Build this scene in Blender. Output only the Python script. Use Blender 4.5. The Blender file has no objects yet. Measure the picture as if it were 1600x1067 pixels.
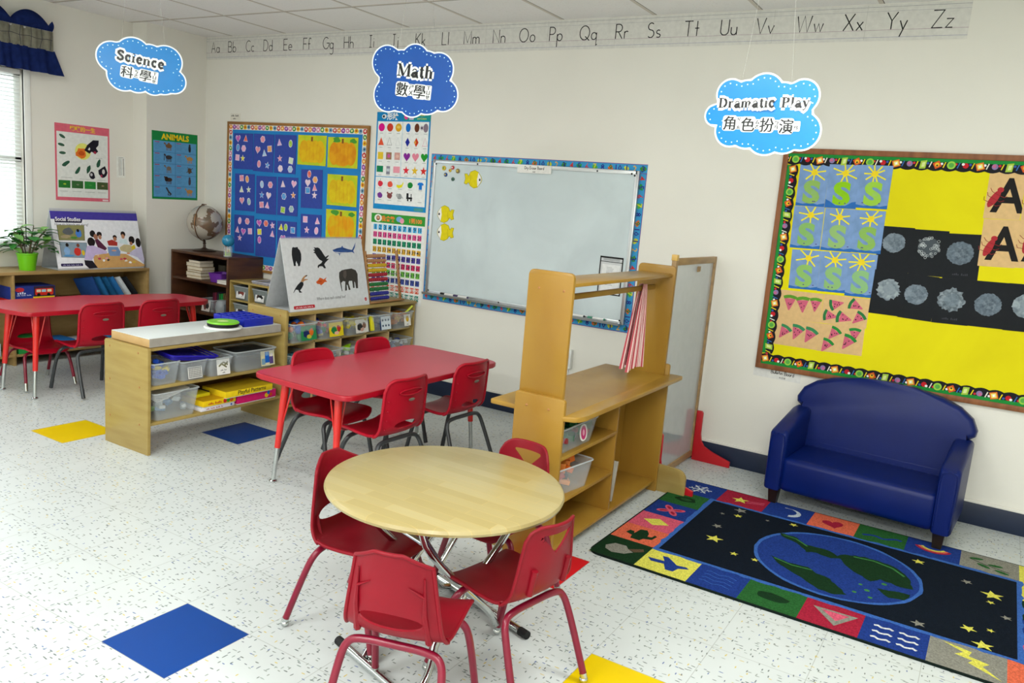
import bpy, bmesh, math, random
from math import pi, sin, cos, radians as rad, hypot, atan2, sqrt
from mathutils import Vector, Matrix
random.seed(7)
SC = bpy.context.scene
COL = SC.collection
# ------------------------------------------------------------------ camera
CAMPOS = (2.1454, -1.3082, 1.4215)
YAW, PITCH, ROLL, FPX = -0.5376, -0.1737, 0.0833, 1247.07
fwd = Vector((sin(YAW) * cos(PITCH), cos(YAW) * cos(PITCH), sin(PITCH)))
rt = Vector((cos(YAW), -sin(YAW), 0)); up = rt.cross(fwd)
r2 = rt * cos(ROLL) + up * sin(ROLL); u2 = up * cos(ROLL) - rt * sin(ROLL)
cd = bpy.data.cameras.new('camera'); cam = bpy.data.objects.new('camera', cd); COL.objects.link(cam)
mw = Matrix((r2, u2, -fwd)).transposed().to_4x4(); mw.translation = CAMPOS
cam.matrix_world = mw
cd.sensor_fit = 'HORIZONTAL'; cd.sensor_width = 36; cd.lens = 36 * FPX / 1600; cd.clip_start = 0.02
SC.camera = cam
# ------------------------------------------------------------------ light and exposure
SC.view_settings.view_transform = 'Standard'; SC.view_settings.look = 'None'
SC.view_settings.gamma = 1; SC.view_settings.use_curve_mapping = False
SC.view_settings.exposure = 0.0
try: SC.cycles.use_denoising = True
except Exception: pass
try:
    SC.cycles.max_bounces = 8; SC.cycles.diffuse_bounces = 4; SC.cycles.transparent_max_bounces = 12
    SC.cycles.sample_clamp_indirect = 6; SC.cycles.caustics_reflective = False; SC.cycles.caustics_refractive = False
except Exception: pass
wd = bpy.data.worlds.new('World'); SC.world = wd; wd.use_nodes = True
bg = wd.node_tree.nodes['Background']; bg.inputs[0].default_value = (0.86, 0.95, 1.0, 1); bg.inputs[1].default_value = 2.2
LAMPS = [(-2.23, 0.84), (2.04, 0.84), (0.21, -1.6), (2.65, -1.6), (-2.23, -1.6), (0.21, -3.43), (2.65, -3.43)]
LAMP_K = [.24, .72, 1.15, 1.0, .45, 1.7, 1.6]
LAMP_W = 43
def area(name, loc, sx, sy, watt, rot=(0, 0, 0), col=(1, 1, 1)):
    l = bpy.data.lights.new(name, 'AREA'); l.shape = 'RECTANGLE'; l.size = sx; l.size_y = sy; l.energy = watt; l.color = col
    o = bpy.data.objects.new(name, l); o.location = loc; o.rotation_euler = rot; COL.objects.link(o); return o
for (lx, ly), lk in zip(LAMPS, LAMP_K):
    area('ceiling_lamp_light', (lx, ly, 2.50), 1.15, 0.55, LAMP_W * lk, col=(0.985, 1.0, 0.985))
WIN = [(0.35, 1.86), (-2.6, -1.1)]
for (a, b) in WIN:
    area('window_daylight', (-4.35, (a + b) / 2, 1.42), 1.5, 1.3, 14, rot=(0, rad(-90), 0), col=(0.88, 0.96, 1.0))
# ------------------------------------------------------------------ materials
def lin(h):
    h = h.lstrip('#'); v = [int(h[i:i + 2], 16) / 255 for i in (0, 2, 4)]
    return tuple((c / 12.92 if c <= 0.04045 else ((c + 0.055) / 1.055) ** 2.4) for c in v)
MC = {}
def mat(name, col='#ffffff', rough=.6, spec=.4, metal=0, coat=0, var=.06, vs=18, bump=0, bs=200, alpha=1, emit=None, col2=None, stretch=None, trans=0):
    if name in MC: return MC[name]
    m = bpy.data.materials.new(name); m.use_nodes = True; MC[name] = m
    nt = m.node_tree; N = nt.nodes; Lk = nt.links; b = N['Principled BSDF']
    c = lin(col)
    b.inputs['Roughness'].default_value = rough; b.inputs['Specular IOR Level'].default_value = spec
    b.inputs['Metallic'].default_value = metal; b.inputs['Coat Weight'].default_value = coat
    b.inputs['Coat Roughness'].default_value = .12
    tc = N.new('ShaderNodeTexCoord'); mp = N.new('ShaderNodeMapping'); Lk.new(tc.outputs['Object'], mp.inputs[0])
    if stretch: mp.inputs['Scale'].default_value = stretch
    nz = N.new('ShaderNodeTexNoise'); nz.inputs['Scale'].default_value = vs; nz.inputs['Detail'].default_value = 4
    Lk.new(mp.outputs[0], nz.inputs['Vector'])
    mx = N.new('ShaderNodeMix'); mx.data_type = 'RGBA'
    c2 = lin(col2) if col2 else tuple(x * (1 - 2 * var) for x in c); c1 = c if col2 else tuple(min(1, x * (1 + var)) for x in c)
    mx.inputs[6].default_value = (*c1, 1); mx.inputs[7].default_value = (*c2, 1)
    mr = N.new('ShaderNodeMapRange'); mr.inputs[1].default_value = .3; mr.inputs[2].default_value = .7
    Lk.new(nz.outputs[0], mr.inputs[0]); Lk.new(mr.outputs[0], mx.inputs[0]); Lk.new(mx.outputs[2], b.inputs['Base Color'])
    if bump:
        n2 = N.new('ShaderNodeTexNoise'); n2.inputs['Scale'].default_value = bs; Lk.new(tc.outputs['Object'], n2.inputs['Vector'])
        bp = N.new('ShaderNodeBump'); bp.inputs['Strength'].default_value = bump; bp.inputs['Distance'].default_value = .003
        Lk.new(n2.outputs[0], bp.inputs['Height']); Lk.new(bp.outputs[0], b.inputs['Normal'])
    if alpha < 1: b.inputs['Alpha'].default_value = alpha
    if trans: b.inputs['Transmission Weight'].default_value = trans
    if emit: b.inputs['Emission Color'].default_value = (*lin(col), 1); b.inputs['Emission Strength'].default_value = emit
    return m
def P(h):   # printed / painted paper colour
    return mat('paper_' + h.strip('#'), h, .6, .12, var=.04, vs=40)
def G(h):   # glossy laminated print
    return mat('laminate_' + h.strip('#'), h, .3, .35, coat=.1, var=.02)
def PL(h):  # moulded plastic
    return mat('plastic_' + h.strip('#'), h, .35, .45, var=.03, vs=8)
MAPLE = mat('maple', '#ae985a', .4, .25, coat=.1, col2='#9f864a', vs=3.5, stretch=(1, 1, 7), bump=.05)
HONEY = mat('honey_maple', '#ab8636', .36, .28, coat=.15, col2='#986f28', vs=3, stretch=(1.2, 1.2, .4), bump=.04)
OAK = mat('light_laminate', '#ab8f5e', .45, .3, col2='#967a48', vs=4, stretch=(4, 1, 6))
WALNUT = mat('walnut_laminate', '#5d3a22', .4, .4, col2='#42261a', vs=4, stretch=(3, 1, 6))
DOWEL = mat('plywood_edge', '#d8bd8c', .5, .3, col2='#bb9a66', vs=12, stretch=(1, 1, 9))
RED2 = mat('crimson_shell', '#ac0d26', .38, .28, var=.05, vs=6, bump=.05, bs=350)
RED = mat('red_shell', '#820a1c', .42, .24, var=.05, vs=6, bump=.05, bs=350)
REDT = mat('red_laminate', '#be2440', .30, .55, var=.04, vs=3)
REDE = mat('red_edge', '#ae0c24', .32, .5, var=.04)
MAROON = mat('maroon_paint', '#7a0c2a', .3, .4, coat=.15, var=.05)
LEGRED = mat('leg_red', '#d4241f', .3, .5, coat=.2, var=.04)
CHAR = mat('charcoal_paint', '#33373a', .35, .5, var=.08)
CHROME = mat('chrome', '#c9cdcc', .14, .5, metal=1, var=.05)
STEEL = mat('zinc_steel', '#b4bab9', .3, .5, metal=.9, var=.08)
BLACK = mat('black_rubber', '#141415', .6, .3)
NAVYV = mat('blue_vinyl', '#031a5e', .38, .25, var=.05, vs=8, bump=.12, bs=420)
CLEAR = mat('clear_plastic', '#e4edf2', .18, .5, alpha=.16, var=.01)
CLEARR = mat('clear_rim', '#cfd6d8', .25, .5, alpha=.6, var=.01)
ALU = mat('aluminium', '#c4c7c9', .3, .5, metal=.75, var=.03)
WHITEPL = mat('white_plastic', '#eceeea', .35, .4, var=.02)
WALLM = mat('wall_paint', '#e9e7de', .75, .2, var=.012, vs=2.5, bump=.10, bs=160)

def node_mat(name):
    m = bpy.data.materials.new(name); m.use_nodes = True; MC[name] = m
    return m, m.node_tree.nodes, m.node_tree.links, m.node_tree.nodes['Principled BSDF']
def mth(N, L, op, a, b=None, c=None):
    n = N.new('ShaderNodeMath'); n.operation = op
    for i, v in enumerate((a, b, c)):
        if v is None: continue
        if isinstance(v, (int, float)): n.inputs[i].default_value = v
        else: L.new(v, n.inputs[i])
    return n.outputs[0]
def mixc(N, L, f, a, b):
    n = N.new('ShaderNodeMix'); n.data_type = 'RGBA'
    if isinstance(f, (int, float)): n.inputs[0].default_value = f
    else: L.new(f, n.inputs[0])
    for i, v in ((6, a), (7, b)):
        if isinstance(v, tuple): n.inputs[i].default_value = (*v, 1)
        else: L.new(v, n.inputs[i])
    return n.outputs[2]
def grid_line(N, L, coord, period, off, half):
    f = mth(N, L, 'DIVIDE', mth(N, L, 'SUBTRACT', coord, off), period)
    f = mth(N, L, 'ABSOLUTE', mth(N, L, 'SUBTRACT', f, mth(N, L, 'ROUND', f)))
    return mth(N, L, 'LESS_THAN', f, half / period)
TILE = .3048
def floor_mat(name, base, fleck=True, joint=True):
    m, N, L, b = node_mat(name)
    tc = N.new('ShaderNodeTexCoord'); sp = N.new('ShaderNodeSeparateXYZ'); L.new(tc.outputs['Object'], sp.inputs[0])
    nz = N.new('ShaderNodeTexNoise'); nz.inputs['Scale'].default_value = 5; L.new(tc.outputs['Object'], nz.inputs['Vector'])
    c = lin(base); col = mixc(N, L, nz.outputs[0], tuple(x * 1.03 for x in c), tuple(x * .93 for x in c))
    if fleck:
        # flecks lie along a direction that changes from tile to tile
        ix = mth(N, L, 'FLOOR', mth(N, L, 'DIVIDE', sp.outputs[0], TILE)); iy = mth(N, L, 'FLOOR', mth(N, L, 'DIVIDE', sp.outputs[1], TILE))
        for k, (sc_, thr, strx) in enumerate(((25, .17, (1, 3.2, 1)), (22, .14, (3.0, 1, 1)))):
            mp = N.new('ShaderNodeMapping'); mp.inputs['Scale'].default_value = strx; mp.inputs['Rotation'].default_value = (0, 0, .5 + k * .25)
            mp.inputs['Location'].default_value = (k * 3.3, k, 0); L.new(tc.outputs['Object'], mp.inputs[0])
            w = N.new('ShaderNodeTexNoise'); w.inputs['Scale'].default_value = 14; L.new(tc.outputs['Object'], w.inputs['Vector'])
            va = N.new('ShaderNodeVectorMath'); va.operation = 'SCALE'; L.new(w.outputs[1], va.inputs[0]); va.inputs[3].default_value = .04
            vb = N.new('ShaderNodeVectorMath'); vb.operation = 'ADD'; L.new(mp.outputs[0], vb.inputs[0]); L.new(va.outputs[0], vb.inputs[1])
            v = N.new('ShaderNodeTexVoronoi'); v.voronoi_dimensions = '2D'; v.inputs['Scale'].default_value = sc_; L.new(vb.outputs[0], v.inputs['Vector'])
            msk = mth(N, L, 'LESS_THAN', v.outputs[0], thr)
            sv = N.new('ShaderNodeSeparateColor'); L.new(v.outputs[1], sv.inputs[0])
            msk = mth(N, L, 'MULTIPLY', msk, mth(N, L, 'GREATER_THAN', sv.outputs[1], .62))
            rp = N.new('ShaderNodeValToRGB'); rp.color_ramp.interpolation = 'CONSTANT'
            cs = ['#4d5a55', '#7d857c', '#3a4a48', '#8b9a92', '#c9b13a', '#5a6470', '#8a948e', '#6f7f78', '#46609a', '#59625c']
            for i, h in enumerate(cs):
                e = rp.color_ramp.elements[0] if i == 0 else rp.color_ramp.elements.new(i / len(cs))
                e.position = i / len(cs); e.color = (*lin(h), 1)
            L.new(sv.outputs[0], rp.inputs[0])
            col = mixc(N, L, mth(N, L, 'MULTIPLY', msk, .85), col, rp.outputs[0])
    gx = grid_line(N, L, sp.outputs[0], TILE, 0, .0011); gy = grid_line(N, L, sp.outputs[1], TILE, 0, .0011)
    g = mth(N, L, 'MULTIPLY', mth(N, L, 'MAXIMUM', gx, gy), .62)
    col = mixc(N, L, g, col, lin('#8f938c'))
    L.new(col, b.inputs['Base Color']); b.inputs['Roughness'].default_value = .32; b.inputs['Specular IOR Level'].default_value = .25
    n3 = N.new('ShaderNodeTexNoise'); n3.inputs['Scale'].default_value = 7; L.new(tc.outputs['Object'], n3.inputs['Vector'])
    bp = N.new('ShaderNodeBump'); bp.inputs['Strength'].default_value = .12; bp.inputs['Distance'].default_value = .004; L.new(n3.outputs[0], bp.inputs['Height']); L.new(bp.outputs[0], b.inputs['Normal'])
    return m
def ceil_mat():
    m, N, L, b = node_mat('ceiling_tile')
    tc = N.new('ShaderNodeTexCoord'); sp = N.new('ShaderNodeSeparateXYZ'); L.new(tc.outputs['Object'], sp.inputs[0])
    nz = N.new('ShaderNodeTexNoise'); nz.inputs['Scale'].default_value = 90; L.new(tc.outputs['Object'], nz.inputs['Vector'])
    mr = N.new('ShaderNodeMapRange'); mr.inputs[1].default_value = .62; mr.inputs[2].default_value = .7; L.new(nz.outputs[0], mr.inputs[0])
    col = mixc(N, L, mth(N, L, 'MULTIPLY', mr.outputs[0], .25), lin('#f4f4f2'), lin('#cccac4'))
    p = .6096
    for coord, off in ((sp.outputs[0], -2.84), (sp.outputs[1], 2.675)):
        col = mixc(N, L, grid_line(N, L, coord, p, off, .012), col, lin('#d4cec3'))
        col = mixc(N, L, mth(N, L, 'MULTIPLY', grid_line(N, L, coord, p, off + .013, .0024), .9), col, lin('#4c473f'))
    L.new(col, b.inputs['Base Color']); b.inputs['Roughness'].default_value = .85
    bp = N.new('ShaderNodeBump'); bp.inputs['Strength'].default_value = .3; bp.inputs['Distance'].default_value = .004; L.new(nz.outputs[0], bp.inputs['Height']); L.new(bp.outputs[0], b.inputs['Normal'])
    return m
def butcher_mat():
    m, N, L, b = node_mat('butcher_block')
    tc = N.new('ShaderNodeTexCoord'); br = N.new('ShaderNodeTexBrick'); L.new(tc.outputs['Object'], br.inputs['Vector'])
    br.inputs['Scale'].default_value = 1; br.inputs['Brick Width'].default_value = .30; br.inputs['Row Height'].default_value = .042
    br.inputs['Mortar Size'].default_value = .0004; br.inputs['Color1'].default_value = (*lin('#b0a272'), 1); br.inputs['Color2'].default_value = (*lin('#a4945f'), 1)
    br.inputs['Mortar'].default_value = (*lin('#c9aa66'), 1); br.offset = .37
    mp = N.new('ShaderNodeMapping'); mp.inputs['Scale'].default_value = (1, 14, 1); L.new(tc.outputs['Object'], mp.inputs[0])
    nz = N.new('ShaderNodeTexNoise'); nz.inputs['Scale'].default_value = 9; nz.inputs['Detail'].default_value = 5; L.new(mp.outputs[0], nz.inputs['Vector'])
    col = mixc(N, L, mth(N, L, 'MULTIPLY', nz.outputs[0], .25), br.outputs[0], lin('#98844c'))
    L.new(col, b.inputs['Base Color']); b.inputs['Roughness'].default_value = .33; b.inputs['Coat Weight'].default_value = .3; b.inputs['Coat Roughness'].default_value = .2
    return m
def blotch_mat(name, base, paint, sc_=22, lo=.38, hi=.62, amt=.85):
    if name in MC: return MC[name]
    m, N, L, b = node_mat(name)
    tc = N.new('ShaderNodeTexCoord'); nz = N.new('ShaderNodeTexNoise'); nz.inputs['Scale'].default_value = sc_; nz.inputs['Detail'].default_value = 7; nz.inputs['Distortion'].default_value = .6
    L.new(tc.outputs['Object'], nz.inputs['Vector'])
    mr = N.new('ShaderNodeMapRange'); mr.inputs[1].default_value = lo; mr.inputs[2].default_value = hi; L.new(nz.outputs[0], mr.inputs[0])
    L.new(mixc(N, L, mth(N, L, 'MULTIPLY', mr.outputs[0], amt), lin(base), lin(paint)), b.inputs['Base Color']); b.inputs['Roughness'].default_value = .65; b.inputs['Specular IOR Level'].default_value = .15
    return m
def stripe_mat():
    m, N, L, b = node_mat('striped_cloth')
    uv = N.new('ShaderNodeUVMap'); sp = N.new('ShaderNodeSeparateXYZ'); L.new(uv.outputs[0], sp.inputs[0])
    s = mth(N, L, 'SINE', mth(N, L, 'MULTIPLY', sp.outputs[0], 6.2832 * 24))
    L.new(mixc(N, L, mth(N, L, 'GREATER_THAN', s, .05), lin('#e6c9c4'), lin('#b34550')), b.inputs['Base Color']); b.inputs['Roughness'].default_value = .85
    return m
FLOORW = floor_mat('vinyl_tile_white', '#cad0cf'); FLOORB = floor_mat('vinyl_tile_blue', '#0d408c', False)
FLOORY = floor_mat('vinyl_tile_yellow', '#dcbc00', False); FLOORR = floor_mat('vinyl_tile_red', '#d01c26', False)
CEIL = ceil_mat(); BUTCHER = butcher_mat(); STRIPE = stripe_mat()
BOARDW = blotch_mat('dry_erase_surface', '#d2dfe2', '#bac6ca', 2.2, .35, .75, .8); MC['dry_erase_surface'].node_tree.nodes['Principled BSDF'].inputs['Roughness'].default_value = .22
RUGP = {}
def RG(h): return mat('pile_' + h.strip('#'), h, .95, .1, var=.18, vs=160, bump=.6, bs=500)

# ------------------------------------------------------------------ mesh helpers
class MB:
    def __init__(s): s.bm = bmesh.new(); s.ml = []; s.uv = None
    def mi(s, m):
        if m not in s.ml: s.ml.append(m)
        return s.ml.index(m)
    def face(s, pts, m):
        vs = [s.bm.verts.new(p) for p in pts]
        try: f = s.bm.faces.new(vs)
        except ValueError: return None
        f.material_index = s.mi(m); return f
    def mesh(s, vs, fs, m, M=None):
        V = [s.bm.verts.new(M @ Vector(v) if M else v) for v in vs]; i = s.mi(m); out = []
        for f in fs:
            try: g = s.bm.faces.new([V[k] for k in f]); g.material_index = i; out.append(g)
            except ValueError: pass
        return out
    def box(s, c, d, m, bev=0, seg=2, M=None):
        x, y, z = d[0] / 2, d[1] / 2, d[2] / 2
        vs = [(c[0] + a * x, c[1] + b * y, c[2] + e * z) for a in (-1, 1) for b in (-1, 1) for e in (-1, 1)]
        fs = s.mesh(vs, [(0, 1, 3, 2), (4, 6, 7, 5), (0, 4, 5, 1), (2, 3, 7, 6), (0, 2, 6, 4), (1, 5, 7, 3)], m, M)
        if bev:
            ed = list({e for f in fs for e in f.edges})
            r = bmesh.ops.bevel(s.bm, geom=ed, offset=bev, segments=seg, affect='EDGES', profile=.5)
            for f in r['faces']: f.material_index = s.mi(m)
        return s
    def b2(s, x0, x1, y0, y1, z0, z1, m, bev=.002, seg=2):
        return s.box(((x0 + x1) / 2, (y0 + y1) / 2, (z0 + z1) / 2), (x1 - x0, y1 - y0, z1 - z0), m, bev, seg)
    def prism(s, poly, M, h, m, bev=0, seg=2):
        # poly in local XY, extruded along local Z by h, placed by M
        n = len(poly); vs = [(x, y, 0) for x, y in poly] + [(x, y, h) for x, y in poly]
        fs = [tuple(range(n))[::-1], tuple(range(n, 2 * n))] + [(i, (i + 1) % n, n + (i + 1) % n, n + i) for i in range(n)]
        f = s.mesh(vs, fs, m, M)
        if bev:
            ed = list({e for q in f[:2] for e in q.edges}); r = bmesh.ops.bevel(s.bm, geom=ed, offset=bev, segments=seg, affect='EDGES', profile=.5)
            for q in r['faces']: q.material_index = s.mi(m)
        return s
    def tube(s, pts, r, m, seg=10, closed=False, caps=True):
        pts = [Vector(p) for p in pts]; n = len(pts); R = r if isinstance(r, (list, tuple)) else [r] * n
        rings = []; prev = None
        for i, p in enumerate(pts):
            if closed: t = (pts[(i + 1) % n] - pts[i - 1])
            else: t = pts[min(i + 1, n - 1)] - pts[max(i - 1, 0)]
            t.normalize()
            if prev is None: a = Vector((0, 0, 1)) if abs(t.z) < .9 else Vector((1, 0, 0))
            else: a = prev
            u = (a - t * a.dot(t)); 
            if u.length < 1e-6: u = t.orthogonal()
            u.normalize(); prev = u; v = t.cross(u)
            rings.append([s.bm.verts.new(p + (u * cos(2 * pi * k / seg) + v * sin(2 * pi * k / seg)) * R[i]) for k in range(seg)])
        mi = s.mi(m); lim = n if closed else n - 1
        for i in range(lim):
            A, B = rings[i], rings[(i + 1) % n]
            for k in range(seg):
                f = s.bm.faces.new((A[k], A[(k + 1) % seg], B[(k + 1) % seg], B[k])); f.material_index = mi
        if caps and not closed:
            f = s.bm.faces.new(rings[0][::-1]); f.material_index = mi; f = s.bm.faces.new(rings[-1]); f.material_index = mi
        return s
    def lathe(s, prof, m, c=(0, 0, 0), seg=24, M=None):
        rings = []; mi = s.mi(m)
        for r, z in prof:
            if r < 1e-6: p = Vector((c[0], c[1], c[2] + z)); rings.append([s.bm.verts.new(M @ p if M else p)])
            else:
                q = []
                for k in range(seg):
                    p = Vector((c[0] + r * cos(2 * pi * k / seg), c[1] + r * sin(2 * pi * k / seg), c[2] + z)); q.append(s.bm.verts.new(M @ p if M else p))
                rings.append(q)
        for A, B in zip(rings, rings[1:]):
            for k in range(seg):
                if len(A) == 1 and len(B) == 1: break
                if len(A) == 1: vs = (A[0], B[(k + 1) % seg], B[k])
                elif len(B) == 1: vs = (A[k], A[(k + 1) % seg], B[0])
                else: vs = (A[k], A[(k + 1) % seg], B[(k + 1) % seg], B[k])
                try: f = s.bm.faces.new(vs); f.material_index = mi
                except ValueError: pass
        return s
    def sphere(s, c, r, m, seg=16, sc=(1, 1, 1)):
        M = Matrix.Translation(c) @ Matrix.Diagonal((r * sc[0], r * sc[1], r * sc[2], 1))
        return s.lathe([(sin(pi * i / (seg // 2)), -cos(pi * i / (seg // 2))) for i in range(seg // 2 + 1)], m, seg=seg, M=M)
    def build(s, name, parent=None, loc=(0, 0, 0), rot=(0, 0, 0), smooth=True, ang=38):
        bmesh.ops.recalc_face_normals(s.bm, faces=s.bm.faces) if smooth != 'flat' else None
        me = bpy.data.meshes.new(name); s.bm.to_mesh(me); s.bm.free()
        for m in s.ml: me.materials.append(m)
        if smooth is True:
            me.polygons.foreach_set('use_smooth', [True] * len(me.polygons)); me.set_sharp_from_angle(angle=rad(ang))
        o = bpy.data.objects.new(name, me); COL.objects.link(o); o.location = loc; o.rotation_euler = rot
        if parent: o.parent = parent
        return o
def tag(o, label, cat, group=None, kind=None):
    o['label'] = label; o['category'] = cat
    if group: o['group'] = group
    if kind: o['kind'] = kind
    return o
def thing(name, label, cat, loc=(0, 0, 0), rz=0, group=None, rot=None):
    o = bpy.data.objects.new(name, None); COL.objects.link(o); o.location = loc; o.rotation_euler = rot or (0, 0, rz); o.empty_display_size = .05
    return tag(o, label, cat, group)
def struct(o): o['kind'] = 'structure'; return o
def copy_tree(o, parent=None):
    c = o.copy(); COL.objects.link(c)
    if parent: c.parent = parent
    for ch in list(o.children): copy_tree(ch, c)
    return c
def arcpts(cx, cy, rx, ry, a0, a1, n=10):
    return [(cx + rx * cos(rad(a0 + (a1 - a0) * i / n)), cy + ry * sin(rad(a0 + (a1 - a0) * i / n))) for i in range(n + 1)]
def rrect(x0, x1, y0, y1, r, n=4):
    return arcpts(x1 - r, y1 - r, r, r, 0, 90, n) + arcpts(x0 + r, y1 - r, r, r, 90, 180, n) + arcpts(x0 + r, y0 + r, r, r, 180, 270, n) + arcpts(x1 - r, y0 + r, r, r, 270, 360, n)
def smoothpath(pts, it=2, closed=False):
    for _ in range(it):
        q = [] if closed else [pts[0]]
        n = len(pts)
        for i in range(n if closed else n - 1):
            a, b = Vector(pts[i]), Vector(pts[(i + 1) % n]); q += [tuple(a * .75 + b * .25), tuple(a * .25 + b * .75)]
        if not closed: q.append(pts[-1])
        pts = q
    return pts
# text as mesh data (built-in font)
TXT = {}
def text_data(s, off=0.0, res=3, space=1.0):
    k = (s, off, res, space)
    if k in TXT: return TXT[k]
    cu = bpy.data.curves.new('t', 'FONT'); cu.body = s; cu.align_x = 'CENTER'; cu.align_y = 'CENTER'; cu.resolution_u = res; cu.offset = off; cu.space_character = space
    o = bpy.data.objects.new('t', cu); COL.objects.link(o)
    dg = bpy.context.evaluated_depsgraph_get(); me = o.evaluated_get(dg).to_mesh()
    vs = [(v.co.x, v.co.y) for v in me.vertices]; fs = [tuple(p.vertices) for p in me.polygons]
    o.evaluated_get(dg).to_mesh_clear(); bpy.data.objects.remove(o); bpy.data.curves.remove(cu)
    if vs:
        xs = [v[0] for v in vs]; ys = [v[1] for v in vs]; bb = (min(xs), max(xs), min(ys), max(ys))
    else: bb = (0, 1, 0, 1)
    TXT[k] = (vs, fs, bb); return TXT[k]
def strip2d(pts, w):
    pts = [Vector(p[:2]) for p in pts]; n = len(pts); L = []; R = []
    for i, p in enumerate(pts):
        a = (p - pts[i - 1]) if i else (pts[1] - p); b = (pts[i + 1] - p) if i < n - 1 else (p - pts[i - 1])
        if a.length < 1e-9: a = b
        if b.length < 1e-9: b = a
        a = a.normalized(); b = b.normalized(); t = a + b
        if t.length < 1e-4: t = a
        t.normalize(); nn = Vector((-t.y, t.x)); k = min(1.6, 1 / max(.3, nn.dot(Vector((-a.y, a.x)))))
        L.append(p + nn * w / 2 * k); R.append(p - nn * w / 2 * k)
    return [(L[i], L[i + 1], R[i + 1], R[i]) for i in range(n - 1)]
class Art:
    """a flat sheet (w x h metres) with printed shapes in 0..1 coordinates; auto layering"""
    def __init__(s, w, h, base=None, th=.0008, corner=0, outline=None):
        s.w, s.h = w, h; s.mb = MB(); s.items = []; s.asp = w / h; s.pw = 1
        if base is not None:
            poly = outline or ([(-w / 2, -h / 2), (w / 2, -h / 2), (w / 2, h / 2), (-w / 2, h / 2)] if not corner else rrect(-w / 2, w / 2, -h / 2, h / 2, corner))
            s.mb.prism(poly, Matrix.Identity(4), th, base)
        s.th = th
    def T(s, u, v): return ((u - .5) * s.w, (v - .5) * s.h)
    def _layer(s, pts):
        xs = [p[0] for p in pts]; ys = [p[1] for p in pts]; b = (min(xs), max(xs), min(ys), max(ys)); l = 1
        for (c, k) in s.items:
            if k >= l and b[0] < c[1] and c[0] < b[1] and b[2] < c[3] and c[2] < b[3]: l = k + 1
        s.items.append((b, l)); return s.th + l * .00022
    def mpoly(s, P_, m):
        z = s._layer(P_); s.mb.face([(x, y, z) for x, y in P_], m); return s
    def poly(s, pts, m): return s.mpoly([s.T(*p) for p in pts], m)
    def rect(s, u0, v0, u1, v1, m): return s.poly([(u0, v0), (u1, v0), (u1, v1), (u0, v1)], m)
    def rr(s, u0, v0, u1, v1, r, m):
        a, b = s.T(u0, v0), s.T(u1, v1); return s.mpoly(rrect(a[0], b[0], a[1], b[1], r), m)
    def ell(s, u, v, rx, ry, m, n=20, rot=0, jit=0):   # radii in metres
        x, y = s.T(u, v); c, d = cos(rot), sin(rot); pts = []
        for k in range(n):
            j = 1 + (random.uniform(-jit, jit) if jit else 0); a, b = rx * j * cos(2 * pi * k / n), ry * j * sin(2 * pi * k / n); pts.append((x + a * c - b * d, y + a * d + b * c))
        return s.mpoly(pts, m)
    def local(s, u, v, pts, k, m, rot=0):              # pts in units scaled by k metres around (u,v)
        x, y = s.T(u, v); c, d = cos(rot), sin(rot); return s.mpoly([(x + k * (a * c - b * d), y + k * (a * d + b * c)) for a, b in pts], m)
    def stroke(s, pts, w, m, metric=False):
        P_ = [p if metric else s.T(*p) for p in pts]; z = s._layer(P_ + [(P_[0][0] + w, P_[0][1] + w)])
        for q in strip2d(P_, w): s.mb.face([(p.x, p.y, z) for p in q], m)
        return s
    def text(s, t, u, v, h, m, off=0.0, wmax=None, res=3, rot=0, sx=1, space=1.0):   # h = height of the text block in metres (of the font size)
        vs, fs, bb = text_data(t, off, res, space); k = h; bw = (bb[1] - bb[0]) * k * sx
        if wmax and bw > wmax: sx = sx * wmax / bw
        cx, cy = (bb[0] + bb[1]) / 2, (bb[2] + bb[3]) / 2; x, y = s.T(u, v); c, d = cos(rot), sin(rot)
        Q = []
        for a, b in vs: a = (a - cx) * k * sx; b = (b - cy) * k; Q.append((x + a * c - b * d, y + a * d + b * c))
        if not Q: return s
        z = s._layer(Q); s.mb.mesh([(a, b, z) for a, b in Q], fs, m); return s
    def scrib(s, u, v, w, h, m):   # print too small to read: a row of short marks, w x h metres
        x, y = s.T(u, v); n = max(3, int(w / (h * .62)))
        for k in range(n):
            if k % 6 == 4: continue
            a = x - w / 2 + w * k / n; hh = h * (.5 + .18 * ((k * 7) % 3)); s.mpoly([(a, y - h / 2), (a + w / n * .62, y - h / 2), (a + w / n * .62, y - h / 2 + hh), (a, y - h / 2 + hh)], m)
        return s
    def build(s, name, loc, rot, parent=None): return s.mb.build(name, parent, loc, rot, smooth='flat')
STAR = [(r * sin(2 * pi * k / 10), r * cos(2 * pi * k / 10)) for k in range(10) for r in [1 if k % 2 == 0 else .42]]
HEART = [(.95 * (abs(sin(t)) ** 3) * (1 if sin(t) > 0 else -1), (13 * cos(t) - 5 * cos(2 * t) - 2 * cos(3 * t) - cos(4 * t)) / 15) for t in [2 * pi * k / 26 for k in range(26)]]
TRI = [(-.85, -.8), (.85, -.8), (0, .95)]; SQR = [(-.8, -.8), (.8, -.8), (.8, .8), (-.8, .8)]
CIR = [(cos(2 * pi * k / 18) * .9, sin(2 * pi * k / 18) * .9) for k in range(18)]; HEX = [(cos(2 * pi * k / 6) * .95, sin(2 * pi * k / 6) * .95) for k in range(6)]
DIA = [(0, 1), (.65, 0), (0, -1), (-.65, 0)]; OVAL = [(a * .75, b * 1.05) for a, b in CIR]
SHP = {'s': STAR, 'h': HEART, 't': TRI, 'q': SQR, 'c': CIR, 'x': HEX, 'd': DIA, 'o': OVAL}
YW = 3.248      # main wall plane
XL = -3.94      # window wall plane
XJ = -3.761     # jog plane near the corner
ZC = 2.549
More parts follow.
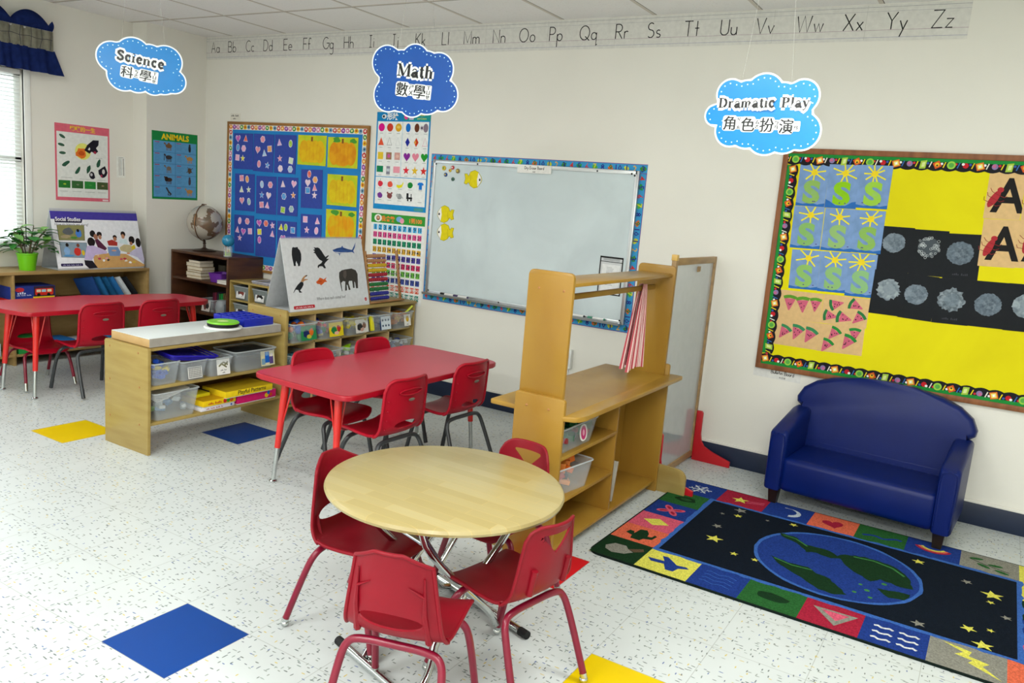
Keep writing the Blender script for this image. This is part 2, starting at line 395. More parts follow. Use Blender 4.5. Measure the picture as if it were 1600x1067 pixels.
def on_wall(x, z, d=0.0): return (x, YW - .0005 - d, z)
RW = (pi / 2, 0, 0)
def wrot(t=0): return (pi / 2, -t, 0)
def lrot(t=0): return (pi / 2, -t, pi / 2)

# ------------------------------------------------------------------ the room
X1, Y0 = 4.6, -4.6
fb = MB()
NX0, NX1, NY0, NY1 = -13, 16, -16, 11
colt = {(0, 0): FLOORB, (-8, 3): FLOORY, (-7, 3): FLOORY, (-5, 5): FLOORB, (4, 2): FLOORY, (2, 4): FLOORR, (6, 4): FLOORY}
colt = {(0, 0): FLOORB, (-7, 3): FLOORY, (-5, 5): FLOORB, (4, 2): FLOORY, (2, 4): FLOORR}
for i in range(NX0, NX1):
    for j in range(NY0, NY1):
        x0, x1, y0, y1 = i * TILE, (i + 1) * TILE, j * TILE, (j + 1) * TILE
        fb.face([(x0, y0, 0), (x1, y0, 0), (x1, y1, 0), (x0, y1, 0)], colt.get((i, j), FLOORW))
bmesh.ops.remove_doubles(fb.bm, verts=fb.bm.verts, dist=1e-5)
struct(fb.build('floor', smooth='flat'))
cb = MB(); cb.b2(XL - .12, X1 + .12, Y0 - .12, YW + .12, ZC, ZC + .05, CEIL, 0); struct(cb.build('ceiling', smooth=False))
wb_ = MB(); wb_.b2(XL - .1, X1 + .1, YW, YW + .1, 0, ZC, WALLM, 0); struct(wb_.build('wall_back', smooth=False))
wb_ = MB(); wb_.b2(X1, X1 + .1, Y0, YW, 0, ZC, WALLM, 0); struct(wb_.build('wall_right', smooth=False))
wb_ = MB(); wb_.b2(XL - .1, X1 + .1, Y0 - .1, Y0, 0, ZC, WALLM, 0); struct(wb_.build('wall_front', smooth=False))
# window wall with two openings and the boxed-out jog by the corner
wl = MB(); ZS, ZT = .80, 2.05
ys = [Y0] + [v for a, b in sorted(WIN) for v in (a, b)] + [YW]
for k in range(0, len(ys), 2): wl.b2(XL - .1, XL, ys[k], ys[k + 1], 0, ZC, WALLM, 0)
for a, b in WIN: wl.b2(XL - .1, XL, a, b, 0, ZS, WALLM, 0); wl.b2(XL - .1, XL, a, b, ZT, ZC, WALLM, 0)
wl.b2(XL, XJ, 2.70, YW, 0, ZC, WALLM, 0); struct(wl.build('wall_left', smooth=False))
BASE = mat('cove_base', '#1b2740', .4, .4, var=.05)
def baseboard(name, x0, x1, y0, y1):
    b = MB(); b.b2(x0, x1, y0, y1, 0, .114, BASE, .002); o = struct(b.build(name)); return o
baseboard('baseboard_back', XJ, X1, YW - .008, YW)
t = MB(); t.b2(XJ, X1, YW - .012, YW, .1145, .130, WALLM, .003); struct(t.build('trim_1'))
baseboard('baseboard_left', XL, XL + .008, Y0, 2.695)
baseboard('baseboard_jog_side', XJ, XJ + .008, 2.69, YW - .012)
WHITEF = mat('window_frame_white', '#f1f3ef', .4, .4, var=.01)
GLASS = mat('window_glass', '#eef6f7', .05, .5, alpha=.08, var=0)
BLIND = mat('blind_slat', '#eef2ee', .5, .3, var=.01)
for n, (a, b) in enumerate(WIN):
    f = MB(); fr = .045
    for (p, q, r, s_) in ((a, a + fr, ZS, ZT), (b - fr, b, ZS, ZT), (a, b, ZS, ZS + fr), (a, b, ZT - fr, ZT), (a, b, (ZS + ZT) / 2 - .02, (ZS + ZT) / 2 + .02)):
        f.b2(XL - .09, XL - .045, p, q, r, s_, WHITEF, .002)
    w = struct(f.build('window_%d' % (n + 1)))
    g = MB(); g.b2(XL - .072, XL - .068, a + .03, b - .03, ZS + .03, ZT - .03, GLASS, 0); g.build('pane', w, smooth=False)
    g = MB(); g.b2(XL - .02, XL + .008, a - .045, a, ZS - .05, ZT + .05, WHITEF, .003); g.b2(XL - .02, XL + .008, b, b + .045, ZS - .05, ZT + .05, WHITEF, .003)
    g.b2(XL - .02, XL + .008, a, b, ZT, ZT + .05, WHITEF, .003); g.build('casing', w)
    g = MB(); g.b2(XL - .09, XL + .03, a - .05, b + .05, ZS - .03, ZS, WHITEF, .004); g.build('sill', w)
    bl = thing('window_blind', ['white horizontal slat blind hanging in the window behind the potted plant', 'white horizontal slat blind hanging in the other window further along'][n], 'window blind', (XL - .025, (a + b) / 2, ZT))
    L_ = b - a - .03
    g = MB(); g.box((0, 0, -.02), (.035, L_, .035), WHITEPL, .003); g.build('headrail', bl)
    for k in range(42 if n == 0 else 20):
        g = MB(); zz = -.055 - k * (.0275 if n == 0 else .057)
        g.box((0, 0, 0), (.024, L_, .0012), BLIND, 0, M=Matrix.Translation((0, 0, zz)) @ Matrix.Rotation(rad(28), 4, 'Y')); g.build('slat', bl, smooth=False)
    g = MB(); g.box((0, 0, -1.225), (.028, L_, .016), WHITEPL, .003); g.build('bottom_rail', bl)
    g = MB()
    for yy in (-.35 * L_, .35 * L_): g.tube([(.014, yy, -.03), (.014, yy, -1.22)], .0012, WHITEPL, 5)
    g.build('ladder_cord', bl)
# ceiling lamps
DIFF = mat('lamp_diffuser', '#fffaf0', .5, .2, emit=3.0, var=0)
for k, (lx, ly) in enumerate(LAMPS):
    pos = ['above the window table', 'above the rug side', 'near the middle of the room', 'right of the middle of the room', 'by the further window', 'at the back of the room', 'at the back corner of the room']
    o = thing('ceiling_light', 'recessed fluorescent ceiling light panel ' + pos[k], 'ceiling light', (lx, ly, ZC), 0, 'recessed ceiling lights')
    g = MB(); W2, H2 = .6, .3
    for (p, q, r, s_) in ((-W2, W2, H2 - .02, H2), (-W2, W2, -H2, -H2 + .02), (-W2, -W2 + .02, -H2, H2), (W2 - .02, W2, -H2, H2)): g.b2(p, q, r, s_, -.012, 0, WHITEPL, .001)
    g.build('frame', o)
    g = MB(); g.b2(-W2 + .02, W2 - .02, -H2 + .02, H2 - .02, -.008, -.003, DIFF, 0); g.build('diffuser', o, smooth=False)
# valance over the window
def cloth_grid(mb, f, nu, nv, m, uv=False):
    V = [[mb.bm.verts.new(f(i / nu, j / nv)) for j in range(nv + 1)] for i in range(nu + 1)]; mi = mb.mi(m)
    lay = mb.bm.loops.layers.uv.verify() if uv else None
    for i in range(nu):
        for j in range(nv):
            q = mb.bm.faces.new((V[i][j], V[i + 1][j], V[i + 1][j + 1], V[i][j + 1])); q.material_index = mi
            if uv:
                for lp, (a, b) in zip(q.loops, ((i, j), (i + 1, j), (i + 1, j + 1), (i, j + 1))): lp[lay].uv = (a / nu, b / nv)
    return mb
BLUEC = mat('blue_curtain', '#25397c', .9, .15, var=.12, vs=30, bump=.3, bs=300)
GREYC = mat('plaid_band', '#b9b6a2', .9, .15, col2='#9b9a88', vs=30)
va = thing('window_valance', 'ruffled blue window valance with a pale plaid band across its top', 'valance', (XL, 0, 0))
vy0, vy1 = .2, 2.045
def vfold(y, k=46): return .011 * sin(y * k) + .006 * sin(y * k * 2.3 + 1)
g = MB(); cloth_grid(g, lambda u, v: (.075 + .03 * v + (vfold(vy0 + (vy1 - vy0) * u) * (.4 + v)), (vy0 + (vy1 - vy0) * u) + (.055 * v if u > .97 else 0), 2.205 - .165 * v), 200, 6, BLUEC); 
bmesh.ops.solidify(g.bm, geom=g.bm.faces[:], thickness=.003); g.build('skirt', va, ang=60)
g = MB(); cloth_grid(g, lambda u, v: (.075 + .6 * vfold(vy0 + (vy1 - vy0) * u, 60), vy0 + (vy1 - .01 - vy0) * u, 2.335 - .135 * v), 200, 4, GREYC)
bmesh.ops.solidify(g.bm, geom=g.bm.faces[:], thickness=.003); g.build('plaid_band', va, ang=60)
LINE = mat('plaid_line', '#4a4a55', .9)
g = MB()
for k in range(26):
    yy = vy1 - .03 - k * .07; g.tube([(.088, yy, 2.335), (.09, yy + random.uniform(-.01, .01), 2.27), (.088, yy + random.uniform(-.015, .015), 2.205)], .0018, LINE, 5)
g.tube([(.092 + .5 * vfold(vy0 + .01 * k), vy0 + .02 * k, 2.272 + .004 * sin(k)) for k in range(int((vy1 - vy0) / .02))], .0018, LINE, 5); g.build('band_check_lines', va)
g = MB(); cloth_grid(g, lambda u, v: (.085 + .035 * sin(pi * v) * (.6 + .4 * abs(sin((vy1 - (vy0 + (vy1 - vy0) * u)) * pi / .26))), vy0 + (vy1 - .02 - vy0) * u, 2.335 + v * (.03 + .085 * abs(sin((vy1 - .03 - (vy0 + (vy1 - vy0) * u)) * pi / .26)) ** .7)), 200, 6, BLUEC)
bmesh.ops.solidify(g.bm, geom=g.bm.faces[:], thickness=.004); g.build('puffed_heading', va, ang=60)
g = MB(); g.tube([(.06, vy0 - .02, 2.33), (.06, vy1 - .02, 2.33)], .009, WHITEPL, 10); g.tube([(.0, vy1 - .04, 2.33), (.06, vy1 - .04, 2.33)], .006, WHITEPL, 8); g.tube([(.0, vy0 + .04, 2.33), (.06, vy0 + .04, 2.33)], .006, WHITEPL, 8); g.build('curtain_rod', va)

# ------------------------------------------------------------------ tables
def roundpoly(pts, r, n=5):
    out = []
    N_ = len(pts)
    for i in range(N_):
        p = Vector(pts[i]); a = (Vector(pts[i - 1]) - p); b = (Vector(pts[(i + 1) % N_]) - p)
        ra = min(r, a.length * .45, b.length * .45); a = p + a.normalized() * ra; b = p + b.normalized() * ra
        for k in range(n + 1):
            t_ = k / n; out.append(tuple((1 - t_) ** 2 * a + 2 * t_ * (1 - t_) * p + t_ * t_ * b))
    return out
def red_table(label, loc, outline, feet, H, rcorner):
    o = thing('activity_table', label, 'table', loc)
    poly = roundpoly(outline, rcorner)
    g = MB(); g.prism(poly, Matrix.Translation((0, 0, H - .026)), .026, REDE, .006, 3)
    inner = []
    cx = sum(p[0] for p in poly) / len(poly); cy = sum(p[1] for p in poly) / len(poly)
    for i, p in enumerate(poly):
        a = Vector(poly[i - 1]); b = Vector(poly[(i + 1) % len(poly)]); t_ = (b - a)
        if t_.length < 1e-6: continue
        t_.normalize(); nn = Vector((-t_.y, t_.x)); inner.append((p[0] + nn.x * .008, p[1] + nn.y * .008))
    g.face([(x, y, H + .0004) for x, y in inner], REDT); g.build('tabletop', o)
    for (fx, fy) in feet:
        tx, ty = fx - .03 * (1 if fx > cx else -1), fy - .035 * (1 if fy > cy else -1)
        def at(z): k = 1 - z / (H - .03); return (tx + (fx - tx) * k, ty + (fy - ty) * k, z)
        g = MB(); g.tube([at(.17), at(.25), at(H - .026)], [.0145, .0155, .019], LEGRED, 14)
        leg = g.build('leg', o)
        dx, dy = (-1 if fx > cx else 1), (-1 if fy > cy else 1)
        for (ax, ay) in ((dx * .055, 0), (0, dy * .055)):
            a = at(.235); q = at(H - .026); g2 = MB(); g2.tube([a, (q[0] + ax, q[1] + ay, H - .027)], .004, LEGRED, 6); g2.build('brace_rod', leg)
        g2 = MB(); g2.tube([at(.012), at(.172)], .011, CHROME, 12); g2.build('chrome_extension', leg)
        g2 = MB(); g2.lathe([(0, 0), (.018, 0), (.019, .006), (.008, .014), (0, .014)], CHROME, (fx, fy, 0), 14); g2.build('glide', leg)
    return o
red_table('long red rectangular activity table standing in front of the bin shelf', (0, 0, 0), [(-.155, 1.205), (-.15, 2.43), (-.775, 2.43), (-.785, 1.225)], [(-.27, 1.275), (-.27, 2.384), (-.667, 1.275), (-.667, 2.384)], .53, .07)
red_table('red wavy-edged activity table beside the low cabinet under the window', (0, 0, 0),
          [(-2.70, 1.21), (-2.66, 1.8), (-2.66, 2.42), (-2.72, 2.50), (-3.05, 2.48), (-3.13, 2.28), (-3.16, 2.02), (-3.24, 1.85), (-3.22, 1.62), (-3.23, 1.20), (-2.92, 1.16)],
          [(-2.72, 1.25), (-2.70, 2.40), (-3.04, 1.224), (-3.10, 2.30)], .535, .035)
# round table
rtb = thing('round_table', 'round light wood butcher block table with folding chrome legs', 'table', (.785, .645, 0), rad(74))
g = MB(); R_ = .372; prof = [(0, .545), (R_ - .012, .545), (R_ - .004, .541), (R_, .532), (R_ - .003, .524), (R_ - .012, .520), (0, .520)]
g.lathe(prof, BUTCHER, seg=96); g.build('tabletop', rtb, rot=(0, 0, rad(-74)))
g = MB(); g.box((0, -.17, .513), (.42, .03, .012), CHROME, .002); g.box((0, .17, .513), (.42, .03, .012), CHROME, .002); g.build('under_rail', rtb)
def bent(pts): return smoothpath(pts, 2)
for sgn in (-1, 1):
    for s2 in (-1, 1):
        y = .155 * s2 if sgn > 0 else .135 * s2
        g = MB(); g.tube(bent([(-.21 * sgn, y, .505), (-.17 * sgn, y, .40), (.10 * sgn, y, .14), (.17 * sgn, y + sgn * .06, .05), (.25 * sgn, y * .95 + sgn * .10, .016)]), .0115, CHROME, 12); lg = g.build('leg', rtb)
    ye = (.155 if sgn > 0 else .135)
    g = MB(); g.tube([(.26 * sgn, sgn * .10 - .235, .0145), (.26 * sgn, sgn * .10 + .235, .0145)], .013, CHROME, 12); fr_ = g.build('foot_bar', rtb)
    for s2 in (-1, 1):
        g2 = MB(); g2.tube([(.26 * sgn, sgn * .10 + s2 * .225, .0145), (.26 * sgn, sgn * .10 + s2 * .262, .0145)], .0145, BLACK, 12); g2.build('foot_cap', fr_)
    g = MB(); g.tube([(-.185 * sgn, -ye, .44), (-.185 * sgn, ye, .44)], .008, CHROME, 10); g.build('cross_bar', rtb)
    g = MB(); g.tube(bent([(.19 * sgn, .0, .508), (.12 * sgn, .0, .44), (.0, .0, .27)]), .010, CHROME, 10); g.build('locking_strut', rtb)
# ------------------------------------------------------------------ chairs
def shell(W_, top, mode, hole=None, handle=None):
    """moulded seat and back; local +X is forward. Returns MB"""
    SH = .30
    prof = [(.155, SH - .018), (.143, SH + .002), (.10, SH + .008), (.0, SH), (-.07, SH + .001), (-.115, SH + .012), (-.143, SH + .042), (-.153, SH + .09), (-.162, SH + .16), (-.170, SH + .22), (-.176, top)]
    prof = smoothpath([(x, 0, z) for x, z in prof], 2); L = [0]
    for a, b in zip(prof, prof[1:]): L.append(L[-1] + hypot(b[0] - a[0], b[2] - a[2]))
    tot = L[-1]
    def P1(s):
        s = max(0, min(tot, s))
        for i in range(len(L) - 1):
            if s <= L[i + 1] + 1e-9:
                t_ = (s - L[i]) / max(1e-9, L[i + 1] - L[i]); a, b = prof[i], prof[i + 1]; return (a[0] + (b[0] - a[0]) * t_, a[2] + (b[2] - a[2]) * t_)
        return prof[-1][0], prof[-1][2]
    bk = tot - (top - SH) * 1.03          # where the back begins
    def width(q):   # q = fraction along tot
        s = q * tot
        if s < bk: return W_ / 2 * (.96 + .04 * s / bk)
        t_ = (s - bk) / (tot - bk)
        return W_ / 2 * (1 - (.30 if mode != 'round' else .05) * t_)
    def topcut(a):
        if mode == 'chamfer': return .036 * max(0, (a - .38) / .62)
        if mode == 'handle': return .045 * (1 - sqrt(max(0, 1 - max(0, (a - .55) / .45) ** 2.2)))
        return .060 * (1 - sqrt(max(0, 1 - max(0, (a - .60) / .40) ** 2.4)))
    def frontcut(a): return .03 * max(0, (a - .6) / .4) ** 2
    nu, nv = 28, 64
    def par(u, v):   # u -1..1, v 0..1 -> (lateral metres, s metres)
        a = abs(u); s0 = frontcut(a); s1 = tot - topcut(a); s = s0 + (s1 - s0) * v
        return u * width(s / tot), s
    def pos(y, s):
        x, z = P1(s); w = max(.01, width(s / tot)); a = abs(y) / w; k = max(0, (s - bk * .8) / (tot - bk * .8))
        bow = .032 * a ** 2.2
        if s < bk: z += .014 * a ** 3 * (1 - s / bk * .3); x += bow * .6 * max(0, (s - bk * .75) / (bk * .25)) 
        else: x += bow * (.6 + .6 * k)
        return Vector((x, y, z))
    holes = []
    if hole: holes.append((hole, 'e'))
    if handle: holes.append((handle, 't'))
    def rad_at(kind, th, rx, ry):
        if kind == 'e': return 1 / sqrt((cos(th) / rx) ** 2 + (sin(th) / ry) ** 2)
        # rounded downward triangle
        best = 1e9; th = atan2(sin(th) / ry, cos(th) / rx)
        for n_ in (90, 210, 330):
            d = cos(th - rad(n_))
            if d > 1e-3: best = min(best, (.5 if True else 0) / d)
        x_, y_ = best * cos(th) * rx, best * sin(th) * ry
        return min(hypot(x_, y_), .92 * rx)
    RD = RED2 if mode == 'round' else RED; g = MB(); bm = g.bm; mi = g.mi(RD); YS = [[None] * (nv + 1) for _ in range(nu + 1)]
    for i in range(nu + 1):
        for j in range(nv + 1): YS[i][j] = list(par(-1 + 2 * i / nu, j / nv))
    dead = set()
    for (hy, hz, rx, ry), kind in holes:     # hz = height above floor of the hole centre
        sc_ = min((abs(P1(tot * k / 400)[1] - hz), tot * k / 400) for k in range(200, 401))[1]
        for i in range(nu):
            for j in range(nv):
                cy = sum(YS[a][b][0] for a in (i, i + 1) for b in (j, j + 1)) / 4 - hy; cs = sum(YS[a][b][1] for a in (i, i + 1) for b in (j, j + 1)) / 4 - sc_
                if hypot(cy, cs) < rad_at(kind, atan2(cs, cy), rx, ry): dead.add((i, j))
        bv = set()
        for (i, j) in dead:
            for a in (i, i + 1):
                for b in (j, j + 1):
                    if any((p, q) not in dead for p in (a - 1, a) for q in (b - 1, b)): bv.add((a, b))
        for (a, b) in bv:
            y, s = YS[a][b][0] - hy, YS[a][b][1] - sc_
            if hypot(y, s) > .09: continue
            th = atan2(s, y); r = rad_at(kind, th, rx, ry); YS[a][b] = [hy + r * cos(th), sc_ + r * sin(th)]
    V = {}
    def gv(i, j):
        if (i, j) not in V: V[(i, j)] = bm.verts.new(pos(*YS[i][j]))
        return V[(i, j)]
    for i in range(nu):
        for j in range(nv):
            if (i, j) in dead: continue
            f = bm.faces.new((gv(i, j), gv(i + 1, j), gv(i + 1, j + 1), gv(i, j + 1))); f.material_index = mi
    bmesh.ops.recalc_face_normals(bm, faces=bm.faces[:])
    bmesh.ops.solidify(bm, geom=bm.faces[:], thickness=.006)
    edge = [pos(*YS[i][0]) for i in range(nu + 1)] + [pos(*YS[nu][j]) for j in range(1, nv + 1)] + [pos(*YS[i][nv]) for i in range(nu - 1, -1, -1)] + [pos(*YS[0][j]) for j in range(nv - 1, 0, -1)]
    g.tube(edge, .0080 if mode == 'round' else .0056, RD, 8, closed=True)
    return g, pos, tot, P1
def chair(mode, W_, top, legm):
    o = thing('school_chair', 'chair', 'chair')
    if mode == 'chamfer': g, pos, tot, P1 = shell(W_, top, mode, hole=(0, .372, .088, .024))
    elif mode == 'handle': g, pos, tot, P1 = shell(W_, top, mode, hole=None, handle=(0, top - .050, .078, .044))
    else: g, pos, tot, P1 = shell(W_, top, mode, hole=(0, .362, .075, .02))
    if mode == 'chamfer':     # ribs on the rear of the back
        for s in (-1, 1):
            g.tube([pos(s * .098, tot - .26) + Vector((-.008, 0, 0)), pos(s * .092, tot - .16) + Vector((-.006, 0, 0)), pos(s * .088, tot - .06) + Vector((-.004, 0, 0))], [.010, .007, .002], RED, 6)
            g.tube([pos(s * .09, tot - .11) + Vector((-.006, 0, 0)), pos(s * .05, tot - .085) + Vector((-.004, 0, 0))], [.004, .001], RED, 6)
    if mode == 'handle':
        for s in (-1, 1):
            g.tube([pos(s * .075, tot - .21) + Vector((-.005, 0, 0)), pos(s * .075, tot - .13) + Vector((-.005, 0, 0))], .010, RED, 8)
    if mode == 'round':       # grip recess rim and dimples
        z0 = tot - .062
        loop = [pos(.075 * cos(t_) , z0 + .014 * sin(t_)) + Vector((-.004, 0, 0)) for t_ in [2 * pi * k / 24 for k in range(24)]]
        g.tube(loop, .0042, RED2, 6, closed=True)
        for s in (-1, 1):
            for k in range(4): q = pos(s * (.128 - .0 * k), tot - .10 - k * .045); g.sphere((q.x - .006, q.y, q.z), .0042, RED2, 8)
    g.build('seat_and_back', o, ang=50)
    if mode == 'round':
        g = MB(); q = pos(0, tot - .10); g.sphere((q.x - .0075, 0, q.z), .0165, MC['logo'] if 'logo' in MC else mat('logo', '#8d8578', .3, .5, metal=.4), 14, (.12, 1.3, .45)); g.build('maker_plate', o)
    zb = .283
    hw = W_ / 2
    for fx, bx in ((-1, -.10), (1, .085)):
        for s in (-1, 1):
            footx = -.195 if fx < 0 else .165
            if mode == 'round': footx = -.205 if fx < 0 else .15
            path = bent([(bx, 0, zb), (bx, s * (hw - .055), zb), (bx + .002 * fx, s * (hw - .008), zb - .012), (bx + .028 * fx, s * (hw + .004), zb - .075), (footx, s * (hw + .018), .02)])
            path = [path[0]] + smoothpath(path, 1)[1:]
            g = MB(); g.tube(path, .0108 if mode != 'round' else .0105, legm, 12); leg = g.build('leg', o)
            e = path[-1]; d = (Vector(path[-1]) - Vector(path[-3])).normalized()
            g2 = MB()
            if mode == 'round': g2.tube([Vector(e) - d * .05, Vector(e) + d * .008], .0118, CHAR if legm is CHAR else CHROME, 10); g2.build('foot_sleeve', leg)
            else:
                g2.tube([Vector(e) - d * .012, Vector(e) + d * .002], .0118, CHROME, 12); g2.sphere((e[0], e[1], .0115), .0142, CHROME, 14, (1, 1, .82)); g2.build('ball_glide', leg)
    return o
def put(o, x, y, deg, label, group, first=False):
    c = o if first else copy_tree(o)
    c.location = (x, y, 0); c.rotation_euler = (0, 0, rad(deg)); tag(c, label, 'chair', group); return c
GR1 = 'red chairs around the round table'
ca = chair('chamfer', .278, .562, MAROON)
put(ca, .955, .275, 107, 'red chair with its back to the camera at the near side of the round table', GR1, True)
put(ca, .540, .573, 2, 'red chair with open slot in its back on the window side of the round table', GR1)
ch = chair('handle', .28, .548, MAROON)
put(ch, 1.05, .63, 170, 'red chair with triangular handle hole on the rug side of the round table', GR1, True)
put(ch, .76, 1.02, -95, 'red chair with handle hole tucked between the round table and play stand', GR1)
GR2 = 'red chairs with dark legs at the long red tables'
cr = chair('round', .30, .585, CHAR)
put(cr, -.235, 1.545, 178, 'black-legged red chair at the middle table, back towards us, nearest the round table', GR2, True)
put(cr, -.245, 2.095, 178, 'black-legged red chair at the middle table, back towards us, nearest the whiteboard', GR2)
put(cr, -.62, 1.60, 0, 'black-legged red chair on the bin side of the middle table, nearest the low birch shelf', GR2)
put(cr, -.66, 2.10, 0, 'black-legged red chair on the bin side of the middle table, nearest the main wall', GR2)
put(cr, -2.72, 1.60, 180, 'red chair with black legs at the window table, nearest the front of the room', GR2)
put(cr, -2.70, 1.99, 180, 'black-legged red chair at the window table, partly behind the white-topped shelf', GR2)
cm = copy_tree(cr)
for lg in cm.children:
    if lg.name.startswith('leg'):
        me = lg.data.copy(); me.materials[0] = MAROON; lg.data = me
        for gl in lg.children:
            me = gl.data.copy(); me.materials[0] = CHROME; gl.data = me
cm.scale = (.92, .92, .84); put(cm, -3.02, 1.44, 0, 'low red chair with maroon legs pushed under the window table', 'red chairs at the long red tables', True)

# ------------------------------------------------------------------ wooden furniture
def panel_xz(g, x0, x1, y0, y1, z0, z1, m, r=.012):
    """upright board in the XZ plane, rounded top corners, thickness y0..y1"""
    poly = [(x0, z0), (x1, z0)] + arcpts(x1 - r, z1 - r, r, r, 0, 90, 5) + arcpts(x0 + r, z1 - r, r, r, 90, 180, 5)
    M = Matrix(((1, 0, 0, 0), (0, 0, -1, y1), (0, 1, 0, 0), (0, 0, 0, 1)))
    return g.prism(poly, M, y1 - y0, m, .002, 2)
def screws(o, pts, axis='y'):
    for p in pts:
        g = MB(); g.sphere(p, .0055, mat('screw_cap', '#a8743f', .4, .4), 10, (1, .35, 1) if axis == 'y' else (.35, 1, 1)); g.build('screw_cap', o)
# low shelf with white box top
fs = thing('low_shelf', 'low open birch shelf on the white floor holding bins and puzzle boxes', 'shelf')
fx0, fx1 = -1.735, -1.372
g = MB(); panel_xz(g, fx0, fx1, 1.089, 1.107, 0, .553, MAPLE); g.build('end_panel', fs)
g = MB(); panel_xz(g, fx0, fx1, 1.975, 1.993, 0, .553, MAPLE); g.build('end_panel', fs)
screws(fs, [(-1.69, 1.088, .52), (-1.45, 1.088, .52), (-1.44, 1.088, .345), (-1.44, 1.088, .15), (-1.69, 1.088, .15), (-1.69, 1.088, .345)])
for zt, nm in ((.553, 'top_board'), (.352, 'shelf_board'), (.165, 'shelf_board')):
    g = MB(); g.b2(fx0 + .01, fx1 - .012, 1.107, 1.975, zt - .018, zt, MAPLE, .004); g.build(nm, fs)
g = MB(); g.b2(fx0 + .005, fx0 + .012, 1.107, 1.975, .145, .535, OAK, 0); g.build('back_panel', fs)
# white box on it
wbx = MB(); wbx.b2(-1.70, -1.385, 1.105, 1.955, .556, .596, mat('raw_birch', '#cfae7c', .5, .3, col2='#b8935c', vs=6), .001)
wbx.b2(-1.70, -1.3835, 1.106, 1.956, .5965, .600, mat('white_laminate_top', '#d8dfdf', .25, .5, var=.01), .001); wbx.b2(-1.3845, -1.3825, 1.106, 1.956, .556, .600, mat('box_side', '#a8a298', .4, .4), 0)
tag(wbx.build('boxed_top', None), 'flat white-topped wooden box lying on the low birch shelf', 'box')
# blue sorting tray
tr = MB(); BLU = PL('#1628a8'); tx, ty, tz = -1.54, 1.815, .6005
tr.b2(tx - .13, tx + .13, ty - .105, ty + .105, tz, tz + .006, BLU, .001)
for k in range(5): xx = tx - .13 + k * .0645; tr.b2(xx - .003 if k else xx, xx + .003, ty - .105, ty + .105, tz, tz + .042, BLU, .001)
for k in range(6): yy = ty - .105 + k * .041; tr.b2(tx - .13, tx + .13, yy, yy + .005, tz, tz + .042, BLU, .001)
tag(tr.build('sorting_tray'), 'blue plastic sorting tray with square pockets on the white box', 'tray')
d = thing('turntable_lid', 'round green disc with a black rim on a white plate, beside the blue tray', 'disc', (-1.45, 1.60, .6005))
g = MB(); g.lathe([(0, 0), (.098, 0), (.102, .006), (.098, .012), (0, .012)], WHITEPL, seg=40); g.build('white_plate', d)
g = MB(); g.lathe([(0, .0125), (.080, .0125), (.084, .016), (.084, .030), (.080, .034), (0, .034)], BLACK, seg=40); g.build('black_rim', d)
g = MB(); g.lathe([(.084, .030), (.086, .034), (.080, .040), (.0, .041)], PL('#79c81e'), seg=40); g.build('green_lid', d)
g = MB(); g.lathe([(0, .0418), (.03, .0418), (.03, .0414)], PL('#c8e48a'), seg=24, c=(.01, -.01, 0)); g.build('lid_badge', d)

def bin_(label, loc, w, dpt, h, rz=0, tilt=0, color=None, rim=None, cat='bin', group=None, name='storage_bin', lab=None):
    """open tub: w along local Y (front width), dpt along X, front is +X"""
    o = thing(name, label, cat, loc, 0, group, rot=(0, rad(tilt), rad(rz)))
    m = color or CLEAR; g = MB(); a, b = w / 2, dpt / 2; k = .84
    bot = rrect(-b * k, b * k, -a * k, a * k, .018, 4); top = rrect(-b, b, -a, a, .02, 4); n = len(bot)
    it = [(x * .985, y * .985) for x, y in top]; ib = [(x * .975, y * .975) for x, y in bot]
    vs = [(x, y, 0) for x, y in bot] + [(x, y, h) for x, y in top] + [(x, y, h) for x, y in it] + [(x, y, .003) for x, y in ib]
    f = [tuple(range(n))[::-1], tuple(range(3 * n, 4 * n))]
    for r_ in range(3): f += [(r_ * n + i, r_ * n + (i + 1) % n, (r_ + 1) * n + (i + 1) % n, (r_ + 1) * n + i) for i in range(n)]
    g.mesh(vs, f, m); g.build('tub', o)
    g = MB(); g.tube([(x * 1.01, y * 1.01, h) for x, y in top], .0035, rim or (CLEARR if not color else color), 6, closed=True); g.build('rim', o)
    if lab:
        A = lab[0]; k_ = (b * k + b) / 2
        q = A.build('picture_label', (k_ + .0035 + .0, lab[1], h * lab[2]), (pi / 2, 0, pi / 2), o)
        q.rotation_euler = (pi / 2 - atan2(b * (1 - k), h), 0, pi / 2)
    return o
def filler(label, loc, rx, ry, hz, cols, n, size, cat, name='toy_pieces', shape='box'):
    """loose pieces nobody could count, in one object"""
    g = MB()
    for k in range(n):
        p = (loc[0] + random.uniform(-rx, rx), loc[1] + random.uniform(-ry, ry), loc[2] + size * .7 + random.uniform(0, hz)); m = PL(random.choice(cols))
        if shape == 'ball': g.sphere(p, size * random.uniform(.5, .8), m, 10)
        else:
            M = Matrix.Translation(p) @ Matrix.Rotation(random.uniform(0, 3), 4, 'Z') @ Matrix.Rotation(random.uniform(-.6, .6), 4, 'X')
            g.box((0, 0, 0), (size * random.uniform(.6, 1.4), size * random.uniform(.4, .9), size * random.uniform(.3, .8)), m, .0015, 1, M=M)
    return tag(g.build(name), label, cat, kind='stuff')
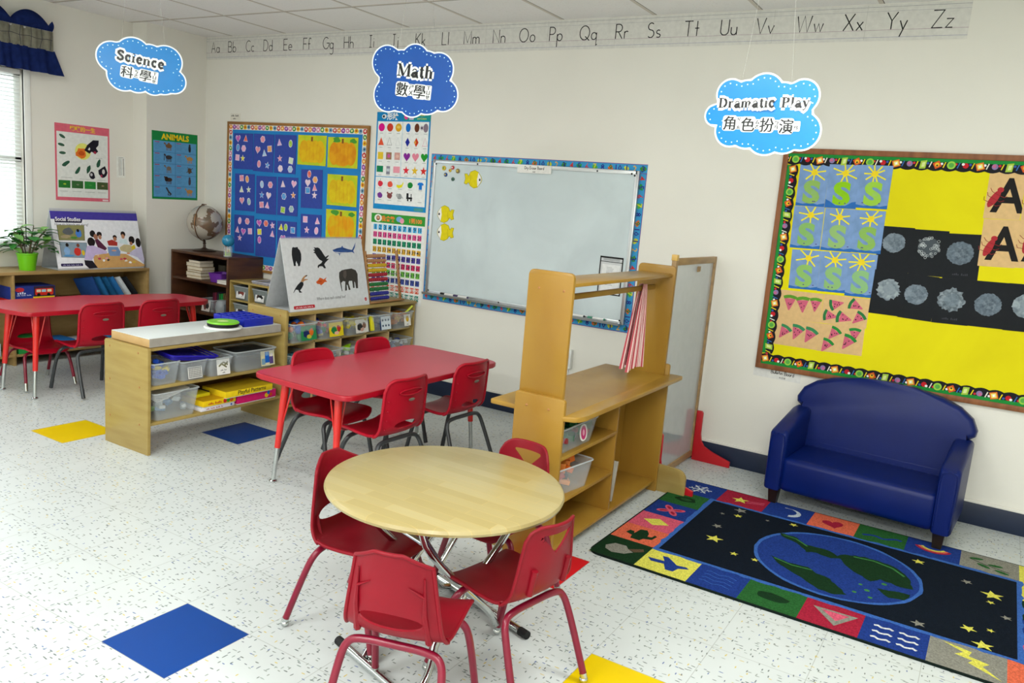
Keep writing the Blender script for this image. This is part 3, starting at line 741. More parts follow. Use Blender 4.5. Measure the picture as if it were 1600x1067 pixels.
# --- contents of the low shelf, upper plank
z1 = .3525
bin_('clear bin with blue and yellow pieces, first on the low shelf from its near end', (-1.47, 1.20, z1), .165, .19, .115, group='bins on the low birch shelf')
filler('blue and yellow plastic pieces heaped in the nearest clear bin', (-1.47, 1.20, z1 + .005), .05, .045, .085, ['#1f52c8', '#1c49b0', '#d8c61c', '#2a5fd0'], 26, .035, 'toys')
A = Art(.085, .06, P('#eceae4'), .0006)
for i in range(8):
    for j in range(6): A.ell(.1 + i * .115, .12 + j * .155, .0038, .0038, P('#20242a'), 8)
bin_('clear bin with a dotted grid label, second on the low shelf', (-1.465, 1.365, z1), .165, .19, .105, group='bins on the low birch shelf', lab=(A, .0, .42))
# blue basket lying on it
bk = MB(); BB = PL('#2a22b0'); poly = rrect(-.12, .12, -.15, .15, .02)
Mb = Matrix.Translation((-1.50, 1.375, z1 + .112)) @ Matrix.Rotation(rad(-7), 4, 'X') @ Matrix.Rotation(rad(6), 4, 'Y')
bk.prism(rrect(-.10, .10, -.125, .125, .02), Mb, .004, BB)
for k in range(3): s_ = 1 + .05 * k; bk.tube([Mb @ Vector((x * (.86 + .06 * k), y * (.86 + .06 * k), .008 + k * .010)) for x, y in poly], .0045, BB, 6, closed=True)
tag(bk.build('perforated_basket'), 'shallow dark blue plastic basket lying across the bins of the low shelf', 'basket')
hp = MB()
for i in range(7):
    for j in range(9): hp.lathe([(0, .0045), (.0035, .0045), (.0035, .0048)], PL('#6c6ad8'), seg=6, M=Mb @ Matrix.Translation((-.08 + i * .027, -.105 + j * .026, 0)))
hp.build('hole_pattern', bpy.data.objects['perforated_basket']).matrix_parent_inverse = Matrix.Identity(4)
A = Art(.085, .085, P('#f2f0ea'), .0006)
for (u0, v0, u1, v1) in ((.15, .55, .5, .8), (.5, .8, .85, .6), (.3, .75, .75, .45), (.55, .55, .85, .8)): A.stroke([(u0, v0), (u1, v1)], .009, P('#7e7c5c'))
A.scrib(.5, .3, .04, .008, P('#555560')); A.scrib(.5, .14, .018, .008, P('#333333'))
bin_('clear bin labelled with a scissors picture, third on the low shelf', (-1.46, 1.535, z1), .155, .18, .10, group='bins on the low birch shelf', lab=(A, .01, .5))
A = Art(.10, .085, P('#d9d2a8'), .0006); A.rect(.3, .2, .62, .95, P('#1c62c4')).rect(.62, .1, .9, .6, P('#5b4a86')).rect(.05, .1, .3, .5, P('#7aa0b8')).ell(.45, .8, .012, .012, P('#4a9be0')).ell(.78, .7, .01, .01, P('#e8e0e0'))
bin_('wide clear bin with dark lining at the far end of the low shelf', (-1.475, 1.775, z1), .30, .20, .115, group='bins on the low birch shelf', lab=(A, .085, .5))
bl_ = MB(); bl_.box((-1.475, 1.775, z1 + .097), (.175, .265, .022), PL('#23272a'), .008); tag(bl_.build('dark_cloth'), 'dark folded lining inside the far bin of the low shelf', 'cloth')
# lower plank
z2 = .1655
bin_('large clear bin holding white card, on the bottom plank of the low shelf', (-1.475, 1.265, z2), .27, .20, .145, group='bins on the low birch shelf')
cg = MB(); cg.box((0, 0, 0), (.13, .2, .004), P('#e8eaea'), 0, M=Matrix.Translation((-1.50, 1.28, z2 + .12)) @ Matrix.Rotation(rad(14), 4, 'X') @ Matrix.Rotation(rad(10), 4, 'Y')); tag(cg.build('white_card', smooth=False), 'loose white card sticking out of the large bin on the bottom plank', 'card')
filler('green blue and grey odds and ends in the large bottom bin', (-1.475, 1.27, z2 + .005), .055, .08, .06, ['#8fbf4a', '#5a93c8', '#9aa7a8', '#b9c2c2', '#c9cfcf'], 16, .035, 'toys')
def game(label, c, d, top, side, name='puzzle_box', txt=None, tm='#222222', rz=0, blobs=()):
    o = thing(name, label, 'box', (c[0], c[1], c[2]), rad(rz), 'puzzle and game boxes on the low shelf')
    g = MB(); g.box((0, 0, d[2] * .3), (d[0] - .003, d[1] - .003, d[2] * .6), P('#e6e2da'), .001); g.build('tray', o)
    g = MB(); g.box((0, 0, d[2] * .55), (d[0], d[1], d[2] * .9), P(side), .001); g.box((0, 0, d[2] * 1.002), (d[0] - .004, d[1] - .004, .001), P(top), 0); g.build('lid', o)
    A = Art(d[1], d[2] * .85, None)
    if txt == '~': A.scrib(.4, .5, d[1] * .5, d[2] * .42, P(tm))
    elif txt: A.text(txt, .55 if len(txt) > 8 else .4, .5, d[2] * .85, P(tm), off=.015, wmax=d[1] * .6)
    for (u, v, r, cc) in blobs: A.ell(u, v, r, r, P(cc), 12)
    if txt or blobs: A.build('printed_side', (d[0] / 2 + .0002 - .0008, 0, d[2] * .55), (pi / 2, 0, pi / 2), o)
    return o
game('white puzzle box at the bottom of the stack beside the clear bin', (-1.475, 1.525, z2), (.18, .22, .022), '#c8d0d8', '#e9e6ec', txt='~', tm='#b02850', blobs=[(.9, .5, .006, '#3858b8')])
game('yellow board game box stacked on the white puzzle box', (-1.47, 1.53, z2 + .0235), (.185, .215, .034), '#d8a818', '#f0c818', txt='~', tm='#c02028', blobs=[(.66, .5, .012, '#d03030'), (.76, .5, .012, '#48a030'), (.86, .5, .012, '#d86020')])
game('wide pink box at the far end of the bottom plank', (-1.475, 1.79, z2), (.19, .28, .052), '#c8b0a8', '#d8206c', txt=None, blobs=[(.75, .4, .014, '#e8c020'), (.80, .7, .011, '#2060c0'), (.86, .4, .011, '#d04820')])
game('long yellow puzzle box lying on top of the pink box', (-1.46, 1.72, z2 + .0545), (.20, .33, .038), '#c8a820', '#f0d020', txt='Playful Patterns', tm='#2a2420')
sm = MB(); sm.b2(-1.55, -1.46, 1.44, 1.53, z2 + .060, z2 + .078, P('#e6da20'), .002); sm.b2(-1.60, -1.50, 1.54, 1.56, z2 + .060, z2 + .075, P('#3a332c'), .002); tag(sm.build('small_card_box'), 'small bright yellow card box on the yellow board game', 'box')

# --- bin shelf with the flip chart
bs = thing('bin_shelf', 'light wood cubby shelf with two rows of clear bins against the main wall', 'shelf')
bx0, bx1 = -1.72, -1.39
g = MB(); panel_xz(g, bx0, bx1, 2.003, 2.021, 0, .675, MAPLE); g.build('end_panel', bs)
g = MB(); panel_xz(g, bx0, bx1, 3.205, 3.223, 0, .655, MAPLE); g.build('end_panel', bs)
screws(bs, [(-1.68, 2.002, .64), (-1.44, 2.002, .64)])
g = MB(); g.b2(bx0, bx1 + .012, 2.021, 3.226, .640, .660, MAPLE, .005); g.build('top_board', bs)
for zz in (.455, .262, .07): g = MB(); g.b2(bx0 + .01, bx1 - .02, 2.021, 3.205, zz, zz + .015, MAPLE, .002); g.build('shelf_board', bs)
g = MB(); g.b2(bx0, bx0 + .008, 2.021, 3.205, .07, .64, OAK, 0); g.build('back_panel', bs)
cw = (3.205 - 2.021) / 5
for k in range(1, 5): g = MB(); g.b2(bx0 + .01, bx1 - .02, 2.021 + k * cw - .006, 2.021 + k * cw + .006, .085, .640, DOWEL, .001); g.build('divider', bs)
pos5 = ['nearest', 'second from near', 'middle', 'fourth', 'far']
conts = [['#1f8a4a', '#d86a20', '#8fb040', '#2060c0'], ['#3a4ab0', '#e8d020', '#d03028', '#38a048', '#c89a80'], ['#c8b81c', '#a89818', '#e0d020'], ['#6a7480', '#8a929a', '#4a525c'], ['#c87a2a', '#e0b020', '#9a6030']]
c2 = [['#255058', '#2c6470', '#4a8090'], ['#7a7a80', '#b8bcc0', '#3a3a6a'], ['#8a8c88', '#c0c4bc', '#a8e020'], ['#30302e', '#5a5c58', '#8a9092'], ['#7a86a8', '#c8ccd0', '#4858a0']]
lblc = ['#2a8a50 #1a2a60 #e07020 #c8c040', '#e8d020 #208040 #c03030 #f0c0a0', '#e0dcd4 #303030 #806050 #c8a090', '#dfe8f0 #2a62a8 #38506a #c8d4e0', '#f2efe6 #d0a020 #e0b838 #303030']
desc = ['green and orange shapes', 'bright counters', 'yellow rods', 'grey picture cards', 'orange and yellow pieces']
desc2 = ['dark teal blocks', 'grey cloth pieces', 'grey parts', 'dark loose pieces', 'pale blue pieces']
for row in range(2):
    for k in range(5):
        yy = 2.021 + (k + .5) * cw; zz = (.4705 if row == 0 else .2775); lc = lblc[k].split()
        lab = None
        if row == 0:
            A = Art(.125, .088, P(lc[0]), .0006); A.ell(.35, .45, .028, .025, P(lc[1]), 12, jit=.15).ell(.68, .55, .018, .022, P(lc[2]), 12, jit=.15).ell(.5, .25, .02, .012, P(lc[3]), 10, jit=.2)
            if k == 3:
                A = Art(.115, .09, P('#dfe8f0'), .0006); A.rect(0, 0, .12, 1, P('#20406a'))
                for i in range(3):
                    for j in range(2): A.ell(.28 + i * .26, .3 + j * .42, .008, .008, P('#38506a'), 10)
            if k == 4: A = Art(.075, .08, P('#f4f2ea'), .0006); A.ell(.5, .62, .017, .022, P('#d8b028'), 14).scrib(.5, .15, .022, .008, P('#333333'))
            lab = (A, .03, .5)
        elif k == 2: A = Art(.08, .05, P('#e4e2da'), .0006); A.scrib(.45, .5, .04, .03, P('#222222')); lab = (A, .02, .6)
        bin_('bin of %s, %s in the %s row under the flip chart' % ((desc, desc2)[row][k], pos5[k], ('upper', 'lower')[row]), (-1.50, yy, zz), .205, .27, .118, rz=random.uniform(-2, 2), group='clear bins in the wall cubby shelf', lab=lab)
        filler('%s piled in the %s bin of the %s cubby row' % ((desc, desc2)[row][k], pos5[k], ('upper', 'lower')[row]), (-1.49, yy, zz + .004), .10, .068, .075, (conts, c2)[row][k], 44, .036, 'toys', shape='ball' if (k == 0 and row == 0) else 'box')
br_ = MB()
br_.box((0, 0, 0), (.02, .03, .10), PL('#e8e020'), .004, M=Matrix.Translation((-1.385, 2.755, .535)) @ Matrix.Rotation(rad(-12), 4, 'Y')); tag(br_.build('yellow_rod'), 'chunky yellow rod standing up in the middle upper bin', 'toy')
br_ = MB(); br_.tube([(-1.42, 3.13, .56), (-1.39, 3.19, .625)], .008, PL('#d8e838'), 8); tag(br_.build('green_marker'), 'lime green marker poking out of the far upper bin', 'marker')
# bottom row of the cubby: nothing but the floor-level box
fbx = MB(); fbx.b2(-1.64, -1.42, 2.08, 2.40, .086, .19, PL('#7a8a86'), .006); tag(fbx.build('grey_tub'), 'grey tub on the lowest board of the bin shelf', 'bin')

# --- walnut bookcase in the corner
bc = thing('bookcase', 'dark walnut bookcase standing in the corner below the animal poster', 'bookcase')
kx0, kx1, ky0, ky1, kz = -3.70, -2.995, 2.885, 3.235, .80
g = MB(); g.b2(kx0, kx0 + .018, ky0, ky1, 0, kz - .018, WALNUT, .001); g.build('side_panel', bc)
g = MB(); g.b2(kx1 - .018, kx1, ky0, ky1, 0, kz - .018, WALNUT, .001); g.build('side_panel', bc)
g = MB(); g.b2(kx0, kx1, ky0, ky1, kz - .018, kz, WALNUT, .001); g.build('top_board', bc)
for zz in (.565, .31, .06): g = MB(); g.b2(kx0 + .018, kx1 - .018, ky0 + .004, ky1 - .01, zz, zz + .018, WALNUT, .001); g.build('shelf_board', bc)
g = MB(); g.b2(kx0 + .018, kx1 - .018, ky1 - .008, ky1 - .002, .03, kz - .018, mat('dark_backing', '#2e2018', .6), 0); g.build('back_panel', bc)
bkcols = ['#c9b48a', '#b9a06c', '#8a7a54', '#c4a878', '#a89a80', '#e0d8c8']; zz = .5835
for k in range(6):
    th = [.022, .03, .018, .028, .03, .02][k]; g = MB(); M = Matrix.Translation((-3.46 + random.uniform(-.01, .01), 2.99, zz + th / 2)) @ Matrix.Rotation(random.uniform(-.12, .12), 4, 'Z')
    ww = .17 if k < 5 else .13
    g.box((0, 0, 0), (ww, .13, th - .001), P('#ddd4c0'), 0, M=M); g.box((0, -.001, th / 2 - .0015), (ww + .004, .134, .002), P(bkcols[k]), 0, M=M); g.box((0, -.001, -th / 2 + .0015), (ww + .004, .134, .002), P(bkcols[k]), 0, M=M)
    tag(g.build('book', smooth=False), 'book lying flat in the walnut bookcase, ' + ['lowest', 'second', 'third', 'fourth', 'fifth', 'topmost'][k] + ' of the stack', 'book', 'stacked books in the bookcase'); zz += th
bin_('purple plastic basket on the upper shelf of the bookcase', (-3.20, 2.99, .5835), .13, .17, .07, rz=-80, color=PL('#6a2f9a'), name='purple_basket', cat='basket')
for k, (a, b) in enumerate(((.013, '#e8e4dc'), (.013, '#d8d4cc'))):
    g = MB(); g.box((-3.075, 2.955, .5835 + .007 + k * .015), (.12, .12, .013), P(b), .001); tag(g.build('notebook'), 'pale notebook beside the purple basket, ' + ('lower of the pair' if k == 0 else 'upper of the pair'), 'notebook', 'pale notebooks in the bookcase')
g = MB(); g.b2(-3.38, -3.30, 3.10, 3.14, .5835, .70, P('#4a463c'), .002); tag(g.build('dark_box'), 'small dark box standing behind the purple basket', 'box')
for k in range(7):
    cc = ['#5a2338', '#7a2a3e', '#3a3040', '#2f7a3a', '#2a9a48', '#6a5a3a', '#8a6a4a'][k]
    g = MB(); g.box((-3.32 + k * .026, 3.08, .328 + .075), (.020, .14, .15 + .01 * (k % 3)), P(cc), .001)
    tag(g.build('upright_book'), 'thin upright book on the middle shelf of the bookcase with spine coloured ' + ['plum', 'wine red', 'slate', 'leaf green', 'bright green', 'olive', 'tan'][k], 'book', 'upright books in the bookcase')
A = Art(.10, .09, P('#cfc6c0'), .0006); A.ell(.4, .5, .02, .03, P('#6a3a36'), 12, jit=.2).ell(.65, .5, .02, .028, P('#2e2a2a'), 12, jit=.2)
b_ = bin_('clear bin with a photo label on the lower bookcase shelf', (-3.30, 3.02, .3285), .16, .2, .10, rz=-90, group='bins in the bookcase', lab=(A, 0, .5))
g = MB(); g.lathe([(0, 0), (.05, 0), (.055, .05), (.05, .09), (.03, .11), (0, .112)], PL('#9aa0a4'), (-3.17, 2.98, .3285), 20); tag(g.build('grey_jar'), 'rounded grey plastic jar on the lower bookcase shelf', 'jar')
g = MB(); g.lathe([(0, 0), (.045, 0), (.045, .07), (.047, .072), (.047, .085), (0, .085)], PL('#5c666e'), (-3.065, 2.97, .3285), 20); tag(g.build('dark_tin'), 'dark grey tin beside the rounded grey jar', 'tin')
# globe
gl = thing('globe', 'antique-toned world globe with brass meridian on top of the walnut bookcase', 'globe', (-3.52, 3.07, .80))
g = MB(); g.lathe([(0, 0), (.095, 0), (.098, .006), (.085, .012), (.03, .02), (.012, .03), (.010, .06), (.016, .066), (.009, .072), (.009, .09)], mat('dark_bronze', '#3b2a20', .3, .5, metal=.3), seg=28); g.build('stand', gl)
def globe_mat(name, sea, land, land2, sc_, rough):
    m, N, L, b = node_mat(name)
    tc = N.new('ShaderNodeTexCoord'); nz = N.new('ShaderNodeTexNoise'); nz.inputs['Scale'].default_value = sc_; nz.inputs['Detail'].default_value = 6; L.new(tc.outputs['Object'], nz.inputs['Vector'])
    n2 = N.new('ShaderNodeTexNoise'); n2.inputs['Scale'].default_value = sc_ * 2.2; L.new(tc.outputs['Object'], n2.inputs['Vector'])
    lc = mixc(N, L, n2.outputs[0], lin(land), lin(land2)); L.new(mixc(N, L, mth(N, L, 'GREATER_THAN', nz.outputs[0], .53), lin(sea), lc), b.inputs['Base Color']); b.inputs['Roughness'].default_value = rough; b.inputs['Coat Weight'].default_value = .5
    return m
g = MB(); g.sphere((0, 0, 0), .142, globe_mat('globe_map', '#b3ada0', '#8a5c3c', '#4f5a4e', 8, .25), 48); s_ = g.build('sphere', gl, loc=(0, 0, .235), rot=(.2, .3, 0))
g = MB(); cc = []
for k in range(25): a = rad(-95 + k * 8.0); cc.append((.150 * cos(a) * .35, -.150 * cos(a) * .93, .235 + .150 * sin(a)))
g.tube(cc, .0035, mat('brass', '#8a5f38', .3, .5, metal=.8), 8); g.lathe([(0, 0), (.014, 0), (.010, .010), (0, .012)], mat('dark_bronze'), (0.0, -.02, .378), 14); g.tube([(0, 0, .085), (.0, -.012, .085)], .01, mat('dark_bronze'), 8); g.build('meridian', gl)
sg = thing('small_globe', 'small turquoise globe on a clear aquarium base at the bookcase edge', 'globe', (-3.085, 2.955, .80))
g = MB(); g.sphere((0, 0, .128), .048, globe_mat('small_globe_map', '#1f86b0', '#2a9ac4', '#176f98', 10, .2), 32); g.build('sphere', sg)
g = MB(); g.lathe([(0, 0), (.034, 0), (.034, .08), (.031, .08), (.031, .003), (0, .003)], CLEAR, seg=24); g.build('clear_base', sg)
g = MB()
for k in range(8): a = k * .8; g.tube([(.018 * cos(a), .018 * sin(a), .004), (.02 * cos(a + .2), .02 * sin(a + .2), .03 + .01 * (k % 3))], [.004, .001], PL('#b8e020'), 6)
g.lathe([(0, .0032), (.03, .0032), (.03, .008), (0, .008)], PL('#d8d4c4'), seg=20); g.build('plants_and_gravel', sg)
# --- photo-bin cubby
cu_ = thing('photo_cubby', 'light wood cubby with photo-labelled bins next to the walnut bookcase', 'shelf')
ux0, ux1, uy0, uy1, uz = -2.99, -2.33, 2.90, 3.235, .63
for k in range(4): xx = ux0 + k * (ux1 - ux0 - .014) / 3; g = MB(); g.b2(xx, xx + .014, uy0, uy1, 0, uz - .016, MAPLE, .001); g.build('upright_panel', cu_)
g = MB(); g.b2(ux0, ux1, uy0, uy1, uz - .016, uz, MAPLE, .002); g.build('top_board', cu_)
for zz in (.47, .33, .19, .05): g = MB(); g.b2(ux0 + .005, ux1 - .005, uy0 + .003, uy1 - .01, zz, zz + .012, MAPLE, .001); g.build('shelf_board', cu_)
g = MB(); g.b2(ux0, ux1, uy1 - .008, uy1 - .002, .03, uz - .016, OAK, 0); g.build('back_panel', cu_)
nmc = ['first', 'second', 'third']; rws = ['top row', 'second row', 'third row']
for r_ in range(3):
    for k in range(3):
        A = Art(.10, .075, P('#d8d8d6'), .0006); A.ell(.35, .55, .02, .018, P('#4a3a34'), 12, jit=.25).ell(.6, .45, .026, .02, P(['#7a3a34', '#1e1e20', '#5a6a72'][(r_ + k) % 3]), 12, jit=.25).ell(.5, .3, .02, .01, P('#f0f0ee'), 10, jit=.2)
        xx = ux0 + .014 + (k + .5) * (ux1 - ux0 - .014) / 3 - .007
        bin_('grey clear bin with photo label, %s column %s of the photo cubby' % (nmc[k], rws[r_]), (xx, 3.01, (.4825, .3425, .2025)[r_]), .185, .20, .105, rz=-90, group='photo-labelled bins in the wall cubby', color=mat('smoke_plastic', '#8f9896', .25, .5, alpha=.7), rim=CLEARR, lab=(A, 0, .5))
g = MB(); g.prism(rrect(-.15, .15, -.1, .1, .02), Matrix.Translation((-2.62, 3.02, .6305)), .006, PL('#a8a8b0'), .001); g.tube([(x - 2.62, y + 3.02, .645) for x, y in rrect(-.15, .15, -.1, .1, .02)], .005, PL('#b8b8c0'), 6, closed=True)
tag(g.build('shallow_tray'), 'shallow grey tray lying on the photo cubby', 'tray')
# --- low cabinet under the window
lc_ = thing('window_cabinet', 'long low light laminate cabinet standing along the window wall', 'cabinet')
lx0, lx1, ly0, ly1, lz = -3.925, -3.60, .55, 2.62, .66
g = MB(); g.b2(lx0, lx1, ly0, ly1, lz - .022, lz, OAK, .002); g.build('top_board', lc_)
for yy in (ly0, 1.58, ly1 - .018): g = MB(); g.b2(lx0, lx1 - .004, yy, yy + .018, 0, lz - .022, OAK, .001); g.build('upright_panel', lc_)
for zz in (.415, .06): g = MB(); g.b2(lx0 + .01, lx1 - .01, ly0 + .018, ly1 - .018, zz, zz + .018, OAK, .001); g.build('shelf_board', lc_)
g = MB(); g.b2(lx0, lx0 + .008, ly0 + .018, ly1 - .018, .03, lz - .022, OAK, 0); g.build('back_panel', lc_)
zz = .4335
def flatbox(label, c, d, cols, name, cat, art=None, group=None):
    g = MB(); g.box((c[0], c[1], c[2] + d[2] / 2), d, P(cols), .0015); o = tag(g.build(name), label, cat, group)
    if art: art.build('printed_front', (c[0] + d[0] / 2 - .0008 + .0002, c[1], c[2] + d[2] / 2), (pi / 2, 0, pi / 2), o)
    return o
A = Art(.33, .03, None); A.rr(.3, .15, .75, .9, .003, P('#e8e8e0')).scrib(.52, .52, .12, .010, P('#5a665a'))
flatbox('red game box under the bus puzzle in the window cabinet', (-3.72, 1.60 + .14, zz), (.2, .34, .032), '#c8281f', 'game_box', 'box', A, 'boxes in the window cabinet')
A = Art(.30, .085, None); A.rect(0, 0, .52, 1, P('#2a3a8a')).rect(.52, 0, 1, 1, P('#3a2a3a')).rr(.55, .25, .97, .8, .01, P('#d83020')).ell(.63, .28, .012, .012, P('#18181a')).ell(.86, .28, .012, .012, P('#18181a')).rect(.58, .5, .68, .72, P('#e8d8b0')).rect(.7, .5, .8, .72, P('#a0c8d8')).rect(.83, .5, .93, .72, P('#e8d8b0')).rect(.5, 0, 1, .14, P('#e8c828')).ell(.2, .75, .03, .016, P('#c03038')).scrib(.3, .30, .10, .010, P('#c8d0ea')).scrib(.25, .5, .06, .020, P('#dfe4f4'))
flatbox('puzzle box with a picture of a red bus in the window cabinet', (-3.72, 1.60 + .13, zz + .0325), (.19, .31, .088), '#2a3a8a', 'puzzle_box', 'box', A, 'boxes in the window cabinet')
for k, (yy, cc, a) in enumerate(((2.21, '#244a8a', 8), (2.27, '#2a6aa0', 10), (2.33, '#1e5c8c', 12), (2.39, '#2e74b4', 14), (2.45, '#d8e0e4', 16), (2.51, '#23272c', 18))):
    g = MB(); g.box((0, 0, .085), (.16, .014, .17), P(cc), .001, M=Matrix.Translation((-3.70, yy, zz + .004)) @ Matrix.Rotation(rad(a + 18), 4, 'X') @ Matrix.Rotation(rad(24), 4, 'Z'))
    tag(g.build('picture_book'), 'slanting picture book at the far end of the window cabinet, cover ' + ['deep navy', 'mid blue', 'sea blue', 'sky blue', 'white', 'black'][k], 'book', 'slanting picture books in the window cabinet')
for k, (yy, w_, cc, h_) in enumerate(((1.70, .16, '#2f9a48', .10), (1.92, .2, '#2a7ac8', .07), (2.12, .15, '#e0e4e4', .05), (1.40, .2, '#b8c4c8', .09), (2.34, .18, '#3f88c8', .06))):
    flatbox(['green box on the bottom shelf of the window cabinet', 'blue folder box on the bottom shelf of the window cabinet', 'white paper stack on the bottom shelf of the window cabinet', 'pale grey box on the bottom shelf of the window cabinet', 'light blue tub on the bottom shelf of the window cabinet'][k], (-3.71, yy, .0785), (.2, w_, h_), cc, 'shelf_box', 'box')
# potted plant
pt = thing('potted_plant', 'leafy green plant in a bright green pot on the window cabinet', 'plant', (-3.70, 1.735, .6605))
g = MB(); g.lathe([(0, 0), (.05, 0), (.058, .06), (.066, .112), (.070, .114), (.070, .122), (.062, .122), (.056, .104), (0, .104)], PL('#6cc414'), seg=32); g.build('pot', pt)
g = MB(); g.lathe([(0, .105), (.056, .105)], mat('soil', '#2c221a', .95, .1, bump=.5), seg=20); g.build('soil', pt)
LEAF = mat('leaf', '#3f8a3a', .42, .4, col2='#2a6a2c', vs=14); LEAF2 = mat('leaf_pale', '#86b85a', .42, .4, col2='#5d9a44', vs=14)
random.seed(21)
gs = MB(); gl_ = MB()
for k in range(16):
    a = random.uniform(0, 2 * pi); R0 = random.uniform(.03, .15); hgt = random.uniform(.10, .25) * (1.15 - R0 * 2)
    bx, by = .02 * cos(a), .02 * sin(a); tipv = Vector((R0 * cos(a) * .8, R0 * sin(a) * 1.15, .105 + hgt))
    gs.tube(smoothpath([(bx, by, .10), (bx + R0 * .3 * cos(a), by + R0 * .3 * sin(a), .13 + hgt * .4), tuple(tipv)], 1), [.004, .0035, .003, .0025, .002][:5] if False else .003, mat('stem', '#5a5236', .6), 6)
    for q in range(random.choice((3, 4, 5))):
        b = random.uniform(0, 2 * pi); L_ = random.uniform(.06, .10); W_ = L_ * .36; c0 = tipv - Vector((0, 0, q * .022)); dr = Vector((cos(b), sin(b), random.uniform(-.2, .45))).normalized(); sd = dr.cross(Vector((0, 0, 1))).normalized(); un = sd.cross(dr)
        rows = []
        for s_ in range(7):
            t_ = s_ / 6; wv = W_ * sin(pi * min(1, t_ * 1.02 + .03)) ** .8; mid = c0 + dr * L_ * t_ - Vector((0, 0, 1)) * .03 * t_ * t_
            rows.append([mid + sd * wv + un * .006, mid, mid - sd * wv + un * .006])
        vs = [tuple(v) for r in rows for v in r]; fsx = []
        for s_ in range(6):
            for w_ in range(2): i0 = s_ * 3 + w_; fsx.append((i0, i0 + 1, i0 + 4, i0 + 3))
        gl_.mesh(vs, fsx, LEAF if random.random() < .7 else LEAF2)
gs.build('stems', pt); o = gl_.build('foliage', pt, ang=80); o['kind'] = 'stuff'
random.seed(9)

# ------------------------------------------------------------------ wooden play stand
ps = thing('play_stand', 'tall honey-coloured wooden play stand with counter, shelves and top board', 'play stand')
sx0, sx1, sy0, sy1 = .585, .795, 1.37, 2.525
g = MB(); panel_xz(g, sx0, sx1 + .012, sy0, sy0 + .018, .0, .685, HONEY, .012); g.build('lower_end_panel', ps)
g = MB(); panel_xz(g, sx0, sx1 + .012, sy1 - .018, sy1, .0, .675, HONEY, .012); g.build('lower_end_panel', ps)
g = MB(); panel_xz(g, sx0 + .005, sx1 - .008, sy0 - .001 + .0185, sy0 + .036, .60, 1.17, HONEY, .02); g.build('upper_end_panel', ps)
g = MB(); panel_xz(g, sx0 + .005, sx1 - .008, sy1 - .036, sy1 - .0185, .60, 1.17, HONEY, .02); g.build('upper_end_panel', ps)
screws(ps, [(.64, sy0 - .001, .635), (.74, sy0 - .001, .635)]); screws(ps, [(.64, sy0 + .017, 1.10), (.75, sy0 + .017, 1.10)])
g = MB()
cp = roundpoly([(.455, sy0 + .02), (.585, sy0 + .02), (.585, sy0 + .04), (.80, sy0 + .04), (.80, sy0 - .005), (.855, sy0 + .025), (.868, sy0 + .08), (.868, sy1 + .03), (.80, sy1 + .03), (.80, sy1 - .04), (.585, sy1 - .04), (.585, sy1 - .02), (.455, sy1 - .02)], .012, 3)
g.prism(cp, Matrix.Translation((0, 0, .600)), .020, HONEY, .004, 2); g.build('counter', ps)
g = MB(); g.b2(sx0 + .015, sx1 - .02, sy0 + .036, sy1 - .036, 1.115, 1.130, HONEY, .003); g.build('top_shelf', ps)
g = MB(); g.b2(.675, .690, sy0 + .036, sy1 - .036, 1.045, 1.070, HONEY, .004); g.build('hanging_rail', ps)
dm = sy0 + .57
for zz in (.425, .236): g = MB(); g.b2(sx0 + .012, sx1, sy0 + .018, dm, zz, zz + .016, HONEY, .002); g.build('shelf_board', ps)
g = MB(); g.b2(sx0 + .008, sx1 + .002, sy0 + .018, sy1 - .018, .045, .063, HONEY, .003); g.build('bottom_board', ps)
g = MB(); g.b2(sx0 + .012, sx1 - .002, dm, dm + .016, .063, .600, HONEY, .001); g.build('divider', ps)
g = MB(); g.b2(sx0 + .002, sx0 + .008, sy0 + .018, sy1 - .018, .04, .600, HONEY, 0); g.build('back_panel', ps)
g = MB(); M = Matrix(((1, 0, 0, 0), (0, 0, -1, sy1 + .018), (0, 1, 0, 0), (0, 0, 0, 1)))
g.prism([(.76, 0), (.955, 0), (.955, .09)] + arcpts(.905, .09, .05, .05, 0, 90, 6) + [(.76, .145)], M, .016, MAPLE, .002); g.build('stabiliser_foot', ps)
g = MB(); g.prism([(.45, 0), (.60, 0), (.60, .13), (.50, .13), (.45, .08)], Matrix(((1, 0, 0, 0), (0, 0, -1, sy0 + .036), (0, 1, 0, 0), (0, 0, 0, 1))), .016, MAPLE, .002); g.build('stabiliser_foot', ps)
A = Art(.07, .07, P('#e8e4e0'), .0006, corner=.03); A.ell(.5, .5, .024, .03, P('#c83a78'), 16).ell(.5, .5, .01, .014, P('#f0b0c8'), 10)
bin_('clear tub with green toys and pink label on the play stand shelf', (.70, 1.59, .4415), .33, .17, .105, rz=0, group='tubs in the play stand', lab=(A, .03, .55))
filler('green and dark toys in the upper tub of the play stand', (.70, 1.59, .446), .05, .12, .06, ['#14603a', '#0f7a44', '#1a1e20', '#a0182a', '#0f5a34'], 34, .055, 'toys')
bin_('clear tub with orange toys on the lower shelf of the play stand', (.705, 1.585, .2525), .27, .165, .115, rz=-8, group='tubs in the play stand')
filler('orange and dark toy food in the lower tub of the play stand', (.70, 1.585, .257), .045, .09, .07, ['#e0701c', '#e89a5a', '#2a2420', '#b02418', '#e8883a'], 30, .055, 'toys')
g = MB(); g.box((0, 0, 0), (.06, .010, .19), P('#a8a498'), .001, M=Matrix.Translation((.745, 2.035, .172)) @ Matrix.Rotation(rad(-9), 4, 'X')); tag(g.build('white_board_card'), 'white card leaning inside the right compartment of the play stand', 'card')
g = MB()
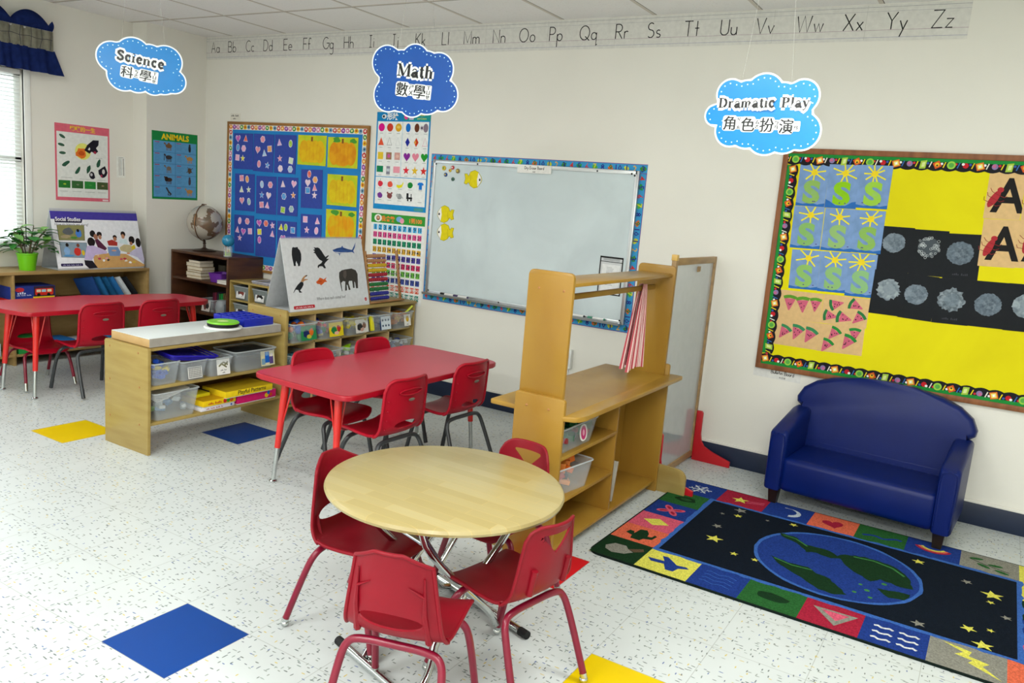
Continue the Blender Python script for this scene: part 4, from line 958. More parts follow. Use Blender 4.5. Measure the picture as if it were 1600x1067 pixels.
def hang(u, v):
    wv = .018 + .075 * v ** .8; y = 2.35 - .012 - .085 * v + wv * (2 * u - 1) * 1.15 + .0
    return (.6835 + (.012 + .022 * v) * (1 if True else 0) + .012 * v * sin(u * 2 * pi * 6) + .006 * sin(u * 17), y + .03 * v * sin(u * pi) * 0, 1.078 - .395 * v - .025 * v * abs(u - .5))
cloth_grid(g, hang, 90, 16, STRIPE, uv=True)
cloth_grid(g, lambda u, v: (hang(u, v)[0] - .022 - .012 * v, hang(u, v)[1] + .006, hang(u, v)[2] + .01 * v), 60, 12, STRIPE, uv=True)
cl = g.build('striped_cloth', ang=80); tag(cl, 'red and white striped cloth hanging in folds from the play stand rail', 'cloth')
# ------------------------------------------------------------------ mirror partition
mr_ = thing('mirror_partition', 'tall wood-framed clear partition on red feet behind the play stand', 'partition')
mx, my0, my1, mz = .752, 2.548, 3.215, 1.205
FR = mat('weathered_frame', '#b08f62', .45, .3, col2='#8f7452', vs=5, stretch=(1, 1, 5))
for (a, b, c, d_) in ((my0, my0 + .03, .02, mz), (my1 - .03, my1, .02, mz), (my0, my1, .02, .055), (my0, my1, mz - .035, mz)):
    g = MB(); g.b2(mx - .012, mx + .012, a + (.03 if c == .02 and d_ == .055 or c > 1 else 0), b - (.03 if c == .02 and d_ == .055 or c > 1 else 0), c, d_, FR, .002); g.build('frame_bar', mr_)
g = MB(); g.b2(mx - .003, mx + .003, my0 + .028, my1 - .028, .053, mz - .033, mat('acrylic_sheet', '#ccd2d4', .12, .6, alpha=.55, var=.02), 0); g.build('acrylic_sheet', mr_, smooth=False)
RF = PL('#c01824')
for yy in (2.548, 3.195):
    g = MB(); M = Matrix(((1, 0, 0, mx), (0, 0, -1, yy + .018), (0, 1, 0, 0), (0, 0, 0, 1)))
    pr = [(.013, 0), (.24, 0), (.24, .035), (.12, .072)] + [(.075, .09), (.055, .12), (.05, .16)] + [(.05, .29), (.042, .30), (.013, .30)]
    g.prism(pr, M, .018, RF, .003); g.prism([(-a, b) for a, b in pr][::-1], M, .018, RF, .003); g.build('red_foot', mr_)
g = MB(); g.box((mx + .014, my0 + .36, mz - .062), (.006, .05, .03), FR, .003); g.build('frame_catch', mr_)
g = MB(); g.box((0, 0, 0), (.03, .03, .03), PL('#d8b060'), .002); g.build('corner_bracket', mr_, loc=(mx, my0 + .012, mz + .004))
# ------------------------------------------------------------------ sofa
so = thing('sofa', 'child-sized blue vinyl sofa with curved back under the yellow bulletin board', 'sofa', (1.735, 2.965, 0), rad(-4.2))
Wd = .432   # half width
def bev_prism(poly, M, h, m, bev, seg=4):
    g = MB(); g.prism(poly, M, h, m, bev, seg); return g
g = MB(); g.b2(-Wd + .075, Wd - .075, -.235, .14, .085, .262, NAVYV, .030, 5); g.build('seat', so, ang=60)
for s in (-1, 1):
    # arm: tapering side with a rolled top, higher at the rear
    M = Matrix(((0, 0, 1, s * Wd - (.09 if s > 0 else 0)), (1, 0, 0, 0), (0, 1, 0, 0), (0, 0, 0, 1)))
    g = bev_prism([(-.24, .085), (.17, .085), (.17, .46), (.10, .46), (-.215, .40), (-.243, .385)], M, .09, NAVYV, .022, 4); ar = g.build('arm', so, ang=60)
    g = MB(); xx = s * (Wd - .045)
    g.tube([(xx - .034, -.2405, .12), (xx - .036, -.242, .33), (xx - .030, -.243, .372), (xx, -.243, .386), (xx + .030, -.243, .372), (xx + .036, -.242, .33), (xx + .034, -.2405, .12)], .0035, NAVYV, 6); g.build('piping', ar)
M = Matrix(((1, 0, 0, 0), (0, cos(rad(14)) * 0 + 0, -1, .235), (0, 1, 0, 0), (0, 0, 0, 1)))
back = [(-.36, .20), (.36, .20), (.37, .44), (.405, .452), (.428, .47), (.432, .50), (.405, .555), (.345, .60), (.26, .633), (.13, .655), (0, .662), (-.13, .655), (-.26, .633), (-.345, .60), (-.405, .555), (-.432, .50), (-.428, .47), (-.405, .452), (-.37, .44)]
bm_ = Matrix.Translation((0, .215, .20)) @ Matrix.Rotation(rad(-7), 4, 'X') @ Matrix.Translation((0, 0, -.20)) @ Matrix(((1, 0, 0, 0), (0, 0, -1, .0), (0, 1, 0, 0), (0, 0, 0, 1)))
g = bev_prism(back, bm_, .105, NAVYV, .028, 5); g.build('backrest', so, ang=60)
g = MB(); g.b2(-Wd + .05, Wd - .05, .12, .20, .085, .30, NAVYV, .01); g.build('rear_rail', so)
LEGB = mat('dark_wood_leg', '#17110e', .4, .4)
for x_ in (-1, 1):
    for y_ in (-.195, .15):
        g = MB(); g.mesh([(x_ * (Wd - .05) + a * k, y_ + b * k, z) for z, k in ((0, .018), (.088, .026)) for a, b in ((-1, -1), (1, -1), (1, 1), (-1, 1))], [(3, 2, 1, 0), (4, 5, 6, 7), (0, 1, 5, 4), (1, 2, 6, 5), (2, 3, 7, 6), (3, 0, 4, 7)], LEGB); g.build('leg', so, smooth=False)
# ------------------------------------------------------------------ rug
random.seed(4)
RX0, RX1, RY0, RY1 = .865, 2.655, 1.595, 2.80; RW_, RH_ = RX1 - RX0, RY1 - RY0
R = Art(RW_, RH_, RG('#14201c'), .008, outline=rrect(-RW_ / 2, RW_ / 2, -RH_ / 2, RH_ / 2, .05, 6))
def ru(x, y): return ((x - RX0) / RW_, (y - RY0) / RH_)
def rrc(x0, y0, x1, y1, m): a, b = ru(x0, y0), ru(x1, y1); R.rect(a[0], a[1], b[0], b[1], m)
def rl(x, y, pts, k, m, rot=0): u, v = ru(x, y); R.local(u, v, pts, k, m, rot)
def rst(pts, w, m): R.stroke([ru(*p) for p in pts], w, m)
def jag(x0, y0, x1, y1, a=.006, st=.03):
    n = max(2, int(hypot(x1 - x0, y1 - y0) / st)); return [(x0 + (x1 - x0) * i / n + (random.uniform(-a, a) if 0 < i < n else 0), y0 + (y1 - y0) * i / n + (random.uniform(-a, a) if 0 < i < n else 0)) for i in range(n)]
RB, RGN, RDG, RRD, RYL, ROR, RPK, RGY, RNB, RSB = [RG(h) for h in ('#1f3a86', '#28602e', '#14341c', '#a3213a', '#dcd75a', '#dd6a4c', '#d65a74', '#8b8a80', '#0b1522', '#3a66b4')]
bx = [.872, 1.075, 1.294, 1.497, 1.719, 1.929, 2.146, 2.385, 2.648]; tx_ = [.872, 1.10, 1.33, 1.547, 1.759, 1.975, 2.198, 2.425, 2.648]; ly = [1.602, 1.80, 2.0, 2.19, 2.385, 2.585, 2.793]
yb, ytp, xl_, xr_ = 1.815, 2.585, 1.085, 2.425
for k in range(8): rrc(bx[k], 1.602, bx[k + 1], yb, [RDG, RYL, RB, RGN, RRD, RB, RGY, ROR][k]); rrc(tx_[k], ytp, tx_[k + 1], 2.793, [RB, RRD, RB, ROR, RGN, RB, RGY, RYL][k])
for k in range(1, 5): rrc(.872, ly[k] + (.015 if k == 1 else 0), xl_, ly[k + 1], [0, ROR, RPK, RB, RGN][k]); rrc(xr_, ly[k] + (.015 if k == 1 else 0), 2.648, ly[k + 1], [0, RPK, RB, RDG, RYL][k])
fld = jag(xl_ - .012, yb - .012, xr_ + .012, yb - .012) + jag(xr_ + .012, yb - .012, xr_ + .012, ytp + .012) + jag(xr_ + .012, ytp + .012, xl_ - .012, ytp + .012) + jag(xl_ - .012, ytp + .012, xl_ - .012, yb - .012)
R.poly([ru(*p) for p in fld], RSB); rrc(xl_ + .01, yb + .01, xr_ - .01, ytp - .01, RNB)
u, v = ru(1.752, 2.195); R.ell(u, v, .337, .337, RSB, 56, jit=.008); R.ell(u, v, .322, .322, RB, 56, jit=.004)
def blob(pts, m, a=.006): R.poly([ru(*p) for i in range(len(pts)) for p in jag(*pts[i], *pts[(i + 1) % len(pts)], a, .02)], m)
import itertools
GN2 = RG('#3f7f42')
# continents, read across the rug
blob([(1.475, 2.385), (1.535, 2.39), (1.60, 2.33), (1.70, 2.335), (1.74, 2.30), (1.765, 2.345), (1.84, 2.38), (1.94, 2.37), (2.01, 2.31), (2.04, 2.24), (2.055, 2.17), (1.99, 2.16), (1.93, 2.18), (1.90, 2.13), (1.84, 2.17), (1.79, 2.22), (1.755, 2.28), (1.72, 2.255), (1.66, 2.27), (1.62, 2.245), (1.58, 2.30), (1.54, 2.33), (1.49, 2.35)], RDG)
blob([(1.50, 2.10), (1.58, 2.075), (1.66, 2.09), (1.70, 2.05), (1.76, 2.035), (1.80, 1.98), (1.84, 1.93), (1.80, 1.90), (1.74, 1.90), (1.68, 1.945), (1.60, 2.0), (1.53, 2.06)], RDG)
blob([(1.93, 2.08), (1.99, 2.10), (2.05, 2.11), (2.035, 2.04), (1.98, 2.02)], RDG, .004)
for (x, y, r) in ((1.90, 2.03, .012), (1.87, 2.07, .009), (1.86, 1.98, .01), (1.92, 1.97, .01), (1.95, 2.14, .012)): rl(x, y, CIR, r, GN2)
rst([(1.80, 2.345), (1.88, 2.36), (1.96, 2.335), (2.01, 2.28)], .010, GN2); rst([(1.52, 2.085), (1.60, 2.06), (1.68, 2.07)], .008, GN2); rst([(1.49, 2.375), (1.55, 2.365), (1.61, 2.315)], .008, GN2)
for (x, y, r, c) in ((1.245, 2.535, .034, RGY), (1.125 + .06, 2.43, .014, RGY), (1.255, 2.455, .022, RYL), (1.385, 2.50, .012, RGY), (1.50, 2.535, .022, RYL), (1.215, 2.255, .026, RGY), (1.25, 2.10, .042, RYL), (1.37, 2.0, .020, RYL), (1.46, 2.0, .018, RYL),
                     (2.045, 2.50, .028, RYL), (2.235, 2.42, .024, RGY), (2.33, 2.35, .045, RYL), (2.325, 2.27, .018, RYL), (2.38, 2.16, .022, RGY), (2.10, 1.87, .028, RGY), (2.26, 1.96, .030, RYL), (2.33, 2.0, .016, RYL), (2.31, 1.855, .038, RYL)):
    rl(x, y, STAR, r, c, random.uniform(0, 1))
# edge pictures
rl(.965, 1.70, [(-1, 0), (-.6, .7), (.2, .8), (.5, .4), (1, .1), (.6, -.5), (-.2, -.8), (-.8, -.5)], .062, RGY); rl(1.03, 1.735, [(-1, -.3), (.6, 1), (1, .2), (0, -.8)], .032, RG('#5d4a38'))
rl(1.185, 1.705, [(-1.2, .1), (-.9, -.25), (-.2, -.15), (.1, -.75), (.5, -.7), (.6, -.2), (1.1, .1), (.9, .25), (.4, .15), (.2, .35), (-.3, .8), (-.6, .75), (-.3, .2)], .078, RB)
for q in range(4): rst([(1.33 + i * .018, 1.66 + q * .032 + .007 * sin(i * 1.6)) for i in range(8)], .0035, RSB)
u, v = ru(1.608, 1.705); R.ell(u, v, .062, .034, RDG, 18, jit=.08)
rl(1.83, 1.70, [(-1.1, .7), (1.1, .8), (.2, -.9)], .072, RGY); rl(1.83, 1.71, [(-.7, .45), (.75, .5), (.2, -.5)], .068, RPK)
for q in range(6): xx = 1.965 + (q % 2) * .085; yy = 1.65 + (q // 2) * .048; rst([(xx + i * .013, yy + .006 * sin(i * 2)) for i in range(6)], .011, RG('#d9dde0'))
rl(2.27, 1.71, [(-1, 1.0), (.1, .75), (0, .3), (.75, .1), (.5, -.25), (1.2, -1.0), (.0, -.3), (.15, 0), (-.5, .15), (-.2, .5)], .085, RYL)
rl(2.52, 1.71, [(cos(k * pi / 8) * (1 if k % 2 else .55), sin(k * pi / 8) * (1 if k % 2 else .55)) for k in range(16)], .085, RYL)
rl(.975, 1.905, [(-.9, -.2), (-.8, .3), (-.5, .25), (-.4, -.05), (-.3, .8), (.1, .95), (.4, .5), (.5, .0), (.75, .1), (.8, .5), (1, .4), (.9, -.3), (.4, -.5), (.3, -.9), (-.3, -.9), (-.4, -.4)], .07, RDG)
rl(.975, 2.095, [(-1, 0), (0, .75), (1, 0), (0, -.75)], .062, RYL)
for q in range(4):
    a = q * pi / 2 + .6; u, v = ru(.975 + .036 * cos(a), 2.285 + .036 * sin(a)); R.ell(u, v, .036, .018, RPK, 14, rot=a); R.ell(u, v, .022, .009, RRD, 10, rot=a)
u, v = ru(.98, 2.485); R.ell(u, v, .055, .035, RDG, 14, jit=.15); R.ell(u, v, .03, .018, RG('#27522a'), 10)
for q in range(3): a = q * pi / 3 + .2; rst([(.985 - .06 * cos(a), 2.69 - .06 * sin(a)), (.985 + .06 * cos(a), 2.69 + .06 * sin(a))], .010, RG('#c9d4dd'))
for q in range(6): a = q * pi / 3 + .2; rst([(.985 + .035 * cos(a + .5), 2.69 + .035 * sin(a + .5)), (.985 + .042 * cos(a), 2.69 + .042 * sin(a)), (.985 + .05 * cos(a - .4), 2.69 + .05 * sin(a - .4))], .006, RG('#c9d4dd'))
rl(1.20, 2.685, STAR, .045, RYL, .2); 
for q in range(3): rst([(1.235, 2.665 + q * .014), (1.315, 2.70 + q * .012)], .005, RPK)
rl(1.44, 2.69, arcpts(0, 0, 1, 1, -70, 130, 12) + arcpts(-.35, .1, .95, .85, 110, -50, 10), .06, RG('#c9d4dd'), -.2)
rl(1.652, 2.69, HEART, .052, RRD, .3)
rst(smoothpath([(1.79, 2.66), (1.84, 2.69), (1.88, 2.66), (1.93, 2.71), (1.955, 2.70)], 2), .018, RB)
for q, c in enumerate((RRD, ROR, RYL)): rst([(2.086 + (.075 - q * .013) * cos(rad(200 + k * 14)), 2.74 + (.075 - q * .013) * sin(rad(200 + k * 14))) for k in range(11)], .012, c)
rst([(2.235, 2.72), (2.30, 2.685), (2.39, 2.655)], .006, RDG)
for (x, y, a) in ((2.26, 2.735, .4), (2.29, 2.665, 2.6), (2.335, 2.70, .2), (2.36, 2.64, 2.8)): u, v = ru(x, y); R.ell(u, v, .030, .013, RGN, 12, rot=a)
u, v = ru(2.535, 2.69); R.ell(u, v, .06, .045, RB, 16); u, v = ru(2.535, 2.485); R.ell(u, v, .05, .05, RGY, 16); u, v = ru(2.535, 2.29); R.ell(u, v, .05, .03, RGN, 14); u, v = ru(2.535, 2.095); R.ell(u, v, .045, .045, RRD, 14)
for q in range(3): rst([(2.47, 1.87 + .035 * q), (2.52, 1.885 + .035 * q), (2.60, 1.86 + .035 * q)], .014, RGY)
rug = R.mb.build('rug', None, ((RX0 + RX1) / 2, (RY0 + RY1) / 2, .0003), (0, 0, rad(-.4)), smooth='flat'); tag(rug, 'picture rug with the Earth on a starry black field before the blue sofa', 'rug')

# ------------------------------------------------------------------ alphabet strip
O_ = lambda cx, cy, rx, ry, a=90, b=450, n=18: arcpts(cx, cy, rx, ry, a, b, n)
GL = {
 'A': (.62, [[(0, 0), (.31, 1), (.62, 0)], [(.12, .38), (.5, .38)]]), 'B': (.52, [[(0, 0), (0, 1), (.28, 1)] + O_(.28, .76, .2, .24, 90, -90, 8) + [(0, .52)], [(.28, .52)] + O_(.3, .26, .22, .26, 90, -90, 8) + [(0, 0)]]),
 'C': (.6, [O_(.38, .5, .38, .5, 50, 310, 16)]), 'D': (.6, [[(0, 0), (0, 1), (.2, 1)] + O_(.2, .5, .4, .5, 90, -90, 12) + [(0, 0)]]), 'E': (.48, [[(.48, 1), (0, 1), (0, 0), (.48, 0)], [(0, .5), (.4, .5)]]),
 'F': (.48, [[(.48, 1), (0, 1), (0, 0)], [(0, .5), (.4, .5)]]), 'G': (.68, [O_(.38, .5, .38, .5, 50, 360, 20) + [(.45, .5)]]), 'H': (.55, [[(0, 0), (0, 1)], [(.55, 0), (.55, 1)], [(0, .5), (.55, .5)]]),
 'I': (.3, [[(.15, 0), (.15, 1)], [(0, 1), (.3, 1)], [(0, 0), (.3, 0)]]), 'J': (.42, [[(.32, 1), (.32, .2)] + O_(.16, .2, .16, .2, 0, -170, 8), [(.15, 1), (.48, 1)]]), 'K': (.5, [[(0, 0), (0, 1)], [(.5, 1), (0, .45)], [(.14, .58), (.52, 0)]]),
 'L': (.45, [[(0, 1), (0, 0), (.45, 0)]]), 'M': (.7, [[(0, 0), (0, 1), (.35, .1), (.7, 1), (.7, 0)]]), 'N': (.58, [[(0, 0), (0, 1), (.58, 0), (.58, 1)]]), 'O': (.8, [O_(.4, .5, .4, .5)]),
 'P': (.5, [[(0, 0), (0, 1), (.24, 1)] + O_(.24, .74, .24, .26, 90, -90, 8) + [(0, .48)]]), 'Q': (.8, [O_(.4, .5, .4, .5), [(.45, .25), (.82, -.05)]]), 'R': (.52, [[(0, 0), (0, 1), (.24, 1)] + O_(.24, .74, .24, .26, 90, -90, 8) + [(0, .48)], [(.2, .48), (.52, 0)]]),
 'S': (.5, [O_(.26, .76, .22, .24, 40, 270, 10) + O_(.26, .26, .24, .26, 90, -140, 10)]), 'T': (.6, [[(0, 1), (.6, 1)], [(.3, 1), (.3, 0)]]), 'U': (.55, [[(0, 1), (0, .28)] + O_(.275, .28, .275, .28, 180, 360, 10) + [(.55, 1)]]),
 'V': (.6, [[(0, 1), (.3, 0), (.6, 1)]]), 'W': (.9, [[(0, 1), (.22, 0), (.45, 1), (.68, 0), (.9, 1)]]), 'X': (.6, [[(0, 1), (.6, 0)], [(.6, 1), (0, 0)]]), 'Y': (.6, [[(0, 1), (.3, .5), (.6, 1)], [(.3, .5), (.3, 0)]]), 'Z': (.58, [[(0, 1), (.58, 1), (0, 0), (.58, 0)]]),
 'a': (.44, [O_(.21, .25, .21, .25), [(.42, .5), (.42, 0)]]), 'b': (.44, [[(0, 1), (0, 0)], O_(.21, .25, .21, .25)]), 'c': (.4, [O_(.22, .25, .22, .25, 50, 310, 12)]), 'd': (.44, [O_(.21, .25, .21, .25), [(.42, 1), (.42, 0)]]),
 'e': (.44, [[(.02, .25), (.43, .25)] + O_(.22, .25, .22, .25, 0, 310, 14)]), 'f': (.32, [O_(.2, .85, .13, .15, 20, 180, 6) + [(.07, 0)], [(-.06, .5), (.25, .5)]]), 'g': (.44, [O_(.21, .25, .21, .25), [(.42, .5), (.42, -.3)] + O_(.22, -.3, .2, .18, 0, -150, 8)]),
 'h': (.4, [[(0, 1), (0, 0)], [(0, .3)] + O_(.2, .3, .2, .2, 180, 0, 8) + [(.4, 0)]]), 'i': (.08, [[(.04, .5), (.04, 0)], [(.04, .68), (.04, .74)]]), 'j': (.2, [[(.16, .5), (.16, -.3)] + O_(.02, -.3, .14, .16, 0, -120, 6), [(.16, .68), (.16, .74)]]),
 'k': (.34, [[(0, 1), (0, 0)], [(.32, .5), (0, .2)], [(.1, .28), (.34, 0)]]), 'l': (.05, [[(.02, 1), (.02, 0)]]), 'm': (.62, [[(0, .5), (0, 0)], [(0, .32)] + O_(.155, .34, .155, .16, 180, 0, 8) + [(.31, 0)], [(.31, .32)] + O_(.465, .34, .155, .16, 180, 0, 8) + [(.62, 0)]]),
 'n': (.38, [[(0, .5), (0, 0)], [(0, .3)] + O_(.19, .32, .19, .18, 180, 0, 8) + [(.38, 0)]]), 'o': (.44, [O_(.22, .25, .22, .25)]), 'p': (.44, [[(0, .5), (0, -.45)], O_(.22, .25, .21, .25)]), 'q': (.5, [O_(.21, .25, .21, .25), [(.42, .5), (.42, -.4), (.52, -.32)]]),
 'r': (.28, [[(0, .5), (0, 0)], [(0, .28)] + O_(.17, .3, .17, .2, 180, 50, 6)]), 's': (.32, [O_(.17, .37, .14, .13, 40, 270, 8) + O_(.17, .12, .15, .12, 90, -140, 8)]), 't': (.3, [[(.15, 1), (.15, 0)], [(0, .52), (.3, .52)]]), 'u': (.38, [[(0, .5), (0, .2)] + O_(.19, .2, .19, .2, 180, 360, 8) + [(.38, .5), (.38, 0)]]),
 'v': (.38, [[(0, .5), (.19, 0), (.38, .5)]]), 'w': (.56, [[(0, .5), (.14, 0), (.28, .5), (.42, 0), (.56, .5)]]), 'x': (.36, [[(0, .5), (.36, 0)], [(.36, .5), (0, 0)]]), 'y': (.4, [[(0, .5), (.2, 0)], [(.4, .5), (.06, -.45)]]), 'z': (.36, [[(0, .5), (.36, .5), (0, 0), (.36, 0)]]), ' ': (.3, [])}
def hand(A, s, x, y, k, w, m, gap=.14):
    """stroke lettering centred on x (metres), baseline y, cap height k"""
    tw = sum(GL[c][0] + gap for c in s) - gap; cx = x - tw * k / 2
    for c in s:
        for st in GL[c][1]: A.stroke([(cx + p[0] * k, y + p[1] * k) for p in st], w, m, metric=True)
        cx += (GL[c][0] + gap) * k
random.seed(2)
AX0, AX1, AZ0, AZ1 = -3.758, 1.832, 2.370, 2.545; AW = AX1 - AX0
A = Art(AW, AZ1 - AZ0, P('#dddcd6'), .0012); zm = (AZ0 + AZ1) / 2; INK = P('#1c1c1c'); xm = (AX0 + AX1) / 2
for z_, c in ((2.533, '#8f8f95'), (2.422, '#a98a9c'), (2.387, '#9090b0'), (2.512, '#b4b4b8')): A.stroke([(-AW / 2, z_ - zm), (AW / 2, z_ - zm)], .0016, P(c), metric=True)
LX = [-3.647, -3.442, -3.228, -3.022, -2.801, -2.594, -2.375, -2.17, -1.948, -1.734, -1.505, -1.291, -1.075, -0.858, -0.645, -0.436, -0.209, 0.012, 0.215, 0.443, 0.657, 0.857, 1.091, 1.306, 1.51, 1.716]
for k in range(26): hand(A, chr(65 + k) + chr(97 + k), LX[k] - xm, 2.424 - zm,   .082, .0056, INK, .17)
for k in range(1, 12): xx = AX0 + AW * k / 12 - xm; A.stroke([(xx, -.085), (xx, .085)], .0012, P('#b8b6ae'), metric=True)
tag(A.build('alphabet_strip', on_wall(xm, zm), RW), 'long white handwriting alphabet strip from Aa to Zz along the top of the wall', 'alphabet strip')
# ------------------------------------------------------------------ whiteboard and number border
wbx0, wbx1, wbz0, wbz1 = -1.345, .268, .677, 1.700; bw = .056
nb = thing('number_border', 'blue paper border printed with numbers one to ten around the whiteboard', 'wall border', (0, 0, 0), 0)
NC = ['#2b2a8a', '#c8303a', '#1d8a45', '#e0b428', '#e86a30', '#7a35a0']
def numstrip(Lm, flipc=0):
    A = Art(Lm, bw, P('#3f9ad0'), .0010); A.rect(0, 0, 1, .07, P('#7a4a9a')); A.rect(0, .93, 1, 1, P('#7a4a9a')); n = int(Lm / .053)
    seq = ['1', '2', '3', '4', '5', '6', '7', '8', '9', '10']
    for k in range(n):
        u = (k + .5) / n; q = seq[(k + 3) % 10]
        if k % 2: A.ell(u, .5, .019, .014, P(['#2f9a48', '#58b848', '#d87038', '#c8d040', '#3f8a3a'][(k // 2) % 5]), 9, jit=.3)
        A.text(q, u, .5, .052, P(['#2b2a8a', '#e8b030', '#2b2a8a', '#d04040', '#3a2a90', '#d03a3a', '#d8d040', '#2b2a8a', '#1d7a45', '#3a2a90'][(k + 3) % 10]), off=.015, res=1)
    return A
numstrip(wbx1 - wbx0).build('border_strip', on_wall((wbx0 + wbx1) / 2, wbz1 - bw / 2), RW, nb)
numstrip(wbx1 - wbx0).build('border_strip', on_wall((wbx0 + wbx1) / 2, wbz0 + bw / 2), RW, nb)
numstrip(wbz1 - wbz0 - 2 * bw).build('border_strip', on_wall(wbx0 + bw / 2, (wbz0 + wbz1) / 2), (pi / 2, pi / 2, 0), nb)
numstrip(wbz1 - wbz0 - 2 * bw).build('border_strip', on_wall(wbx1 - bw / 2, (wbz0 + wbz1) / 2), (pi / 2, pi / 2, 0), nb)
wbd = thing('whiteboard', 'large white dry erase board with aluminium frame on the main wall', 'whiteboard', (0, 0, 0))
qx0, qx1, qz0, qz1 = -1.302, .215, .738, 1.648; YB = YW - .018
g = MB(); g.b2(qx0, qx1, YB, YW - .003, qz0, qz1, BOARDW, 0); g.build('writing_surface', wbd, smooth=False)
for (a, b, c, d_) in ((qx0 - .012, qx0 + .012, qz0 - .012, qz1 + .012), (qx1 - .012, qx1 + .012, qz0 - .012, qz1 + .012), (qx0, qx1, qz1 - .012, qz1 + .012), (qx0, qx1, qz0 - .012, qz0 + .012)):
    g = MB(); g.b2(a, b, YB - .006, YW - .0025, c, d_, ALU, .002); g.build('frame_rail', wbd)
g = MB(); M = Matrix(((0, 0, 1, qx0), (1, 0, 0, 0), (0, 1, 0, 0), (0, 0, 0, 1)))
g.prism([(YB - .006, qz0 - .014), (YB - .006, qz0 - .002), (YB - .050, qz0 - .006), (YB - .058, qz0 + .004), (YB - .061, qz0 + .002), (YB - .054, qz0 - .014)], M, qx1 - qx0, ALU, 0); g.build('marker_tray', wbd, smooth=False)
for k, (px, pz) in enumerate(((-1.285, 1.63), (-.94, 1.645), (-.05, 1.645), (.2, 1.63), (-1.285, .75), (-.688, .742), (.2, .75), (.18, 1.64))): g = MB(); g.lathe([(0, 0), (.006, 0), (.005, .002), (0, .002)], BLACK, seg=8, M=Matrix.Translation((px, YB - .0062, pz)) @ Matrix.Rotation(pi / 2, 4, 'X')); g.build('screw', wbd)
def on_board(A, name, x, z, t, label, cat, group=None, d=.0185): o = A.build(name, (x, YW - d, z), wrot(t)); return tag(o, label, cat, group)
A = Art(.252, .05, P('#eeeeea')); hand(A, 'Dry Erase Board', 0, .000, .0175, .0026, INK, .16); A.text('白板', .5, .18, .011, INK)
on_board(A, 'paper_sign', -.497, 1.632, .01, 'white paper strip lettered Dry Erase Board at the top of the whiteboard', 'label', d=.0255)
def fish(name, x, z, t, flip, label):
    fp = [(-.05, .02), (-.035, .05), (0, .062), (.03, .05), (.055, .02), (.062, .0), (.055, -.02), (.03, -.052), (0, -.060), (-.03, -.046), (-.048, -.022), (-.062, -.038), (-.084, -.030), (-.074, 0), (-.084, .034), (-.062, .036)]
    s_ = -1 if flip else 1
    A = Art(.17, .12, P('#e4d41c'), .0012, outline=[(a * s_, b) for a, b in (fp if s_ > 0 else fp)][::s_])
    eye = [(.03 * s_ + .0, .048), (.05 * s_, .022), (.058 * s_, 0), (.05 * s_, -.022), (.03 * s_, -.048), (.022 * s_, 0)]; A.mpoly(eye, P('#f4f4ee'))
    A.ell(.5 + .045 * s_ / .17, .5, .0075, .0085, P('#18181a'), 12); A.ell(.5 + .047 * s_ / .17, .52, .002, .002, P('#f4f4f0'), 6)
    A.stroke([(a * s_ * .97, b * .97) for a, b in fp] + [(fp[0][0] * s_ * .97, fp[0][1] * .97)], .0016, P('#6a6420'), metric=True); A.stroke([(-.035 * s_, .03), (-.028 * s_, 0), (-.036 * s_, -.03)], .0012, P('#8a8228'), metric=True)
    on_board(A, name, x, z, t, label, 'paper fish', 'yellow paper fish on the whiteboard')
fish('paper_fish', -.960, 1.543, .0, False, 'yellow paper fish facing the other way from the pair, at the top of the whiteboard')
fish('paper_fish', -1.190, 1.292, .03, True, 'upper of the two yellow paper fish at the window side of the whiteboard')
fish('paper_fish', -1.182, 1.168, .03, True, 'lower of the two yellow paper fish at the window side of the whiteboard')
for k, (x, z, c, r) in enumerate(((-1.218, 1.605, '#d8b828', .016), (-1.145, 1.612, '#c8303a', .013), (-1.10, 1.592, '#8a7a48', .016), (-1.20, 1.562, '#2a4a8a', .014), (-1.137, 1.535, '#3f6a5a', .013), (-1.165, 1.592, '#e0c030', .011))):
    g = MB(); M = Matrix.Translation((x, YW - .0185, z)) @ Matrix.Rotation(pi / 2, 4, 'X')
    g.lathe([(0, 0), (r, 0), (r, .005), (r * .7, .009), (0, .010)], PL(c), seg=16, M=M); g.lathe([(0, .0098), (r * .45, .0098), (0, .0112)], PL(['#6aa040', '#e8e4e0', '#d8c040', '#c8b040', '#2a4a40', '#b03020'][k]), seg=10, M=M)
    tag(g.build('magnet'), 'small ' + ['yellow', 'red', 'olive', 'navy blue', 'dark teal', 'bright yellow oval'][k] + ' magnet in the upper corner of the whiteboard', 'magnet', 'magnets on the whiteboard')
cb_ = thing('hanging_pocket', 'clear hanging pocket with black edges and a printed sheet on the whiteboard', 'pocket', (.106, YW - .0185, 1.016), rot=(pi / 2, 0, 0))
A = Art(.150, .232, mat('clear_pocket', '#e4e8ea', .2, .5, alpha=.8, var=.01), .0008); A.rect(.1, .05, .9, .80, P('#e6e8e8'))
for k in range(14): A.rect(.30, .72 - k * .036, .30 + .25 + .1 * (k * 7 % 4) / 4, .728 - k * .036, P('#8a8e92'))
A.rect(.12, .895, .88, .96, P('#b0b4b6')); A.build('pocket_sheet', (0, 0, 0), (0, 0, 0), cb_)
for (a, b, c, d_) in ((-.078, -.071, -.118, .118), (.071, .078, -.118, .118), (-.078, .078, .108, .118), (-.078, .078, -.118, -.111), (-.078, .078, .084, .088)): g = MB(); g.b2(a, b, c, d_, .001, .0035, BLACK, .0006); g.build('black_edge', cb_)
